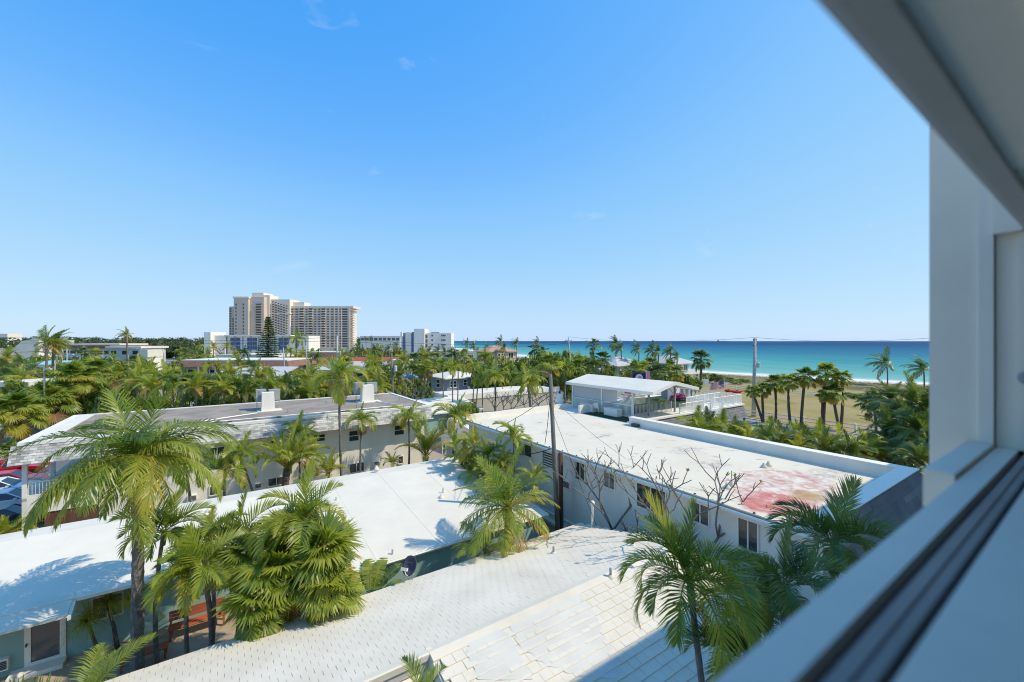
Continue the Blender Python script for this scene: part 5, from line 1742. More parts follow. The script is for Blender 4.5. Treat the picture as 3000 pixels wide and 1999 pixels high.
# ------------------------------------------------------------------ far blocks: condominium, hotel, white flats
def tower():
    y0 = 480.0
    S = y0 / F
    def X(u): return (u - CU) * S
    def Z(v): return H - (v - CV) * S
    t = thing('condominium_tower', 'huge tan condominium tower with rows of balconies', 'building', (X(850), y0, 0))
    ox = X(850)
    def B(name, u0, u1, d0, d1, v_top, mat, vb=None):
        z0 = 0 if vb is None else Z(vb)
        return obj(name, MB().box(X(u0) - ox, X(u1) - ox, d0, d1, z0, Z(v_top)).mesh(name, mat), t)
    fl = 7.25 * S           # storey
    # main slab on the right, its middle bend, the end block and the left wing
    B('wall', 838, 1018, 6, 28, 899, 'tan_pale')
    B('wall', 778, 846, 2, 26, 878, 'tan_pale')
    B('wall', 740, 782, -6, 24, 873, 'tan_shaded')
    B('wall', 700, 742, -9, 22, 875, 'tan_shaded')
    B('wall', 668, 702, 2, 24, 899, 'tan_shaded')
    B('penthouse', 738, 772, 0, 20, 859, 'tan_pale')
    B('penthouse', 772, 790, 0, 18, 866, 'tan_pale')
    B('penthouse', 817, 845, 8, 24, 877, 'tan_pale')
    B('penthouse', 845, 880, 9, 24, 885, 'tan_pale')
    B('cornice', 837, 1030, 5.2, 28.5, 897, 'tan_pale', 903)
    B('cornice', 698, 744, -9.6, 22.5, 873, 'tan_pale', 878)
    B('cornice', 777, 848, 1.0, 6.6, 918, 'tan_pale', 921.5)
    def cell(u0, u1, v0, v1, d, mat, name='window', dd=0.35):
        obj(name, boxmesh(round((u1 - u0) * S, 2), dd, round((v1 - v0) * S, 2), mat), t, ((X(u0) + X(u1)) / 2 - ox, d - dd / 2 - 0.01, (Z(v0) + Z(v1)) / 2))
    rows = 16
    # the long facade: bays of windows and bays of balconies
    bays = []
    u = 841
    kinds = 'wwbwbwwbwwwwe'
    widths = [14, 15, 15, 12, 14, 12, 12, 14, 12, 13, 12, 10, 24]
    for k, w in zip(kinds, widths):
        bays.append((u, u + w, k)); u += w
    for (u0, u1, k) in bays:
        for i in range(rows):
            vt = 905 + i * 7.25
            if k == 'w':
                if i in (2, 3):
                    vt += 0.8
                cell(u0 + 2.5, u1 - 3.5, vt + 0.3, vt + 3.2, 6, 'loggia_shade')
            elif k == 'b':
                cell(u0 + 0.5, u1 - 0.5, vt - 1, vt + 4.2, 6, 'loggia_shade', 'loggia')
                cell(u0, u1 - 1.5, vt + 3.6, vt + 6.0, 4.6 if i > 2 else 5.8, 'tan_pale', 'balcony', 1.6)
            else:
                cell(u0 + 1, u1 - 8, vt - 0.5, vt + 4.6, 6, 'loggia_shade', 'loggia')
        obj('pier', boxmesh(1.3 * S, 1.0, Z(898) - 0, 'tan_pale'), t, (X(u1 - 0.8) - ox, 5.5, Z(898) / 2))
    for i in range(rows):
        vt = 905 + i * 7.25
        cell(841, 1016, vt + 4.3, vt + 6.3, 6, 'tan_pale', 'floor_band', 0.5)
        obj('balcony', boxmesh(15 * S, 9, 2.2 * S, 'tan_pale'), t, (X(1024) - ox, 11, Z(vt + 5)))
    # the bend
    for c in range(6):
        for i in range(rows + 2):
            vt = 884 + c * 2.4 + i * 7.3
            if vt > 1008: continue
            u0 = 795 + c * 8
            cell(u0, u0 + 4.6, vt, vt + 3.4, 2 + c * 0.02, 'loggia_shade')
            cell(u0 - 1, u0 + 5, vt + 3.6, vt + 5.6, 1.7, 'tan_pale', 'balcony', 0.9)
    # the end block
    for i in range(16):
        vt = 885 + i * 7.4 + 8
        cell(759, 775, vt, vt + 4.0, -6, 'loggia_shade')
        cell(757, 777, vt + 4.2, vt + 6.2, -6.3, 'tan_shaded', 'balcony', 0.9)
    cell(754, 778, 884, 891, -6, 'pale_grey')
    for i in range(15):
        vt = 893 + i * 10.1
        if vt > 1005: break
        cell(705.5, 708.5, vt, vt + 5.5, -9, 'loggia_shade')
        cell(726.5, 730, vt, vt + 5.5, -9, 'loggia_shade')
    for i in range(14):
        vt = 903 + i * 7.4
        cell(669, 674, vt, vt + 4.5, 2, 'loggia_shade'); cell(685 if i < 3 else 691, 700, vt, vt + 5.2 if i > 3 else vt + 3.6, 2, 'loggia_shade', 'loggia')
        if i > 3: cell(678, 684, vt, vt + 5.2, 2, 'loggia_shade', 'loggia')
    B('wall', 665, 669, 6, 22, 931, 'tan_shaded')
tower()

def hotel():
    y0 = 230.0; S = y0 / F
    def X(u): return (u - CU) * S
    def Z(v): return H - (v - CV) * S
    t = thing('white_hotel', 'long white four storey hotel with blue framed windows before the tower', 'building', (X(760), y0, 0))
    ox = X(760)
    def B(name, u0, u1, d0, d1, v_top, mat, vb=None):
        return obj(name, MB().box(X(u0) - ox, X(u1) - ox, d0, d1, 0 if vb is None else Z(vb), Z(v_top)).mesh(name, mat), t)
    B('wall', 664, 853, 0, 14, 984, 'white_wall')
    B('wall', 853, 908, -1.5, 12, 985, 'white_wall')
    B('wall', 613, 632, -4, 8, 975, 'white_wall')
    B('wall', 632, 664, -1, 10, 984, 'white_wall')
    B('cornice', 661, 855, -1.0, 14, 983, 'white_trim', 987)
    for i in range(9):
        u = 665 + i * 23.4
        B('fin', u, u + 0.9, -0.5, -0.01, 987, 'screen_and_shade_blue')
    def cell(u0, u1, v0, v1, d, mat, name, dd=0.25):
        return obj(name, boxmesh((u1 - u0) * S, dd, (v1 - v0) * S, mat), t, ((X(u0) + X(u1)) / 2 - ox, d - dd / 2 - 0.004, (Z(v0) + Z(v1)) / 2))
    for u0 in (676, 725, 817):
        for i in range(3):
            v0 = 991 + i * 12.2
            cell(u0 - 1, u0 + 28, v0 + 8.8, v0 + 11.4, 0, 'screen_and_shade_blue', 'spandrel')
            for j in range(4):
                w_ = cell(u0 + j * 7 + (1.0 if j > 1 else 0), u0 + j * 7 + 5.6 + (1.0 if j > 1 else 0), v0, v0 + 8.5, 0, 'pane_blue', 'window')
    for i in range(3):
        v0 = 991 + i * 12.2
        cell(664, 853, v0 + 11.5, v0 + 12.2, 0.1, 'pale_grey', 'floor_band', 0.2)
    # the dark vertical lettering on the blank end wall, too small to read
    r = random.Random(2)
    lm = MB()
    v = 992.0
    while v < 1015:
        h = r.uniform(1.6, 2.6)
        x0 = X(889 + r.uniform(0, 0.5)) - ox; x1 = X(892.4) - ox
        lm.box(x0, x1, -1.56, -1.51, Z(v + 0.5), Z(v))
        lm.box(x0 if r.random() < .5 else x1 - 0.12, (x0 + 0.12) if r.random() < .5 else x1, -1.56, -1.51, Z(v + h), Z(v + 0.6))
        v += h + 0.7
    tag(lm.build('sign_lettering', 'dark_metal', t), kind='stuff')
hotel()

def white_flats():
    y0 = 330.0; S = y0 / F
    def X(u): return (u - CU) * S
    def Z(v): return H - (v - CV) * S
    t = thing('white_flats', 'tall white block of flats with a stair tower beside the sea', 'building', (X(1250), y0, 0))
    ox = X(1250)
    def B(name, u0, u1, d0, d1, v_top, mat, vb=None):
        return obj(name, MB().box(X(u0) - ox, X(u1) - ox, d0, d1, 0 if vb is None else Z(vb), Z(v_top)).mesh(name, mat), t)
    B('wall', 1243, 1322, 0, 16, 977.5, 'white_wall')
    B('stair_tower', 1215, 1246, -3, 12, 965, 'white_wall')
    B('wall', 1189, 1205, -1, 14, 975, 'white_wall')
    B('wall', 1205, 1215, 1.5, 14, 974, 'screen_and_shade_blue')  # white face in shade, its shade painted as blue
    B('wall', 1174, 1179, -1, 14, 975, 'white_wall')
    B('wall', 1179, 1189, 1.5, 14, 976, 'screen_and_shade_blue')  # blue here is painted shade too, the wall itself is white
    B('roof_plant', 1258, 1282, 5, 9, 973.5, 'grey_metal')
    def cell(u0, u1, v0, v1, d, mat, name='window', dd=0.3):
        return obj(name, boxmesh((u1 - u0) * S, dd, (v1 - v0) * S, mat), t, ((X(u0) + X(u1)) / 2 - ox, d - dd / 2 - 0.004, (Z(v0) + Z(v1)) / 2))
    for i in range(3):
        v0 = 983 + i * 13.6
        cell(1246.5, 1252, v0 - 1, v0 + 9, 0, 'pane_grey')
        cell(1264, 1268.5, v0 - 1, v0 + 3.6, 0, 'pane_grey')
        for j in range(3):
            cell(1293 + j * 4.5, 1296.4 + j * 4.5, v0 - 1, v0 + 3.4, 0, 'pane_grey')
white_flats()
t = far_box_house('low_white_flats', 'low white flats between the tower and the white block of flats', 1056, 1172, 400, 991, 986, 'white_wall', 'white_membrane', 16, 0.3, 'flat', 9, winw=3, winh=2.4, pane='pane_grey')
# ------------------------------------------------------------------ poles, wires, lamps
def pole(name, label, base, top, r0, r1, mat, arms=(), transformer=None, rz=0.0, cat='utility pole'):
    base, top = Vector(base), Vector(top)
    t = thing(name, label, cat, base)
    d = top - base
    MB().tube([(0, 0, -0.1), tuple(d * 0.5), tuple(d)], [r0, (r0 + r1) / 2, r1], 10).build('shaft', mat, t, smooth=True)
    for (f, w, ang) in arms:
        c = d * f
        a = Vector((math.cos(ang), math.sin(ang), 0)) * w
        MB().tube([tuple(c - a), tuple(c + a)], 0.05, 4).build('crossarm', 'grey_metal', t)
        for s in (-0.9, 0.0, 0.9):
            q = c + a * s
            MB().lathe([(0.0, 0), (0.05, 0.02), (0.07, 0.08), (0.04, 0.2), (0.0, 0.22)], 8, tuple(q)).build('insulator', 'dark_metal', t)
    if transformer:
        f, side = transformer
        c = d * f + Vector(side)
        MB().lathe([(0.0, -0.45), (0.24, -0.43), (0.26, 0.3), (0.2, 0.4), (0.0, 0.44)], 14, tuple(c)).build('transformer', 'pale_grey', t, smooth=False)
        MB().tube([tuple(d * f), tuple(c)], 0.05, 5).build('bracket', 'grey_metal', t)
    return t
yp = yA(1625, 15.35)
P1 = PY(1612, 1098, yp)
pole('utility_pole', 'dark wooden utility pole rising between the tile roof and the flat roof', (PY(1638, 1470, yp).x, yp, 0), P1, 0.145, 0.11, 'wood_pole')
b2 = PY(1645, 1545, yp + 0.4)
pole('timber_post', 'short reddish brown timber post beside the wooden utility pole', (b2.x, b2.y, 0), PY(1642, 1328, yp + 0.4), 0.14, 0.13, 'brown_wood', cat='post')
q = PZ(1678, 1142)
P2 = PY(1665, 988, q.y)
pole('utility_pole', 'pale concrete utility pole behind the pavilion', q, P2, 0.2, 0.12, 'concrete_pole', [(0.93, 0.9, 0.3), (0.86, 0.6, 1.2)])
q = PZ(2208, 1222)
P3 = PY(2212, 992, q.y)
pole('utility_pole', 'grey concrete utility pole with transformer beside the dry lawn', q, P3, 0.34, 0.2, 'concrete_pole', [(0.97, 0.35, 0.2), (0.9, 0.35, 0.2)], (0.66, (0.55, -0.1, 0)))
P4 = PY(988, 985, 90)
pole('utility_pole', 'white concrete pole with transformer in front of the tan tower', (P4.x, 90, 0), P4, 0.3, 0.17, 'concrete_pole', [(0.97, 0.7, 0.4)], (0.72, (0.6, 0, 0)))
P5 = PY(1147, 1036, 62)
pole('utility_pole', 'dark leaning wooden pole with a can transformer beyond the gravel roof', (PY(1153, 1150, 62).x, 62, 0), P5, 0.2, 0.14, 'wood_pole', [], (0.78, (0.55, -0.1, 0)))
P6 = PY(1359, 992, 190)
pole('utility_pole', 'slim pale pole against the sea beside the white flats', (P6.x, 190, 0), P6, 0.2, 0.12, 'concrete_pole')
P7 = PY(196, 990, 120)
pole('utility_pole', 'slim pale pole behind the coconut palm at far left', (P7.x, 120, 0), P7, 0.2, 0.12, 'concrete_pole', [(0.98, 0.6, 0.2)])
for (u, v0, v1, y) in ((830, 1020, 1065, 100), (898, 1002, 1066, 100)):
    tp = PY(u, v0, y)
    pole('utility_pole', 'thin grey pole left of the white concrete pole, %s the hotel end wall' % ('before' if u > 850 else 'left of'), (PY(u + (6 if u < 850 else 0), v1, y).x, y, 0), tp, 0.16, 0.1, 'grey_metal')

def wire(label, pts, r=0.018, sag=0.4):
    pts = [Vector(p) for p in pts]
    o = pts[0]
    m = MB()
    for a, b in zip(pts[:-1], pts[1:]):
        line = []
        for i in range(13):
            f = i / 12
            p = a.lerp(b, f) - Vector((0, 0, sag * 4 * f * (1 - f)))
            line.append(tuple(p - o))
        m.tube(line, r, 4, cap=False)
    w = obj('power_line', m.mesh('power_line', 'wire'), None, o)
    return tag(w, label, 'cable')
L0, L1 = PY(-120, 992, 110), PY(-120, 998, 110)
wire('upper power line crossing the left palms to the white pole', [L0, P7, P4 + Vector((0, 0, -0.3))], 0.035, 0.9)
wire('lower power line crossing the left palms to the white pole', [L1, P7 + Vector((0, 0, -0.7)), P4 + Vector((0, 0, -1.0))], 0.035, 0.9)
wire('power line from the white pole past the villa to the concrete pole', [P4 + Vector((0, 0, -0.4)), P2 + Vector((0, 0, -1.0))], 0.03, 1.2)
wire('second power line from the white pole to the concrete pole', [P4 + Vector((0, 0, -0.9)), P2 + Vector((0, 0, -1.6))], 0.03, 1.3)
wire('lower cable from the leaning pole to the concrete pole', [P5 + Vector((0, 0, -0.5)), P2 + Vector((0, 0, -4.8))], 0.03, 0.5)
wire('thin power line over the sea to the pole on the lawn', [P2 + Vector((0, 0, 0)), P3 + Vector((0, 0, 0.1)), PY(2900, 975, 60)], 0.02, 0.9)
att = P1 + Vector((0.0, 0, -1.2))
wire('service cable from the wooden pole to the near eave of the flat roof', [att, AB(16.45, 20.4, 5.6)], 0.018, 0.25)
wire('service cable from the wooden pole toward the thicket palms', [att, PB(1420, 1270, 29.0)], 0.018, 0.2)
wire('service cable from the wooden pole across the flat roof', [P1 + Vector((0, 0, -2.0)), P1 + Vector((0.35, 0.2, -1.6)), AB(17.6, 15.0, 5.75)], 0.008, 0.12)
wire('black cable from the wooden pole to the far roof corner', [att + Vector((0, 0, 0.2)), AB(16.8, 30.4, 6.3)], 0.014, 0.5)
wire('sagging cable beside the louvred opening', [P1 + Vector((0.02, 0, -4.2)), AB(16.2, 25.2, 4.2), AB(16.2, 26.8, 4.5)], 0.025, 0.3)
wire('thin guy wire from the wooden pole down to the tile roof', [P1 + Vector((-0.1, 0, -1.5)), AB(14.6, 14.2, 3.2)], 0.012, 0.05)

def street_lamp(label, u, v_top, v_base, y, side=1, banner=True, curved=True):
    p = PY(u, v_top, y)
    t = thing('street_lamp', label, 'street lamp', (p.x, y, 0), 0, 'curved street lamps along the avenue')
    h = p.z
    pts = [(0, 0, 0), (0, 0, h * 0.78), (side * 0.2, 0, h * 0.92), (side * 0.8, 0, h * 0.99), (side * 1.7, 0, h), (side * 2.3, 0, h * 0.985)]
    if not curved:
        pts = [(0, 0, 0), (0, 0, h * 0.97), (side * 0.3, 0, h)]
    MB().tube(pts, [0.12, 0.1, 0.09, 0.08, 0.07, 0.06][:len(pts)], 6).build('post', 'concrete_pole', t, smooth=True)
    e = pts[-1]
    MB().box(e[0] - 0.1, e[0] + side * 0.5 + 0.1, -0.14, 0.14, e[2] - 0.1, e[2] + 0.06).build('lamp_head', 'pale_grey', t)
    if banner:
        z = h * 0.52
        b = MB().box(0.16, 0.95, -0.012, 0.012, z - 0.7, z + 0.7).build('banner', 'banner_blue', t)
        MB().box(0.16, 0.95, -0.02, -0.013, z - 0.25, z + 0.05).build('banner_band', 'white_trim', b)
        MB().tube([(0.05, 0, z + 0.72), (0.98, 0, z + 0.72)], 0.02, 4).build('banner_arm', 'grey_metal', t)
street_lamp('curved street lamp with blue banner behind the left fan palms', 161, 1036, 1100, 66, 1)
street_lamp('curved street lamp bending left in front of the white sedan', 332, 1044, 1090, 100, -1, False)
street_lamp('street lamp with a blue banner beside the white truck', 376, 1022, 1090, 95, 1)
street_lamp('curved street lamp with blue banner at the mouth of the avenue', 458, 1012, 1060, 180, 1)
street_lamp('street lamp with blue banner nearer the camera on the avenue', 480, 1022, 1092, 120, -1)
street_lamp('short floodlight pole above the left fan palms', 130, 1082, 1120, 55, 1, False, False)

# ------------------------------------------------------------------ cars
CARS = {}
def carmeshes(paint):
    if paint in CARS:
        return CARS[paint]
    W_ = 0.9
    prof = [(-2.25, 0.32), (-2.3, 0.62), (-2.2, 0.86), (-1.3, 0.96), (1.05, 0.93), (2.05, 0.78), (2.28, 0.6), (2.25, 0.32)]
    b = MB()
    rings = []
    for (y, inset, dz) in ((-W_, 0.06, 0.0), (-W_ + 0.08, 0.0, 0.02), (W_ - 0.08, 0.0, 0.02), (W_, 0.06, 0.0)):
        rings.append([(x * (1 - inset * 0.4), y, z + (dz if z > 0.5 else 0)) for x, z in prof])
    vs = [p for r_ in rings for p in r_]
    n = len(prof)
    fs = [tuple(range(n)), tuple(range(4 * n - 1, 3 * n - 1, -1))]
    for k in range(3):
        for i in range(n):
            j = (i + 1) % n
            fs.append((k * n + i, (k + 1) * n + i, (k + 1) * n + j, k * n + j))
    b.add(vs, fs)
    c = MB()
    lo = [(-1.75, 0.93), (1.15, 0.93)]
    c.hexa([(-1.75, -0.82, 0.93), (1.15, -0.82, 0.93), (1.15, 0.82, 0.93), (-1.75, 0.82, 0.93), (-1.1, -0.62, 1.4), (0.35, -0.62, 1.4), (0.35, 0.62, 1.4), (-1.1, 0.62, 1.4)])
    r = MB()
    r.hexa([(-1.14, -0.64, 1.395), (0.39, -0.64, 1.395), (0.39, 0.64, 1.395), (-1.14, 0.64, 1.395), (-1.0, -0.56, 1.45), (0.28, -0.56, 1.45), (0.28, 0.56, 1.45), (-1.0, 0.56, 1.45)])
    pl = MB()
    for s in (-1, 1):
        for (x0, x1) in ((-0.45, -0.45),):
            pl.hexa([(-0.5, s * 0.80, 0.95), (-0.4, s * 0.80, 0.95), (-0.4, s * 0.83, 0.95), (-0.5, s * 0.83, 0.95), (-0.48, s * 0.61, 1.4), (-0.4, s * 0.61, 1.4), (-0.4, s * 0.64, 1.4), (-0.48, s * 0.64, 1.4)])
        for (xa, xb) in ((1.15, 0.35), (-1.75, -1.1)):
            pl.tube([(xa, s * 0.81, 0.94), (xb, s * 0.63, 1.4)], 0.045, 4)
    ty = MB()
    ty.lathe([(0.2, -0.11), (0.31, -0.11), (0.335, -0.07), (0.335, 0.07), (0.31, 0.11), (0.2, 0.11)], 18)
    rim = MB().lathe([(0.0, -0.1), (0.21, -0.1), (0.21, 0.1), (0.0, 0.1)], 12)
    CARS[paint] = (b.mesh('body', paint), c.mesh('glass', 'pane_dark'), r.mesh('roof', paint), pl.mesh('pillar', paint), ty.mesh('tyre', 'tyre'), rim.mesh('rim', 'grey_metal'),
                   MB().box(-0.05, 0.05, -0.2, 0.2, -0.06, 0.06).mesh('headlight', 'light_clear'), MB().box(-0.04, 0.04, -0.2, 0.2, -0.07, 0.07).mesh('taillight', 'light_red'),
                   MB().box(-0.08, 0.08, -0.06, 0.06, -0.05, 0.07).mesh('mirror', paint))
    return CARS[paint]
def car(name, label, cat, p, rz, paint, group, sc=1.0, tall=1.0):
    body, glass, roof, pil, ty, rim, hl, tl, mir = carmeshes(paint)
    t = thing(name, label, cat, (p[0], p[1], 0.02), rz, group)
    z = (sc, sc, sc * tall)
    obj('body', body, t, (0, 0, 0), scale=z)
    obj('glass', glass, t, (0, 0, 0), scale=z)
    obj('roof', roof, t, (0, 0, 0), scale=z)
    obj('pillar', pil, t, (0, 0, 0), scale=z)
    for x in (-1.4, 1.42):
        for y in (-0.82, 0.82):
            w = obj('wheel', rim, t, (x * sc, y * sc, 0.335 * sc), (R(90), 0, 0), sc)
            obj('tyre', ty, w)
    for y in (-0.62, 0.62):
        obj('headlight', hl, t, (2.22 * sc, y * sc, 0.66 * sc * tall), scale=sc)
        obj('taillight', tl, t, (-2.24 * sc, y * sc, 0.74 * sc * tall), scale=sc)
        obj('mirror', mir, t, (0.85 * sc, (1.4 if y > 0 else -1.4) * 0.69 * sc, 1.0 * sc * tall), scale=sc)
    return t
G1 = 'cars parked at the left edge'
p = PZ(20, 1437); car('parked_car', 'red car parked behind the white car at the left edge', 'car', p, TH - 0.05, 'car_red', G1)
p = PZ(0, 1410); car('parked_car', 'second red car, parked behind the nearer red one', 'car', (p.x - 0.3, p.y + 1.2), TH - 0.05, 'car_red', G1)
p = PZ(12, 1500); car('parked_car', 'white car parked at the left edge with a mirror in view', 'car', p, TH - 0.05, 'car_white', G1)
p = PZ(-10, 1462); car('parked_car', 'white car parked between the red car and the nearest white car', 'car', (p.x, p.y), TH - 0.05, 'car_white', G1)
p = PZ(8, 1548); car('parked_car', 'black car at the left edge below the white car', 'car', p, TH - 0.05, 'car_dark', G1, 0.9)
G2 = 'cars on the far street'
p = PY(354, 1088, 140); car('street_car', 'white sedan crossing the street at the left', 'car', PZ(354, 1089), 0.02, 'car_white', G2, 1.1)
car('street_car', 'dark car behind the white sedan', 'car', PZ(368, 1079), 0.05, 'car_dark', G2, 1.1)
car('street_car', 'white car waiting beyond the avenue, left of the brown motel', 'car', PZ(520, 1083), 0.1, 'car_white', G2, 1.2)
car('street_car', 'dark car far down the avenue under the banners', 'car', PZ(444, 1056), 0.9, 'car_dark', G2, 1.2)
def truck(label, p, rz, sc=1.0):
    t = thing('box_truck', label, 'truck', (p[0], p[1], 0.02), rz)
    MB().box(-3, 1.2, -1.1, 1.1, 0.8, 3.2).build('cargo_box', 'white_trim', t)
    MB().hexa([(1.25, -1, 0.5), (3.2, -1, 0.5), (3.2, 1, 0.5), (1.25, 1, 0.5), (1.25, -1, 2.4), (2.5, -0.95, 2.4), (2.5, 0.95, 2.4), (1.25, 1, 2.4)]).build('cab', 'car_white', t)
    MB().hexa([(2.55, -0.85, 1.5), (2.98, -0.85, 1.5), (2.98, 0.85, 1.5), (2.55, 0.85, 1.5), (2.4, -0.8, 2.3), (2.62, -0.8, 2.3), (2.62, 0.8, 2.3), (2.4, 0.8, 2.3)]).build('windscreen', 'pane_dark', t)
    for x in (-2, 2.3):
        for y in (-0.95, 0.95):
            obj('wheel', carmeshes('car_white')[4], t, (x, y, 0.42), (R(90), 0, 0), 1.25)
truck('white box truck by the banner lamp on the left', PZ(378, 1072), 0.0)
G3 = 'vehicles parked behind the bare shrubs'
car('parked_truck', 'white pickup parked under the palms left of the concrete pole', 'car', PZ(1622, 1135), 0.4, 'car_white', G3, 1.15, 1.25)
car('parked_truck', 'dark pickup parked right beside the concrete pole', 'car', PZ(1650, 1132), 0.5, 'car_dark', G3, 1.15, 1.25)
car('parked_truck', 'silver car parked left of the pickups behind the bare shrubs', 'car', PZ(1598, 1137), 0.2, 'car_silver', G3, 1.05)

# ------------------------------------------------------------------ flags, kayaks, umbrellas
def flag(name, label, u, v_top, v_bot, y, w, h, kind):
    tp = PY(u, v_top, y)
    t = thing(name, label, 'flag', (tp.x, y, 0))
    MB().tube([(0, 0, 0), (0, 0, tp.z)], 0.045, 6).build('flagpole', 'white_metal', t)
    zt = H - (v_bot[0] - CV) * y / F
    def cloth(f0, f1, g0, g1, mat, nm, off=0.0, parent=None):
        # f along the fly to the left, g down the hoist; the fly droops and ripples
        m = MB()
        K = 8
        for i in range(K + 1):
            f = f0 + (f1 - f0) * i / K
            for g in (g0, g1):
                for o in (-0.006, 0.006):
                    x = -w * f
                    m.v.append((x, 0.16 * math.sin(f * 9) * (0.3 + f) + o + off, zt - h * g * (1 - 0.35 * f) - 0.55 * h * f * (1.0 if kind == 'stripes' else 0.15)))
                    m.t.append(0.5)
        for i in range(K):
            a, b = i * 4, (i + 1) * 4
            m.f += [(a, b, b + 2, a + 2), (a + 1, a + 3, b + 3, b + 1), (a, a + 1, b + 1, b), (a + 2, b + 2, b + 3, a + 3)]
        return m.build(nm, mat, parent or t)
    if kind == 'stripes':
        for i in range(13):
            f0 = 0.42 if i < 7 else 0.0
            cloth(f0, 1.0, i / 13, (i + 1) / 13, 'flag_red' if i % 2 == 0 else 'flag_white', 'stripe')
        cloth(0.0, 0.418, 0.0, 7 / 13, 'flag_blue', 'canton')
        st = MB()
        for i in range(5):
            for j in range(4):
                f, g = 0.05 + 0.08 * i, 0.06 + 0.12 * j
                z = zt - h * g * (1 - 0.35 * f) - 0.55 * h * f
                yy = 0.16 * math.sin(f * 9) * (0.3 + f)
                st.box(-w * f - 0.05, -w * f + 0.05, yy - 0.03, yy - 0.012, z - 0.05, z + 0.05)
        tag(st.build('star', 'flag_white', t), kind='stuff')
    else:
        cloth(0, 1, 0, 1, 'flag_blue', 'cloth')
        d = MB().lathe([(0.0, 0), (0.55, 0), (0.55, 0.02), (0.0, 0.02)], 16)
        d.build('emblem', 'flag_white', t, (-w * 0.55, -0.2, zt - h * 0.58), (R(90), 0, 0))
        d = MB().lathe([(0.0, 0), (0.28, 0), (0.28, 0.02), (0.0, 0.02)], 12)
        d.build('emblem_centre', 'flag_pink', t, (-w * 0.5, -0.225, zt - h * 0.55), (R(90), 0, 0))
        cloth(-0.28, -0.02, -0.1, 1.0, 'flag_pink', 'edge_band')
yf = PZ(2122, 1148).y
flag('striped_flag', 'stars and stripes flag drooping from a pole over the lawn', 2121, 1104, (1113,), yf, 3.3, 2.1, 'stripes')
flag('pink_emblem_flag', 'dark flag with a pink and white round emblem behind the pavilion', 1893, 1086, (1092,), 62, 2.0, 1.4, 'emblem')
kg = 'red kayaks on the lawn'
for i, (u0, u1, v) in enumerate(((2123, 2146, 1150), (2142, 2176, 1153))):
    a, b = PZ(u0, v), PZ(u1, v)
    L = (b - a).length
    t = thing('kayak', ['shorter red kayak right at the foot of the flagpole', 'longer red kayak on the grass, right of the first one'][i], 'kayak', (a + b) / 2, math.atan2(b.y - a.y, b.x - a.x), kg)
    pts = [(-L / 2 + L * k / 10, 0, 0.28 + 0.2 * (abs(k - 5) / 5) ** 2) for k in range(11)]
    rad = [0.03 + 0.32 * math.sin(math.pi * (0.04 + 0.92 * k / 10)) ** 0.6 for k in range(11)]
    MB().tube(pts, rad, 10).build('hull', 'kayak_red', t, smooth=True)
    MB().lathe([(0.0, 0), (0.22, 0), (0.25, 0.06), (0.2, 0.08), (0.0, 0.02)], 12, (0, 0, 0.58)).build('cockpit', 'dark_metal', t)
for i, (u, v) in enumerate(((1186, 1096), (1206, 1095))):
    p = PY(u, v, 84)
    t = thing('patio_umbrella', ['left one of the two blue patio umbrellas beside the cabana', 'right one of the two blue patio umbrellas beside the cabana'][i], 'umbrella', (p.x, 84, 0), 0, 'blue patio umbrellas')
    MB().tube([(0, 0, 0), (0, 0, p.z)], 0.05, 6).build('pole', 'white_metal', t)
    m = MB()
    m.v = [(0, 0, p.z)] + [(1.4 * math.cos(k * math.pi / 4), 1.4 * math.sin(k * math.pi / 4), p.z - 0.65) for k in range(8)]
    m.f = [(0, 1 + k, 1 + (k + 1) % 8) for k in range(8)]
    m.t = [0.5] * 9
    c = m.build('canopy', 'umbrella_blue', t)
    v_ = MB()
    for k in range(8):
        a, b = m.v[1 + k], m.v[1 + (k + 1) % 8]
        v_.add([a, b, (b[0], b[1], b[2] - 0.18), (a[0], a[1], a[2] - 0.18)], [(0, 1, 2, 3)])
    v_.build('valance', 'umbrella_blue', t)

# ------------------------------------------------------------------ satellite dish, bench, roof pipes, street sign, ship
dp = toAB(PZ(1196, 1688, 2.75))
D = thing('satellite_dish', 'dark satellite dish on the eave of the white tile roof', 'satellite dish', AB(dp[0], 15.5, 2.76), TH)
MB().tube([(0, 0, 0), (0.02, 0, 0.28), (-0.05, 0.1, 0.5)], 0.03, 6).build('mast', 'pale_grey', D)
m = MB()
K, S_ = 5, 20
for j in range(K + 1):
    rr_ = j / K
    for k in range(S_):
        a = 2 * math.pi * k / S_
        m.v.append((0.30 * rr_ * math.cos(a), 0.36 * rr_ * math.sin(a), 0.09 * rr_ * rr_)); m.t.append(0.5)
for j in range(K + 1):
    rr_ = j / K
    for k in range(S_):
        a = 2 * math.pi * k / S_
        m.v.append((0.30 * rr_ * math.cos(a), 0.36 * rr_ * math.sin(a), 0.09 * rr_ * rr_ - 0.015)); m.t.append(0.5)
for h_ in (0, 1):
    o = h_ * (K + 1) * S_
    for j in range(K):
        for k in range(S_):
            k2 = (k + 1) % S_
            q = (o + j * S_ + k, o + j * S_ + k2, o + (j + 1) * S_ + k2, o + (j + 1) * S_ + k)
            m.f.append(q if h_ == 0 else q[::-1])
for k in range(S_):
    k2 = (k + 1) % S_
    m.f.append((K * S_ + k, K * S_ + k2, (K + 1) * S_ + K * S_ + k2, (K + 1) * S_ + K * S_ + k))
wv = Matrix.Rotation(-TH, 3, 'Z') @ Vector((-0.25, -0.80, 0.42))
face = m.build('reflector', 'dish_face', D, (-0.05, 0.1, 0.56), smooth=True)
face.rotation_euler = wv.to_track_quat('Z', 'Y').to_euler()
mk_ = MB()
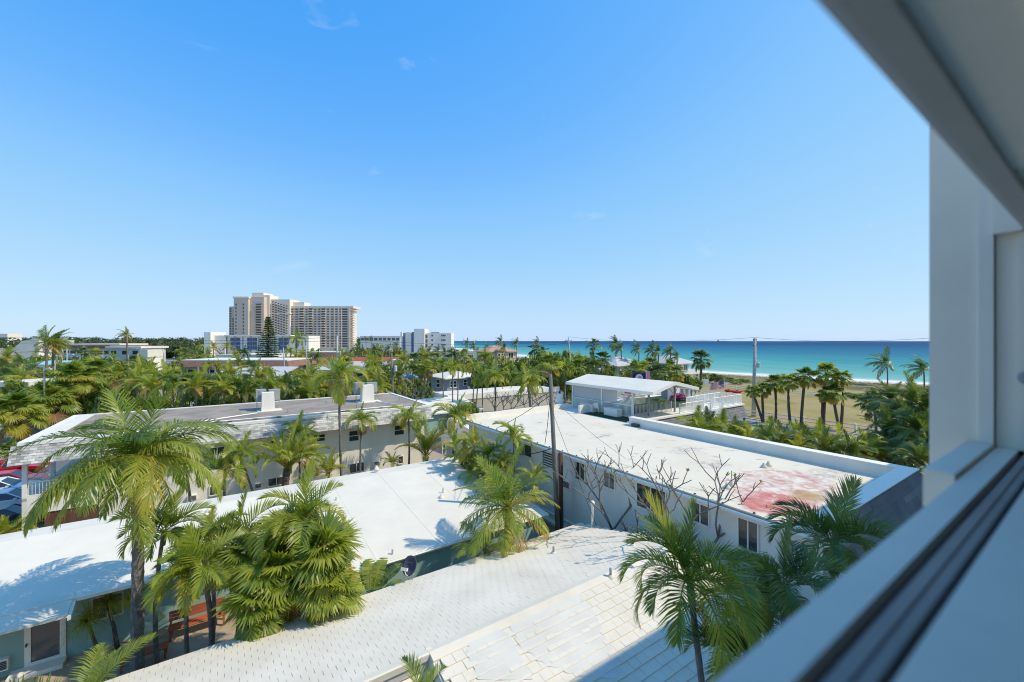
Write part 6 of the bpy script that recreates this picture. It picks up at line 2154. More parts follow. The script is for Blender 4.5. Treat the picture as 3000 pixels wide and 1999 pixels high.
for (x0, y0, x1, y1) in ((-0.17, 0.06, -0.10, 0.09), (-0.09, 0.08, -0.03, 0.12), (-0.02, 0.10, 0.05, 0.12), (0.05, 0.11, 0.10, 0.17), (0.06, 0.04, 0.10, 0.10)):
    mk_.tube([(x0, y0, 0.035), (x1, y1, 0.04)], 0.011, 4)
mk_.build('faded_mark', 'dish_mark', face)
MB().tube([(0, -0.34, 0.07), (0.02, -0.3, 0.25), (0.0, -0.12, 0.42)], 0.02, 5).build('feed_arm', 'white_metal', face)
MB().box(-0.13, 0.13, -0.17, -0.07, 0.38, 0.47).build('receiver', 'white_metal', face)

b0 = PB(585, 1815, 22.0)
ba = toAB(b0)[0]
BN = Place('orange_bench', 'orange slatted bench against the teal wall, half hidden by palms', 'bench', ba, 21.7)
for i in range(4):
    BN.box('seat_slat', ba - 1.0, ba + 0.9, 21.45 + i * 0.13, 21.56 + i * 0.13, 0.43, 0.47, 'orange_wood')
for i in range(3):
    BN.box('back_slat', ba - 1.0, ba + 0.9, 21.99, 22.03, 0.56 + i * 0.14, 0.67 + i * 0.14, 'orange_wood')
for a in (ba - 0.95, ba + 0.8):
    for b in (21.46, 21.92):
        BN.box('leg', a, a + 0.07, b, b + 0.07, 0.012, 0.43, 'orange_wood')
    BN.box('armrest', a, a + 0.07, 21.44, 21.99, 0.64, 0.69, 'orange_wood')
B2 = Place('orange_low_table', 'low orange table in front of the orange bench', 'table', ba - 1.4, 20.6)
for i in range(4):
    B2.box('top_slat', ba - 2.3, ba - 0.9, 20.4 + i * 0.13, 20.51 + i * 0.13, 0.40, 0.44, 'orange_wood')
for a in (ba - 2.25, ba - 1.02):
    for b in (20.42, 20.82):
        B2.box('leg', a, a + 0.06, b, b + 0.06, 0.012, 0.4, 'orange_wood')

def roofz(b):
    return RZ - (RZ - FZ) * (b - RB) / (FB - RB) if b > RB else NZ + (RZ - NZ) * (b - NB) / (RB - NB)
for i, (u, v, h, col) in enumerate(((1622, 1612, 0.30, 'grey_metal'), (1854, 1612, 0.26, 'brown_wood'), (1789, 1699, 0.32, 'grey_metal'))):
    p = toAB(PZ(u, v, 3.45 if i == 0 else (3.6 if i == 1 else 3.9)))
    t = thing('vent_pipe', ['short dark vent pipe on the far slope of the tile roof', 'short rusty vent pipe near the right gable of the tile roof', 'grey vent pipe on the near slope below the ridge'][i], 'pipe', AB(p[0], p[1], roofz(p[1])), 0, 'vent pipes on the tile roof')
    MB().tube([(0, 0, -0.05), (0, 0, h)], 0.045, 10).build('pipe', col, t, smooth=True)
    MB().lathe([(0.0, 0.02), (0.12, 0.03), (0.06, 0.1), (0.0, 0.1)], 10).build('collar', 'tile_white', t)
g = toAB(PZ(1785, 1560, 3.1))
t = thing('white_plumbing_pipe', 'tall white plumbing pipe with a capped top at the roof corner', 'pipe', AB(min(g[0], 14.7), 14.6, roofz(14.6)))
MB().tube([(0, 0, -0.05), (0.02, 0, 1.1)], 0.06, 8).build('pipe', 'white_trim', t)
MB().lathe([(0.0, 0), (0.11, 0.02), (0.12, 0.14), (0.07, 0.22), (0.0, 0.24)], 10, (0.02, 0, 1.05)).build('cap', 'white_trim', t, smooth=True)
sp_ = PZ(2180, 1256)
t = thing('meter_post', 'thin dark post in the hedge before the road', 'post', sp_)
MB().tube([(0, 0, 0), (0, 0, 2.1)], 0.05, 6).build('post', 'dark_metal', t)
MB().box(-0.12, 0.12, -0.1, 0.1, 1.15, 1.45).build('box', 'dark_metal', t)
MB().box(-0.25, 0.25, -0.2, 0.2, 0, 0.5).build('base_box', 'dark_metal', t)
s = PY(2116, 999, 9000)
t = thing('cargo_ship', 'tiny dark cargo ship on the horizon', 'ship', (s.x, 9000, -0.3))
MB().box(-110, 130, -15, 15, 0, 9).build('hull', 'dark_metal', t)
MB().box(-100, -75, -12, 12, 9, 30).build('bridge', 'grey_metal', t)
for i in range(3):
    MB().tube([(-30 + i * 50, 0, 9), (-30 + i * 50, 0, 22)], 1.5, 5).build('crane', 'dark_metal', t)
# low wheelie bin and cooler in the courtyard lane
q = PZ(131, 1268)
t = thing('rubbish_bin', 'grey rubbish bin beside the left fan palm trunk', 'bin', q)
MB().hexa([(-0.25, -0.25, 0), (0.25, -0.25, 0), (0.25, 0.25, 0), (-0.25, 0.25, 0), (-0.32, -0.32, 1.0), (0.32, -0.32, 1.0), (0.32, 0.32, 1.0), (-0.32, 0.32, 1.0)]).build('body', 'grey_metal', t)
MB().box(-0.35, 0.35, -0.35, 0.35, 1.0, 1.08).build('lid', 'dark_metal', t)
# ------------------------------------------------------------------ near palms, each frond a part
def near(label, u, v, y, L, kind, count, seed, bu=None, name=None, **kw):
    hub = PY(u, v, y)
    base = None
    if bu is not None:
        base = (PY(bu, v, y).x, y, 0)
    nm = name or {'royal': 'royal_palm', 'coco': 'coconut_palm', 'adonis': 'christmas_palm', 'areca': 'areca_palm', 'triangle': 'triangle_palm', 'sabal': 'cabbage_palm', 'cabbage': 'cabbage_palm', 'pony': 'ponytail_palm'}[kind]
    return palm(nm, label, 'palm tree', hub, L, kind, count, seed, base=base, **kw)

near('tall royal palm with a thick grey trunk and drooping crown, left foreground', 407, 1345, 15.0, 3.2, 'royal', 34, 1, bu=402, n=48, r0=0.22, r1=0.15, skirt=1, shaft=0.8, bow=0.05)
# courtyard palms between the teal house and the tile roof
near('bright christmas palm in the courtyard, its two trunks in front of the orange bench', 592, 1668, 14.1, 1.75, 'adonis', 15, 2, bu=606, n=30, r0=0.10, r1=0.07, shaft=0.5)
near('christmas palm left of the orange bench, second trunk', 548, 1700, 14.0, 1.55, 'adonis', 13, 3, bu=556, n=28, r0=0.09, r1=0.06, shaft=0.45)
near('christmas palm just right of the royal palm trunk', 480, 1560, 15.6, 1.7, 'adonis', 15, 4, bu=462, n=28, r0=0.09, r1=0.06, shaft=0.5)
near('christmas palm behind the courtyard fan palms, drooping over the white roof', 700, 1580, 15.8, 1.9, 'adonis', 15, 5, bu=690, n=28, r0=0.09, r1=0.06, shaft=0.5)
near('dark fan palm crown low behind the royal palm trunk', 610, 1590, 16.5, 1.7, 'adonis', 14, 6, n=28, r0=0.09, r1=0.06)
near('spiky palm topping the courtyard thicket', 890, 1530, 15.6, 2.0, 'adonis', 18, 7, n=30, r0=0.1, r1=0.08)
near('large cabbage palm leaning over the tile roof edge, right of the thicket', 945, 1640, 14.7, 1.55, 'sabal', 24, 8, n=36, r0=0.17, r1=0.15, tmat='trunk_brown', skirt=2)
near('large cabbage palm in the middle of the courtyard thicket', 815, 1690, 14.2, 1.55, 'sabal', 24, 9, n=36, r0=0.17, r1=0.15, tmat='trunk_brown', skirt=3)
near('low cabbage palm at the foot of the thicket touching the tiles', 765, 1785, 13.5, 1.35, 'sabal', 22, 10, n=36, r0=0.17, r1=0.15, tmat='trunk_brown', skirt=3)
near('cabbage palm behind the thicket, darker', 860, 1580, 15.6, 1.45, 'sabal', 20, 11, n=36, r0=0.15, r1=0.13, tmat='trunk_brown')
near('cabbage palm at the left side of the thicket', 725, 1650, 15.0, 1.35, 'sabal', 20, 12, n=36, r0=0.15, r1=0.13, tmat='trunk_brown')
near('cabbage palm hanging over the tile roof, right side', 965, 1745, 13.9, 1.2, 'sabal', 18, 13, n=36, r0=0.15, r1=0.13, tmat='trunk_brown', skirt=2)
# coconut palm before the flat-roofed building
near('bushy coconut palm between the teal roof and the wooden pole', 1490, 1490, 19.6, 2.9, 'coco', 24, 14, n=34, bu=1505, r0=0.2, r1=0.16, skirt=2)
near('yellowing young palm at the foot of the bushy coconut palm', 1420, 1610, 18.3, 1.6, 'coco', 13, 15, n=26, r0=0.1, r1=0.09, zbase=0)
near('slender christmas palm before the cream roof edge', 1507, 1285, yA(1507, 15.4), 1.6, 'adonis', 13, 16, bu=1507, n=24, r0=0.07, r1=0.05, shaft=0.4)
# lower right corner, near the window
near('christmas palm with flower stalks, nearest the camera at lower right', 2020, 1705, 8.4, 1.75, 'adonis', 19, 17, bu=2160, n=44, r0=0.085, r1=0.06, shaft=0.45, flower=True, skirt=1)
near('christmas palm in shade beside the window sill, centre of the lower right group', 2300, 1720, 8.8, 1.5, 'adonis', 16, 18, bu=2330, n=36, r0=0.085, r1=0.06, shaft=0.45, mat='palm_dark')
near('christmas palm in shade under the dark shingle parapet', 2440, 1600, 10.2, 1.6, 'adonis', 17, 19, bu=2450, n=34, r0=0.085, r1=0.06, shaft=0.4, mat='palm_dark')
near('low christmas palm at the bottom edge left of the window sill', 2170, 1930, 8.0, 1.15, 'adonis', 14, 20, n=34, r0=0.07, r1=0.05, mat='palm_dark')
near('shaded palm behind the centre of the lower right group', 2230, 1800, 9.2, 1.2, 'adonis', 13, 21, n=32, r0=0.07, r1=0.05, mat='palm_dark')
near('palm top poking up at the bottom edge beside the roof cut', 1236, 2075, 8.6, 1.0, 'adonis', 12, 22, n=34, r0=0.07, r1=0.05)
near('palm with a long dry frond at the bottom left edge', 235, 2085, 11.2, 2.2, 'coco', 14, 23, n=36, r0=0.12, r1=0.10, skirt=3)
# small ponytail palms in the courtyard
def ponytail(label, u, v, bu, bv, seed, rad):
    base = PZ(bu, bv)
    hub = PY(u, v, base.y)
    t = thing('ponytail_palm', label, 'palm tree', base)
    hl = hub - base
    MB().tube([(0, 0, -0.05), tuple(hl * 0.5 + Vector((0.06, 0, 0))), tuple(hl)], [0.09, 0.06, 0.045], 7).build('trunk', 'trunk_brown', t, smooth=True)
    r = random.Random(seed)
    m = MB()
    for k in range(260):
        az, el = r.uniform(0, 6.28), R(r.uniform(5, 85))
        d = Vector((math.cos(az) * math.cos(el), math.sin(az) * math.cos(el), math.sin(el)))
        p = Vector(hl)
        s = Vector((-math.sin(az), math.cos(az), 0)) * 0.012
        pts = [p]
        L = rad * r.uniform(0.8, 1.2)
        for i in range(4):
            d = (d + Vector((0, 0, -0.42))).normalized()
            p = p + d * L / 3
            pts.append(p)
        o = len(m.v)
        for i, q in enumerate(pts):
            w = s * (1 - i / 4.6)
            m.v += [tuple(q - w), tuple(q + w)]
        m.f += [(o + 2 * i, o + 2 * i + 1, o + 2 * i + 3, o + 2 * i + 2) for i in range(4)]
        tt = r.uniform(0.4, 0.8)
        m.t += [tt] * 10
    tag(m.build('leaf_mop', 'palm_leaf', t), kind='stuff')
ponytail('ponytail palm nearest the royal palm trunk', 385, 1762, 392, 1895, 1, 0.5)
ponytail('upper ponytail palm before the teal window', 312, 1768, 345, 1905, 2, 0.62)
ponytail('lower ponytail palm with long yellow green leaves beside the door', 255, 1822, 290, 1935, 3, 0.7)

# bird of paradise beside the dish
def paddle_plant(name, label, base, n, L, seed, rot=0.0):
    t = thing(name, label, 'plant', base)
    r = random.Random(seed)
    for k in range(n):
        az = rot + k * 2.4 + r.uniform(-0.3, 0.3)
        el = r.uniform(38, 72)
        m = MB()
        K = 12
        p = Vector((0, 0, 0)); a = R(el)
        d = Vector((math.cos(az), math.sin(az), 0))
        side = Vector((-d.y, d.x, 0))
        pts = []
        for i in range(K + 1):
            pts.append(p.copy())
            ang = a - R(75) * (i / K) ** 2
            p = p + (d * math.cos(ang) + Vector((0, 0, math.sin(ang)))) * L / K
        m.tube([tuple(q) for q in pts], [0.02 * (1 - 0.8 * i / K) + 0.003 for i in range(K + 1)], 4, 0.6, cap=False)
        for i in range(4, K):
            f = (i - 4) / (K - 4)
            w = 0.24 * L / 1.6 * math.sin(math.pi * (0.12 + 0.85 * f)) ** 0.6
            for s in (-1, 1):
                q0, q1 = pts[i], pts[i + 1]
                e0 = q0.lerp(q1, 0.05) + side * s * w + Vector((0, 0, 0.05 - r.uniform(0, 0.08)))
                e1 = q0.lerp(q1, 0.92) + side * s * w + Vector((0, 0, 0.05 - r.uniform(0, 0.08)))
                o = len(m.v)
                m.v += [tuple(q0), tuple(q0.lerp(q1, 0.97)), tuple(e1), tuple(e0)]
                m.f.append((o, o + 1, o + 2, o + 3) if s > 0 else (o, o + 3, o + 2, o + 1))
                tt = r.uniform(0.15, 0.4)
                m.t += [tt + 0.1, tt + 0.1, tt, tt]
        m.build('leaf', 'palm_leaf', t)
    return t
bp = PB(1085, 1720, 16.9)
paddle_plant('bird_of_paradise', 'banana leaved bird of paradise beside the satellite dish', (bp.x, bp.y, 1.45), 12, 2.0, 4)

# ------------------------------------------------------------------ palms along the wall of the shingle-skirted building
def wall_row(u, B):
    return yB(u, B)
for (label, kind, u, v, bu, B, L, cnt, n, kw) in [
    ('leaning christmas palm left of the big triangle palm', 'adonis', 705, 1335, 772, 33.3, 1.7, 13, 24, dict(r0=0.09, r1=0.06, shaft=0.4)),
    ('big triangle palm with upright silvery fronds before the white wall', 'triangle', 842, 1375, 842, 33.0, 3.1, 20, 30, dict(r0=0.22, r1=0.26, tmat='trunk_brown')),
    ('green christmas palm behind the big triangle palm', 'adonis', 880, 1275, 884, 34.6, 1.7, 14, 24, dict(r0=0.09, r1=0.06, shaft=0.4)),
    ('christmas palm right of the big triangle palm', 'adonis', 900, 1345, 882, 33.6, 1.7, 14, 24, dict(r0=0.09, r1=0.06, shaft=0.4)),
    ('christmas palm with a beard of dry fronds before the upper windows', 'adonis', 1060, 1235, 1056, 34.4, 1.6, 14, 24, dict(r0=0.1, r1=0.07, skirt=5)),
    ('christmas palm near the right corner of the shingle skirt', 'adonis', 1197, 1230, 1195, 34.2, 2.0, 15, 24, dict(r0=0.1, r1=0.07, shaft=0.5)),
    ('grey green triangle palm at the right end of the white wall', 'triangle', 1248, 1338, 1248, 33.4, 3.0, 18, 28, dict(r0=0.2, r1=0.24, tmat='trunk_brown')),
    ('christmas palm between the royal palm and the white wall', 'adonis', 660, 1380, 655, 32.8, 2.0, 14, 24, dict(r0=0.09, r1=0.07, shaft=0.4)),
    ('thin palm with a bare leaning trunk behind the royal palm crown', 'adonis', 545, 1360, 577, 33.2, 1.9, 14, 24, dict(r0=0.1, r1=0.07, shaft=0.4)),
    ('small areca palm below the first floor windows, left one', 'areca', 965, 1390, 965, 33.6, 1.7, 15, 20, dict(r0=0.05, r1=0.05)),
    ('small areca palm below the right hand windows', 'areca', 1150, 1362, 1150, 33.8, 1.2, 12, 20, dict(r0=0.05, r1=0.05)),
    ('christmas palm beside the garden hut, over the thicket', 'adonis', 1332, 1225, 1334, 31.0, 2.1, 16, 26, dict(r0=0.1, r1=0.07, shaft=0.5)),
    ('tall thin palm with a golden skirt rising above the gravel roof', 'adonis', 993, 1112, 1004, 33.8, 2.6, 16, 30, dict(r0=0.11, r1=0.08, shaft=0.6, skirt=2)),
]:
    near(label, u, v, wall_row(u, B), L, kind, cnt, int(u + v), bu=bu, n=n, **kw)
# thicket left of the wooden pole
ti = []
for i, (u, v, y, L, kind) in enumerate([(1390, 1290, 28.5, 1.6, 'areca'), (1430, 1320, 27.5, 1.6, 'adonis'), (1360, 1330, 29.0, 1.5, 'areca'), (1455, 1365, 26.5, 1.4, 'areca'), (1400, 1370, 27.5, 1.5, 'areca'),
                                        (1335, 1290, 30.5, 1.5, 'areca'), (1440, 1400, 25.5, 1.4, 'adonis'), (1480, 1345, 26.5, 1.2, 'areca'), (1565, 1385, 24.3, 1.2, 'areca')]):
    ti.append(near(None, u, v + 22, y, L, kind, 15, 300 + i, n=28, r0=0.05, r1=0.05, single=True, variant=i % 4))
ordinal_labels(ti, 'tangled palm in the thicket left of the wooden pole', 'palm tree', 'thicket palms beside the wooden pole')
tb = []
for i, (u, vt, y, w) in enumerate([(1370, 1300, 29.5, 2.2), (1420, 1330, 28.4, 2.0), (1460, 1380, 26.6, 1.8), (1330, 1350, 30.8, 1.8), (1390, 1395, 27.2, 1.8), (1300, 1375, 32.0, 1.4), (1262, 1390, 33.2, 1.0)]):
    p = PY(u, vt, y)
    tb.append(bush('garden_shrub', None, 'shrub', (p.x, y, 0), w, max(0.8, p.z), 40 + i))
ordinal_labels(tb, 'leafy shrub under the thicket palms', 'shrub', 'shrubs under the thicket palms')

# ------------------------------------------------------------------ bare plumeria trees
ya = yA(1800, 15.9)
bare_tree('plumeria_tree', 'bare forked plumeria before the two left windows of the flat roofed building', (PY(1795, 1500, ya).x, ya, 0), PY(1780, 1318, ya).z, 0.58, 5, 5, 0.075, 1)
ya = yA(2020, 15.7)
bare_tree('plumeria_tree', 'bare plumeria with a few green leaf tufts before the right hand windows', (PY(2030, 1500, ya).x, ya, 0), PY(2000, 1352, ya).z, 0.62, 8, 5, 0.08, 4)
ya = yA(1905, 15.8)
bare_tree('plumeria_tree', 'small bare plumeria between the two larger ones', (PY(1900, 1500, ya).x, ya, 0), PY(1900, 1472, ya).z, 0.7, 11, 3, 0.06, 0)
br = []
for i, (u, v, y, top) in enumerate([(1450, 1180, 62, 1140), (1500, 1178, 60, 1138), (1545, 1175, 58, 1135), (1590, 1172, 56, 1140), (1475, 1172, 66, 1150), (1630, 1165, 60, 1140), (1195, 1155, 58, 1130), (1235, 1140, 62, 1122)]):
    p = PY(u, v, y)
    br.append(bare_tree('bare_shrub', None, (p.x, y, 0), PY(u, top, y).z, 0.9, 60 + i, 4, 0.09, 1))
ordinal_labels(br, 'bare grey shrub behind the cream roof', 'shrub', 'bare shrubs behind the cream roof')

# ------------------------------------------------------------------ cabbage palms beside the road and lawn
sb = []
for i, (u, v, bu, bv, L, d) in enumerate([(2205, 1150, 2236, 1240, 0.9, 0), (2232, 1146, 2236, 1240, 1.0, 0), (2270, 1130, 2272, 1240, 1.25, 0), (2310, 1124, 2317, 1253, 1.2, 1), (2358, 1110, 2346, 1254, 1.4, 1),
                                          (2422, 1102, 2413, 1258, 1.55, 0), (2468, 1112, 2462, 1264, 1.1, 1), (2440, 1158, 2462, 1266, 1.4, 0), (2418, 1160, 2413, 1258, 1.0, 0)]):
    y = 12 * F / (bv - CV)
    L *= y / 44.0
    hub = PY(u, v, y)
    sb.append(palm('cabbage_palm', None, 'palm tree', hub, L, 'cabbage', 42, 500 + i, n=26, base=(PY(bu, bv, y).x, y, 0), r0=0.2, r1=0.16, tmat='trunk_brown', bow=0.3, single=True, variant=i % 3))
ordinal_labels(sb, 'cabbage palm with a bare trunk beside the beach road', 'palm tree', 'cabbage palms beside the beach road')
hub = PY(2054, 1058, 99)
palm('cabbage_palm', 'lone round headed cabbage palm beside the balcony house', 'palm tree', hub, 2.9, 'cabbage', 36, 520, n=20, base=(PY(2048, 1150, 99).x, 99, 0), r0=0.32, r1=0.26, tmat='trunk_brown', single=True, variant=5, mat='palm_dark')
# wind-blown coconut palms by the surf
for i, (lab, u, v, bv, L) in enumerate([('windblown coconut palm standing alone before the surf', 2597, 1066, 1132, 4.0), ('windblown coconut palm close to the window jamb', 2706, 1082, 1148, 3.6)]):
    y = 12 * F / (bv - CV)
    palm('coconut_palm', lab, 'palm tree', PY(u, v, y), L * 1.15, 'coco', 17, 530 + i, n=16, base=(PY(u + 2, bv, y).x, y, 0), r0=0.2, r1=0.14, single=True, wind=180, variant=i, mat='palm_dark')
# dark palms beside the road, right edge
rg = []
for i, (u, v, y, L, kind) in enumerate([(2560, 1175, 44, 2.4, 'cabbage'), (2610, 1160, 42, 3.0, 'coco'), (2670, 1170, 38, 3.4, 'coco'), (2715, 1190, 34, 3.6, 'coco'), (2640, 1215, 36, 3.0, 'coco'), (2690, 1250, 32, 3.0, 'coco'), (2600, 1260, 34, 2.8, 'coco'),
                                        (2730, 1290, 29, 2.8, 'coco'), (2650, 1300, 33, 2.4, 'areca'), (2700, 1345, 27, 2.0, 'areca'), (2760, 1230, 33, 3.2, 'coco')]):
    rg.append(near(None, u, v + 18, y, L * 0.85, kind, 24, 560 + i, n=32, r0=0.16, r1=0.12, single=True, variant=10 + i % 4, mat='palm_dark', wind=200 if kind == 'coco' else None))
ordinal_labels(rg, 'dark dense palm beside the road near the window jamb', 'palm tree', 'dark palms near the window jamb')
near('small palm with a clear trunk standing over the green verge', 2622, 1322, 31.5, 2.0, 'coco', 14, 580, bu=2632, n=22, r0=0.12, r1=0.09, mat='palm_dark')
# hedge of low palms behind the right parapet
hd = []
for i, (u, v, y, L) in enumerate([(2050, 1262, 33, 1.9), (2085, 1255, 37, 1.8), (2120, 1268, 36, 1.9), (2150, 1275, 35, 1.6), (2190, 1290, 33, 1.4), (2215, 1285, 36, 1.5), (2260, 1285, 35, 1.7), (2290, 1300, 31.5, 1.8), (2330, 1298, 33, 1.8), (2370, 1305, 32, 1.9),
                                  (2400, 1298, 34, 1.8), (2420, 1322, 29.5, 1.8), (2460, 1318, 31, 1.9), (2490, 1340, 28.5, 1.8), (2530, 1330, 31, 1.7), (2570, 1335, 31, 1.6), (2340, 1325, 29.5, 1.5), (2245, 1300, 31, 1.5)]):
    hd.append(near(None, u, v + 6, y, L * 1.15, 'areca' if i % 3 else 'adonis', 18, 600 + i, n=32, r0=0.07, r1=0.05, single=True, variant=20 + i % 4, mat='palm_dark' if i % 2 else 'palm_leaf'))
ordinal_labels(hd, 'bushy green palm in the hedge beyond the white parapet', 'palm tree', 'palm hedge beyond the parapet')
hb = []
for i in range(16):
    u = 2060 + i * 34
    y = 35 - i * 0.35
    p = PY(u, 1275 + i * 4.5, y)
    hb.append(bush('hedge_shrub', None, 'shrub', (p.x, y + 1.0, 0), 2.6, max(1.2, p.z), 80 + i))
ordinal_labels(hb, 'leafy shrub under the palm hedge', 'shrub', 'shrubs under the palm hedge')

# ------------------------------------------------------------------ left side palms
near('cabbage palm with a bare trunk at the left, the right one of a pair', 142, 1190, 56, 3.7, 'cabbage', 52, 700, bu=140, n=30, r0=0.42, r1=0.36, tmat='trunk_brown', name='cabbage_palm')
near('cabbage palm at the left edge, the left one of a pair', 45, 1222, 50, 3.3, 'cabbage', 52, 701, bu=58, n=30, r0=0.4, r1=0.34, tmat='trunk_brown', skirt=3, name='cabbage_palm')
near('young bright green palm at the left edge above the porch roof', 25, 1345, 40, 2.2, 'cabbage', 26, 702, n=22, r0=0.14, r1=0.12)
near('bright green small palm at the left edge below the black car', 22, 1575, 24, 1.5, 'areca', 18, 703, n=22, r0=0.06, r1=0.06)
near('small palm beside the porch of the shingle skirted building', 70, 1560, 25, 1.2, 'areca', 14, 704, n=22, r0=0.06, r1=0.06)
near('golden fan palm clump behind the left cabbage palms', 225, 1118, 60, 3.3, 'cabbage', 54, 705, n=30, r0=0.25, r1=0.25, tmat='trunk_brown', skirt=3)
near('second golden fan palm clump left of the white sedan', 275, 1098, 70, 3.2, 'cabbage', 46, 706, n=30, r0=0.25, r1=0.25, tmat='trunk_brown', skirt=2)
near('bright fan palm in front of the avenue', 428, 1108, 62, 3.2, 'areca', 24, 707, n=22, r0=0.15, r1=0.15)
palm('coconut_palm', 'windblown coconut palm above the white roofs at far left', 'palm tree', PY(136, 1008, 95), 4.4, 'coco', 24, 710, n=18, base=(PY(138, 1062, 95).x, 95, 0), r0=0.3, r1=0.2, single=True, variant=2, wind=100)
palm('coconut_palm', 'twin of the windblown coconut palm at far left, on its right', 'palm tree', PY(158, 1006, 98), 3.8, 'coco', 22, 711, n=18, base=(PY(150, 1062, 98).x, 98, 0), r0=0.3, r1=0.2, single=True, variant=3, wind=20)
palm('coconut_palm', 'lone tall coconut palm on the skyline left of the avenue', 'palm tree', PY(372, 984, 120), 2.9, 'coco', 22, 712, n=18, base=(PY(376, 1040, 120).x, 120, 0), r0=0.28, r1=0.2, single=True, variant=4, wind=180)
palm('royal_palm', 'slender palm with arching fronds before the hotel end wall', 'palm tree', PY(870, 995, 125), 3.4, 'adonis', 13, 713, n=18, base=(PY(866, 1040, 125).x, 125, 0), r0=0.22, r1=0.16, single=True, variant=6)

# row behind the gravel roof
rw = []
for i, (u, v, y, L, kind) in enumerate([
    (505, 1140, 46, 2.6, 'areca'), (540, 1128, 46, 2.6, 'adonis'), (575, 1140, 44, 2.4, 'areca'), (600, 1126, 47, 2.6, 'adonis'), (640, 1128, 46, 2.6, 'coco'), (675, 1108, 48, 2.4, 'areca'), (700, 1135, 46, 2.6, 'adonis'),
    (735, 1128, 47, 2.4, 'coco'), (760, 1112, 49, 2.6, 'areca'), (790, 1138, 47, 2.5, 'adonis'), (840, 1135, 48, 2.2, 'areca'), (905, 1120, 52, 2.8, 'areca'), (940, 1140, 50, 2.6, 'areca'), (870, 1155, 48, 2.2, 'areca'), (910, 1160, 48, 2.2, 'areca'),
    (960, 1150, 51, 2.4, 'areca'), (1040, 1140, 54, 2.6, 'areca'), (1085, 1110, 60, 3.0, 'areca'), (1130, 1095, 64, 3.4, 'coco'), (1170, 1110, 64, 3.0, 'areca'), (1110, 1135, 58, 2.6, 'coco'), (655, 1150, 44, 2.2, 'areca'), (720, 1160, 45, 2.2, 'areca'), (480, 1115, 52, 2.8, 'adonis'), (450, 1140, 48, 2.8, 'areca')]):
    rw.append(near(None, u, v, y, L * 0.88, kind, 18, 800 + i, n=28, r0=0.09, r1=0.07, single=True, variant=30 + i % 4, mat='palm_dark' if i % 3 == 1 else 'palm_leaf'))
ordinal_labels(rw, 'leafy palm in the row behind the brown gravel roof', 'palm tree', 'palm row behind the gravel roof')

# palms before the grey cottage
fc = []
for i, (u, v, y, L, bu) in enumerate([(1297, 1070, 62, 2.4, 1304), (1325, 1082, 60, 2.3, 1326), (1342, 1082, 61, 2.2, 1336), (1388, 1080, 66, 2.4, 1384), (1412, 1108, 60, 2.0, 1413), (1400, 1125, 60, 1.8, 1398)]):
    fc.append(near(None, u, v, y, L * 0.75, 'adonis', 14, 840 + i, bu=bu, n=26, r0=0.11, r1=0.08, single=True, variant=40 + i % 3))
ordinal_labels(fc, 'slender trunked palm in front of the grey cottage', 'palm tree', 'slender palms before the grey cottage')
near('feathery palm with a bare trunk right of the grey cottage', 1450, 1105, 58, 2.5, 'royal', 20, 850, bu=1449, n=24, r0=0.2, r1=0.14, single=True, variant=50)
near('shaggy silver green palm behind the cream roof', 1545, 1115, 55, 3.0, 'royal', 26, 851, bu=1562, n=26, r0=0.2, r1=0.16, single=True, variant=51)
near('fan palm directly behind the wooden pole', 1612, 1075, 60, 2.4, 'cabbage', 26, 852, bu=1612, n=20, r0=0.2, r1=0.16, single=True, variant=52)

# ------------------------------------------------------------------ palms on the skyline and in the middle distance
sk_ = []
for i, (u, v, y, L, kind, w) in enumerate([
    (1370, 1000, 230, 6, 'coco', 170), (1390, 1005, 225, 6, 'coco', 170), (1400, 1020, 220, 5, 'coco', 170), (1430, 1010, 230, 5, 'coco', 170), (1468, 994, 180, 5.5, 'coco', 190), (1480, 1010, 170, 5, 'coco', 190), (1515, 998, 180, 5.5, 'coco', 170), (1578, 998, 150, 4.5, 'coco', 170),
    (1738, 1010, 105, 4.4, 'cabbage', None), (1806, 1000, 125, 5.2, 'coco', 180), (1820, 1012, 120, 5, 'coco', 180), (1872, 1014, 120, 4.6, 'coco', 180), (1912, 1018, 118, 4.8, 'coco', 180), (1930, 1024, 115, 4.8, 'coco', 180), (1966, 1022, 115, 4.8, 'coco', 180), (1985, 1038, 112, 4.2, 'coco', 180),
    (1088, 975 + 10, 390, 6, 'coco', 180), (1072, 985, 390, 5, 'coco', 180), (1260, 1020, 160, 4.5, 'coco', 180), (1238, 1022, 160, 4.5, 'coco', 180), (1285, 1020, 170, 5, 'coco', 180), (1305, 1025, 160, 5, 'coco', 180), (1325, 1022, 180, 5, 'coco', 180),
    (1050, 1010, 150, 4.6, 'coco', 180), (1062, 1025, 130, 4.6, 'coco', 180), (1100, 1018, 150, 4.6, 'coco', 180), (1140, 1015, 150, 4.6, 'coco', 180), (1165, 1005, 180, 5, 'coco', 180), (1085, 1048, 95, 3.6, 'coco', 200), (1118, 1040, 98, 3.4, 'coco', 180), (1030, 1040, 110, 3.6, 'coco', 180),
    (1565, 1020, 120, 4.2, 'cabbage', None), (1590, 1030, 110, 4.0, 'cabbage', None), (1700, 1045, 95, 3.6, 'coco', 180), (1640, 1060, 85, 3.4, 'cabbage', None)]):
    sk_.append(near(None, u, v + 9, y, L * 0.62, kind, 18, 900 + i, n=20, r0=0.22, r1=0.16, single=True, variant=60 + i % 4, wind=w, mat='palm_dark' if y > 100 else 'palm_leaf'))
ordinal_labels(sk_[:20], 'wind combed palm standing up against the sky or sea', 'palm tree', 'palms on the skyline')
ordinal_labels(sk_[20:], 'palm in the green belt before the skyline', 'palm tree', 'palms in the green belt')
md = []
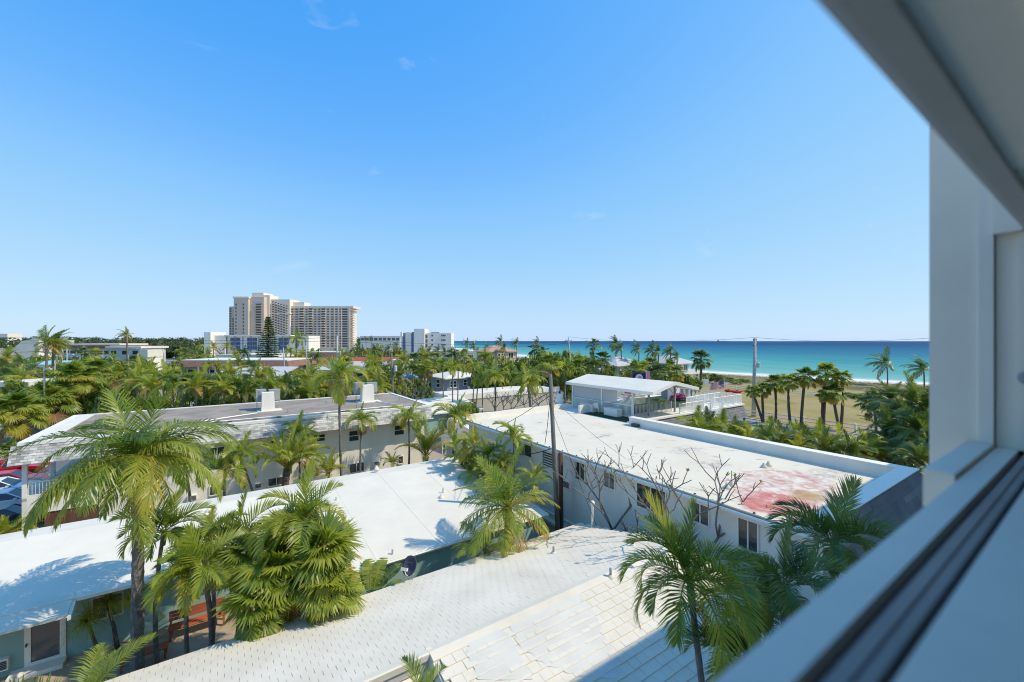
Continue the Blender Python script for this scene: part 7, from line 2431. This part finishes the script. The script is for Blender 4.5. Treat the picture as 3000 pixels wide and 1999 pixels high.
for i, (u, v, y, L, kind) in enumerate([
    (570, 1030, 140, 3.4, 'coco'), (625, 1020, 150, 4.0, 'coco'), (665, 1018, 150, 4.0, 'coco'), (715, 1035, 130, 3.2, 'adonis'), (690, 1045, 125, 3.0, 'areca'), (610, 1045, 125, 3.2, 'areca'), (540, 1050, 120, 3.2, 'areca'), (850, 1035, 120, 3.0, 'adonis'), (885, 1040, 120, 3.0, 'adonis'), (930, 1050, 105, 3.0, 'adonis'),
    (1005, 1045, 100, 3.4, 'coco'), (700, 1062, 100, 2.6, 'adonis'), (730, 1070, 98, 2.6, 'adonis'), (640, 1078, 96, 2.4, 'areca'), (670, 1078, 96, 2.4, 'areca'), (745, 1082, 94, 2.2, 'areca'), (775, 1090, 92, 2.2, 'areca'), (610, 1072, 100, 2.2, 'adonis'),
    (240, 1040, 110, 3.2, 'cabbage'), (280, 1045, 110, 3.0, 'cabbage'), (330, 1060, 105, 3.0, 'areca'), (60, 1065, 85, 3.4, 'coco'), (20, 1050, 90, 4.0, 'coco'), (95, 1085, 75, 3.6, 'coco'), (15, 1100, 70, 4.0, 'coco'), (60, 1110, 66, 3.4, 'coco'), (350, 1110, 60, 3.0, 'cabbage'), (390, 1070, 85, 3.0, 'cabbage'), (310, 1075, 90, 3.0, 'cabbage'), (400, 1130, 54, 3.0, 'areca')]):
    md.append(near(None, u, v, y, L * 0.8, kind, 18, 1000 + i, n=22, r0=0.18, r1=0.13, single=True, variant=70 + i % 3, mat='palm_dark' if i % 3 == 0 else 'palm_leaf'))
ordinal_labels(md, 'mid distance palm between the left street and the hotel', 'palm tree', 'palms of the left middle distance')
fl = []
for i, (u, v, y, L) in enumerate([(1010, 1080, 76, 2.4), (1095, 1078, 78, 2.6), (1235, 1090, 80, 2.2), (1210, 1085, 82, 2.2), (1255, 1085, 80, 2.4), (1180, 1060, 100, 2.8), (1215, 1058, 102, 2.8), (1245, 1050, 108, 3.0), (1275, 1055, 104, 2.8), (1330, 1045, 118, 3.0), (1360, 1050, 112, 3.0), (1420, 1050, 115, 3.0),
                                  (1765, 1060, 92, 3.0), (1855, 1090, 82, 2.8), (1880, 1085, 84, 2.6), (1925, 1100, 78, 2.8), (1960, 1085, 84, 2.8), (1985, 1098, 80, 2.4), (1905, 1075, 90, 2.8), (1660, 1085, 76, 2.4), (1690, 1080, 82, 2.8), (1740, 1075, 88, 2.8)]):
    fl.append(near(None, u, v, y, L * 0.86, 'cabbage' if u > 1750 else ('adonis' if i % 2 else 'cabbage'), 28, 1100 + i, n=24, r0=0.18, r1=0.14, single=True, variant=80 + i % 3, mat='palm_dark' if i % 3 == 0 else 'palm_leaf'))
ordinal_labels(fl, 'round crowned palm among the houses before the sea', 'palm tree', 'palms among the beach houses')

# ------------------------------------------------------------------ Norfolk pine
def norfolk(label, u, v_top, y):
    tp = PY(u, v_top, y)
    t = thing('norfolk_pine', label, 'tree', (tp.x, y, 0))
    h = tp.z
    MB().tube([(0, 0, 0), (0, 0, h)], [0.35, 0.03], 8).build('trunk', 'trunk_brown', t)
    m = MB()
    r = random.Random(6)
    tiers = 26
    for i in range(tiers):
        f = i / tiers
        z = h * (0.12 + 0.86 * f)
        rad = 4.6 * (1 - f) ** 0.85 * r.uniform(0.8, 1.1) + 0.25
        for k in range(7):
            az = i * 0.6 + k * 6.283 / 7 + r.uniform(-0.2, 0.2)
            d = Vector((math.cos(az), math.sin(az), 0.12))
            L = rad * r.uniform(0.75, 1.1)
            for s in range(22):
                g = 0.08 + 0.92 * s / 21
                c = Vector((0, 0, z)) + d * L * g - Vector((0, 0, 0.25 * g * g * L * 0.3))
                for q in range(3):
                    e = Vector((r.uniform(-1, 1), r.uniform(-1, 1), r.uniform(-0.2, 0.9))).normalized() * r.uniform(0.35, 0.7)
                    w = e.cross(Vector((r.uniform(-1, 1), r.uniform(-1, 1), 1))).normalized() * 0.17
                    o = len(m.v)
                    m.v += [tuple(c - w), tuple(c + w), tuple(c + e)]
                    m.f.append((o, o + 1, o + 2))
                    tt = r.uniform(0.0, 0.35)
                    m.t += [tt] * 3
    m.build('crown', 'palm_dark', t)
norfolk('dark pointed norfolk pine in front of the white hotel', 786, 924, 128)

# ------------------------------------------------------------------ bushes and broad trees filling the green belt
def belt(phrase, cat, group, rows, seed, mat='bush_leaf', name='leafy_tree'):
    """rows: (u0, u1, y, v_top, count, width)"""
    r = random.Random(seed)
    out = []
    for (u0, u1, y, vt, n, w) in rows:
        for i in range(n):
            u = u0 + (u1 - u0) * (i + r.uniform(0.2, 0.8)) / n
            yy = y * r.uniform(0.93, 1.07)
            p = PY(u, vt + r.uniform(-5, 5), yy)
            out.append(bush(name, None, cat, (p.x, yy, 0), w * r.uniform(0.8, 1.25), max(1.0, p.z * r.uniform(0.9, 1.05)), r.randrange(1000), None, mat))
    out.sort(key=lambda o: o.location[0] / o.location[1])
    for i, o in enumerate(out):
        tag(o, '%s, %s from the left' % (phrase, ORD[min(i, len(ORD) - 1)]), cat, group)
    return out
belt('rounded sea grape tree right of the grey cottage', 'tree', 'sea grape thicket', [
    (1230, 1440, 120, 1048, 9, 7), (1440, 1720, 110, 1038, 12, 7), (1420, 1700, 86, 1062, 11, 6), (1560, 1720, 130, 1024, 6, 8)], 1)
belt('bushy tree before the beach houses', 'tree', 'trees before the beach houses', [
    (1690, 1790, 100, 1062, 5, 5), (1780, 2040, 96, 1082, 11, 4.5), (1990, 2030, 100, 1100, 3, 4), (1780, 1990, 128, 1050, 7, 6)], 2)
belt('leafy tree among the houses left of the leaning pole', 'tree', 'trees right of the hotel', [
    (1010, 1240, 140, 1036, 9, 7), (1000, 1180, 100, 1062, 7, 5.5), (1060, 1300, 90, 1085, 8, 4.5), (890, 1060, 170, 1022, 6, 7), (1030, 1180, 250, 1012, 6, 10)], 3)
belt('leafy tree between the hotel and the avenue', 'tree', 'trees before the hotel', [(560, 900, 78, 1088, 8, 5), 
    (530, 700, 160, 1032, 8, 7), (700, 900, 150, 1042, 9, 6), (500, 620, 130, 1050, 6, 6), (520, 620, 240, 1012, 5, 11), (800, 910, 112, 1066, 5, 4.5)], 4)
belt('bushy tree at the left of the avenue', 'tree', 'trees at the left', [(-20, 330, 62, 1098, 8, 6.5), 
    (-30, 200, 130, 1038, 9, 7), (190, 440, 125, 1048, 9, 6), (-20, 180, 80, 1072, 7, 6), (160, 330, 100, 1052, 6, 6), (300, 430, 75, 1095, 4, 4.5)], 5)
belt('broad crowned roadside tree along the far avenue', 'tree', 'roadside trees along the avenue', [
    (430, 620, 280, 1006, 8, 16), (280, 470, 330, 1004, 7, 18), (60, 300, 300, 1004, 9, 16), (520, 640, 330, 1004, 5, 16)], 6, 'wood_leaf')
belt('bushy shrub behind the gravel roof', 'shrub', 'shrubs behind the gravel roof', [
    (460, 700, 50, 1138, 9, 3.2), (690, 1000, 52, 1128, 11, 3.4), (820, 1000, 50, 1150, 6, 3.0), (1000, 1160, 60, 1120, 6, 3.2), (840, 960, 60, 1095, 4, 4.5), (300, 480, 52, 1150, 6, 3.4)], 7)
belt('low green bush on the dune or at the lawn edge', 'shrub', 'bushes at the lawn edge', [
    (2120, 2180, 122, 1112, 4, 5), (2050, 2110, 125, 1096, 3, 4), (2490, 2580, 84, 1176, 5, 2.4), (2480, 2560, 92, 1162, 4, 2.0), (1800, 1900, 70, 1108, 4, 3.0)], 8)
belt('dense shrub near the window jamb beyond the flat roof', 'shrub', 'shrubs beyond the flat roof corner', [
    (2560, 2760, 36, 1260, 8, 4.0), (2540, 2620, 33, 1325, 4, 2.0), (2680, 2780, 27, 1360, 4, 3.2), (2620, 2760, 40, 1222, 5, 4.0)], 9, 'palm_dark')
belt('small shrub beside the grey cottage', 'shrub', 'shrubs by the grey cottage', [(1350, 1385, 52, 1170, 3, 2.0), (1170, 1260, 66, 1112, 4, 2.4)], 10)
pk_ = bush('bougainvillea', 'magenta bougainvillea beside the pavilion', 'shrub', AB(35.5, 30.0, 5.5), 1.6, 1.3, 5, None, 'pink_leaf')
bush('bougainvillea', 'magenta bougainvillea along the terrace railing', 'shrub', AB(41.0, 27.5, 5.5), 2.4, 0.9, 6, None, 'pink_leaf')
pl_ = [bush('potted_plant', ['green potted plant on the turf under the pavilion edge', 'second potted plant beside the first under the pavilion'][i], 'plant', AB(a, b, 5.53), 0.9, 0.8, 8 + i) for i, (a, b) in enumerate(((35.0, 25.6), (36.2, 26.2)))]

# the far wood along the left skyline: nobody could count it
m = MB()
r = random.Random(12)
for i in range(420):
    u = r.uniform(-140, 1180)
    y = r.uniform(520, 1500)
    vt = 994 + r.uniform(-6, 5)
    p = PY(u, vt, y)
    rad = r.uniform(7, 15)
    ct = r.uniform(0.1, 0.8)
    for k in range(46):
        q = Vector((r.gauss(0, 1), r.gauss(0, 1), r.gauss(0, 1))).normalized()
        c = Vector((p.x, y, 0)) + Vector((q.x * rad, q.y * rad * 0.8, p.z * 0.55 + q.z * p.z * 0.45))
        nn = (q + Vector((r.uniform(-.6, .6), r.uniform(-.6, .6), r.uniform(-.2, .8)))).normalized()
        s = nn.cross(Vector((r.uniform(-1, 1), r.uniform(-1, 1), r.uniform(-1, 1)))).normalized() * r.uniform(1.2, 2.6)
        t2 = nn.cross(s)
        o = len(m.v)
        m.v += [tuple(c - s), tuple(c + t2), tuple(c + s), tuple(c - t2)]
        m.f.append((o, o + 1, o + 2, o + 3))
        tt = min(1, max(0, ct + r.uniform(-0.2, 0.2)))
        m.t += [tt] * 4
tag(m.build('distant_wood', 'wood_leaf'), 'dark green wood along the left horizon', 'wood', kind='stuff')
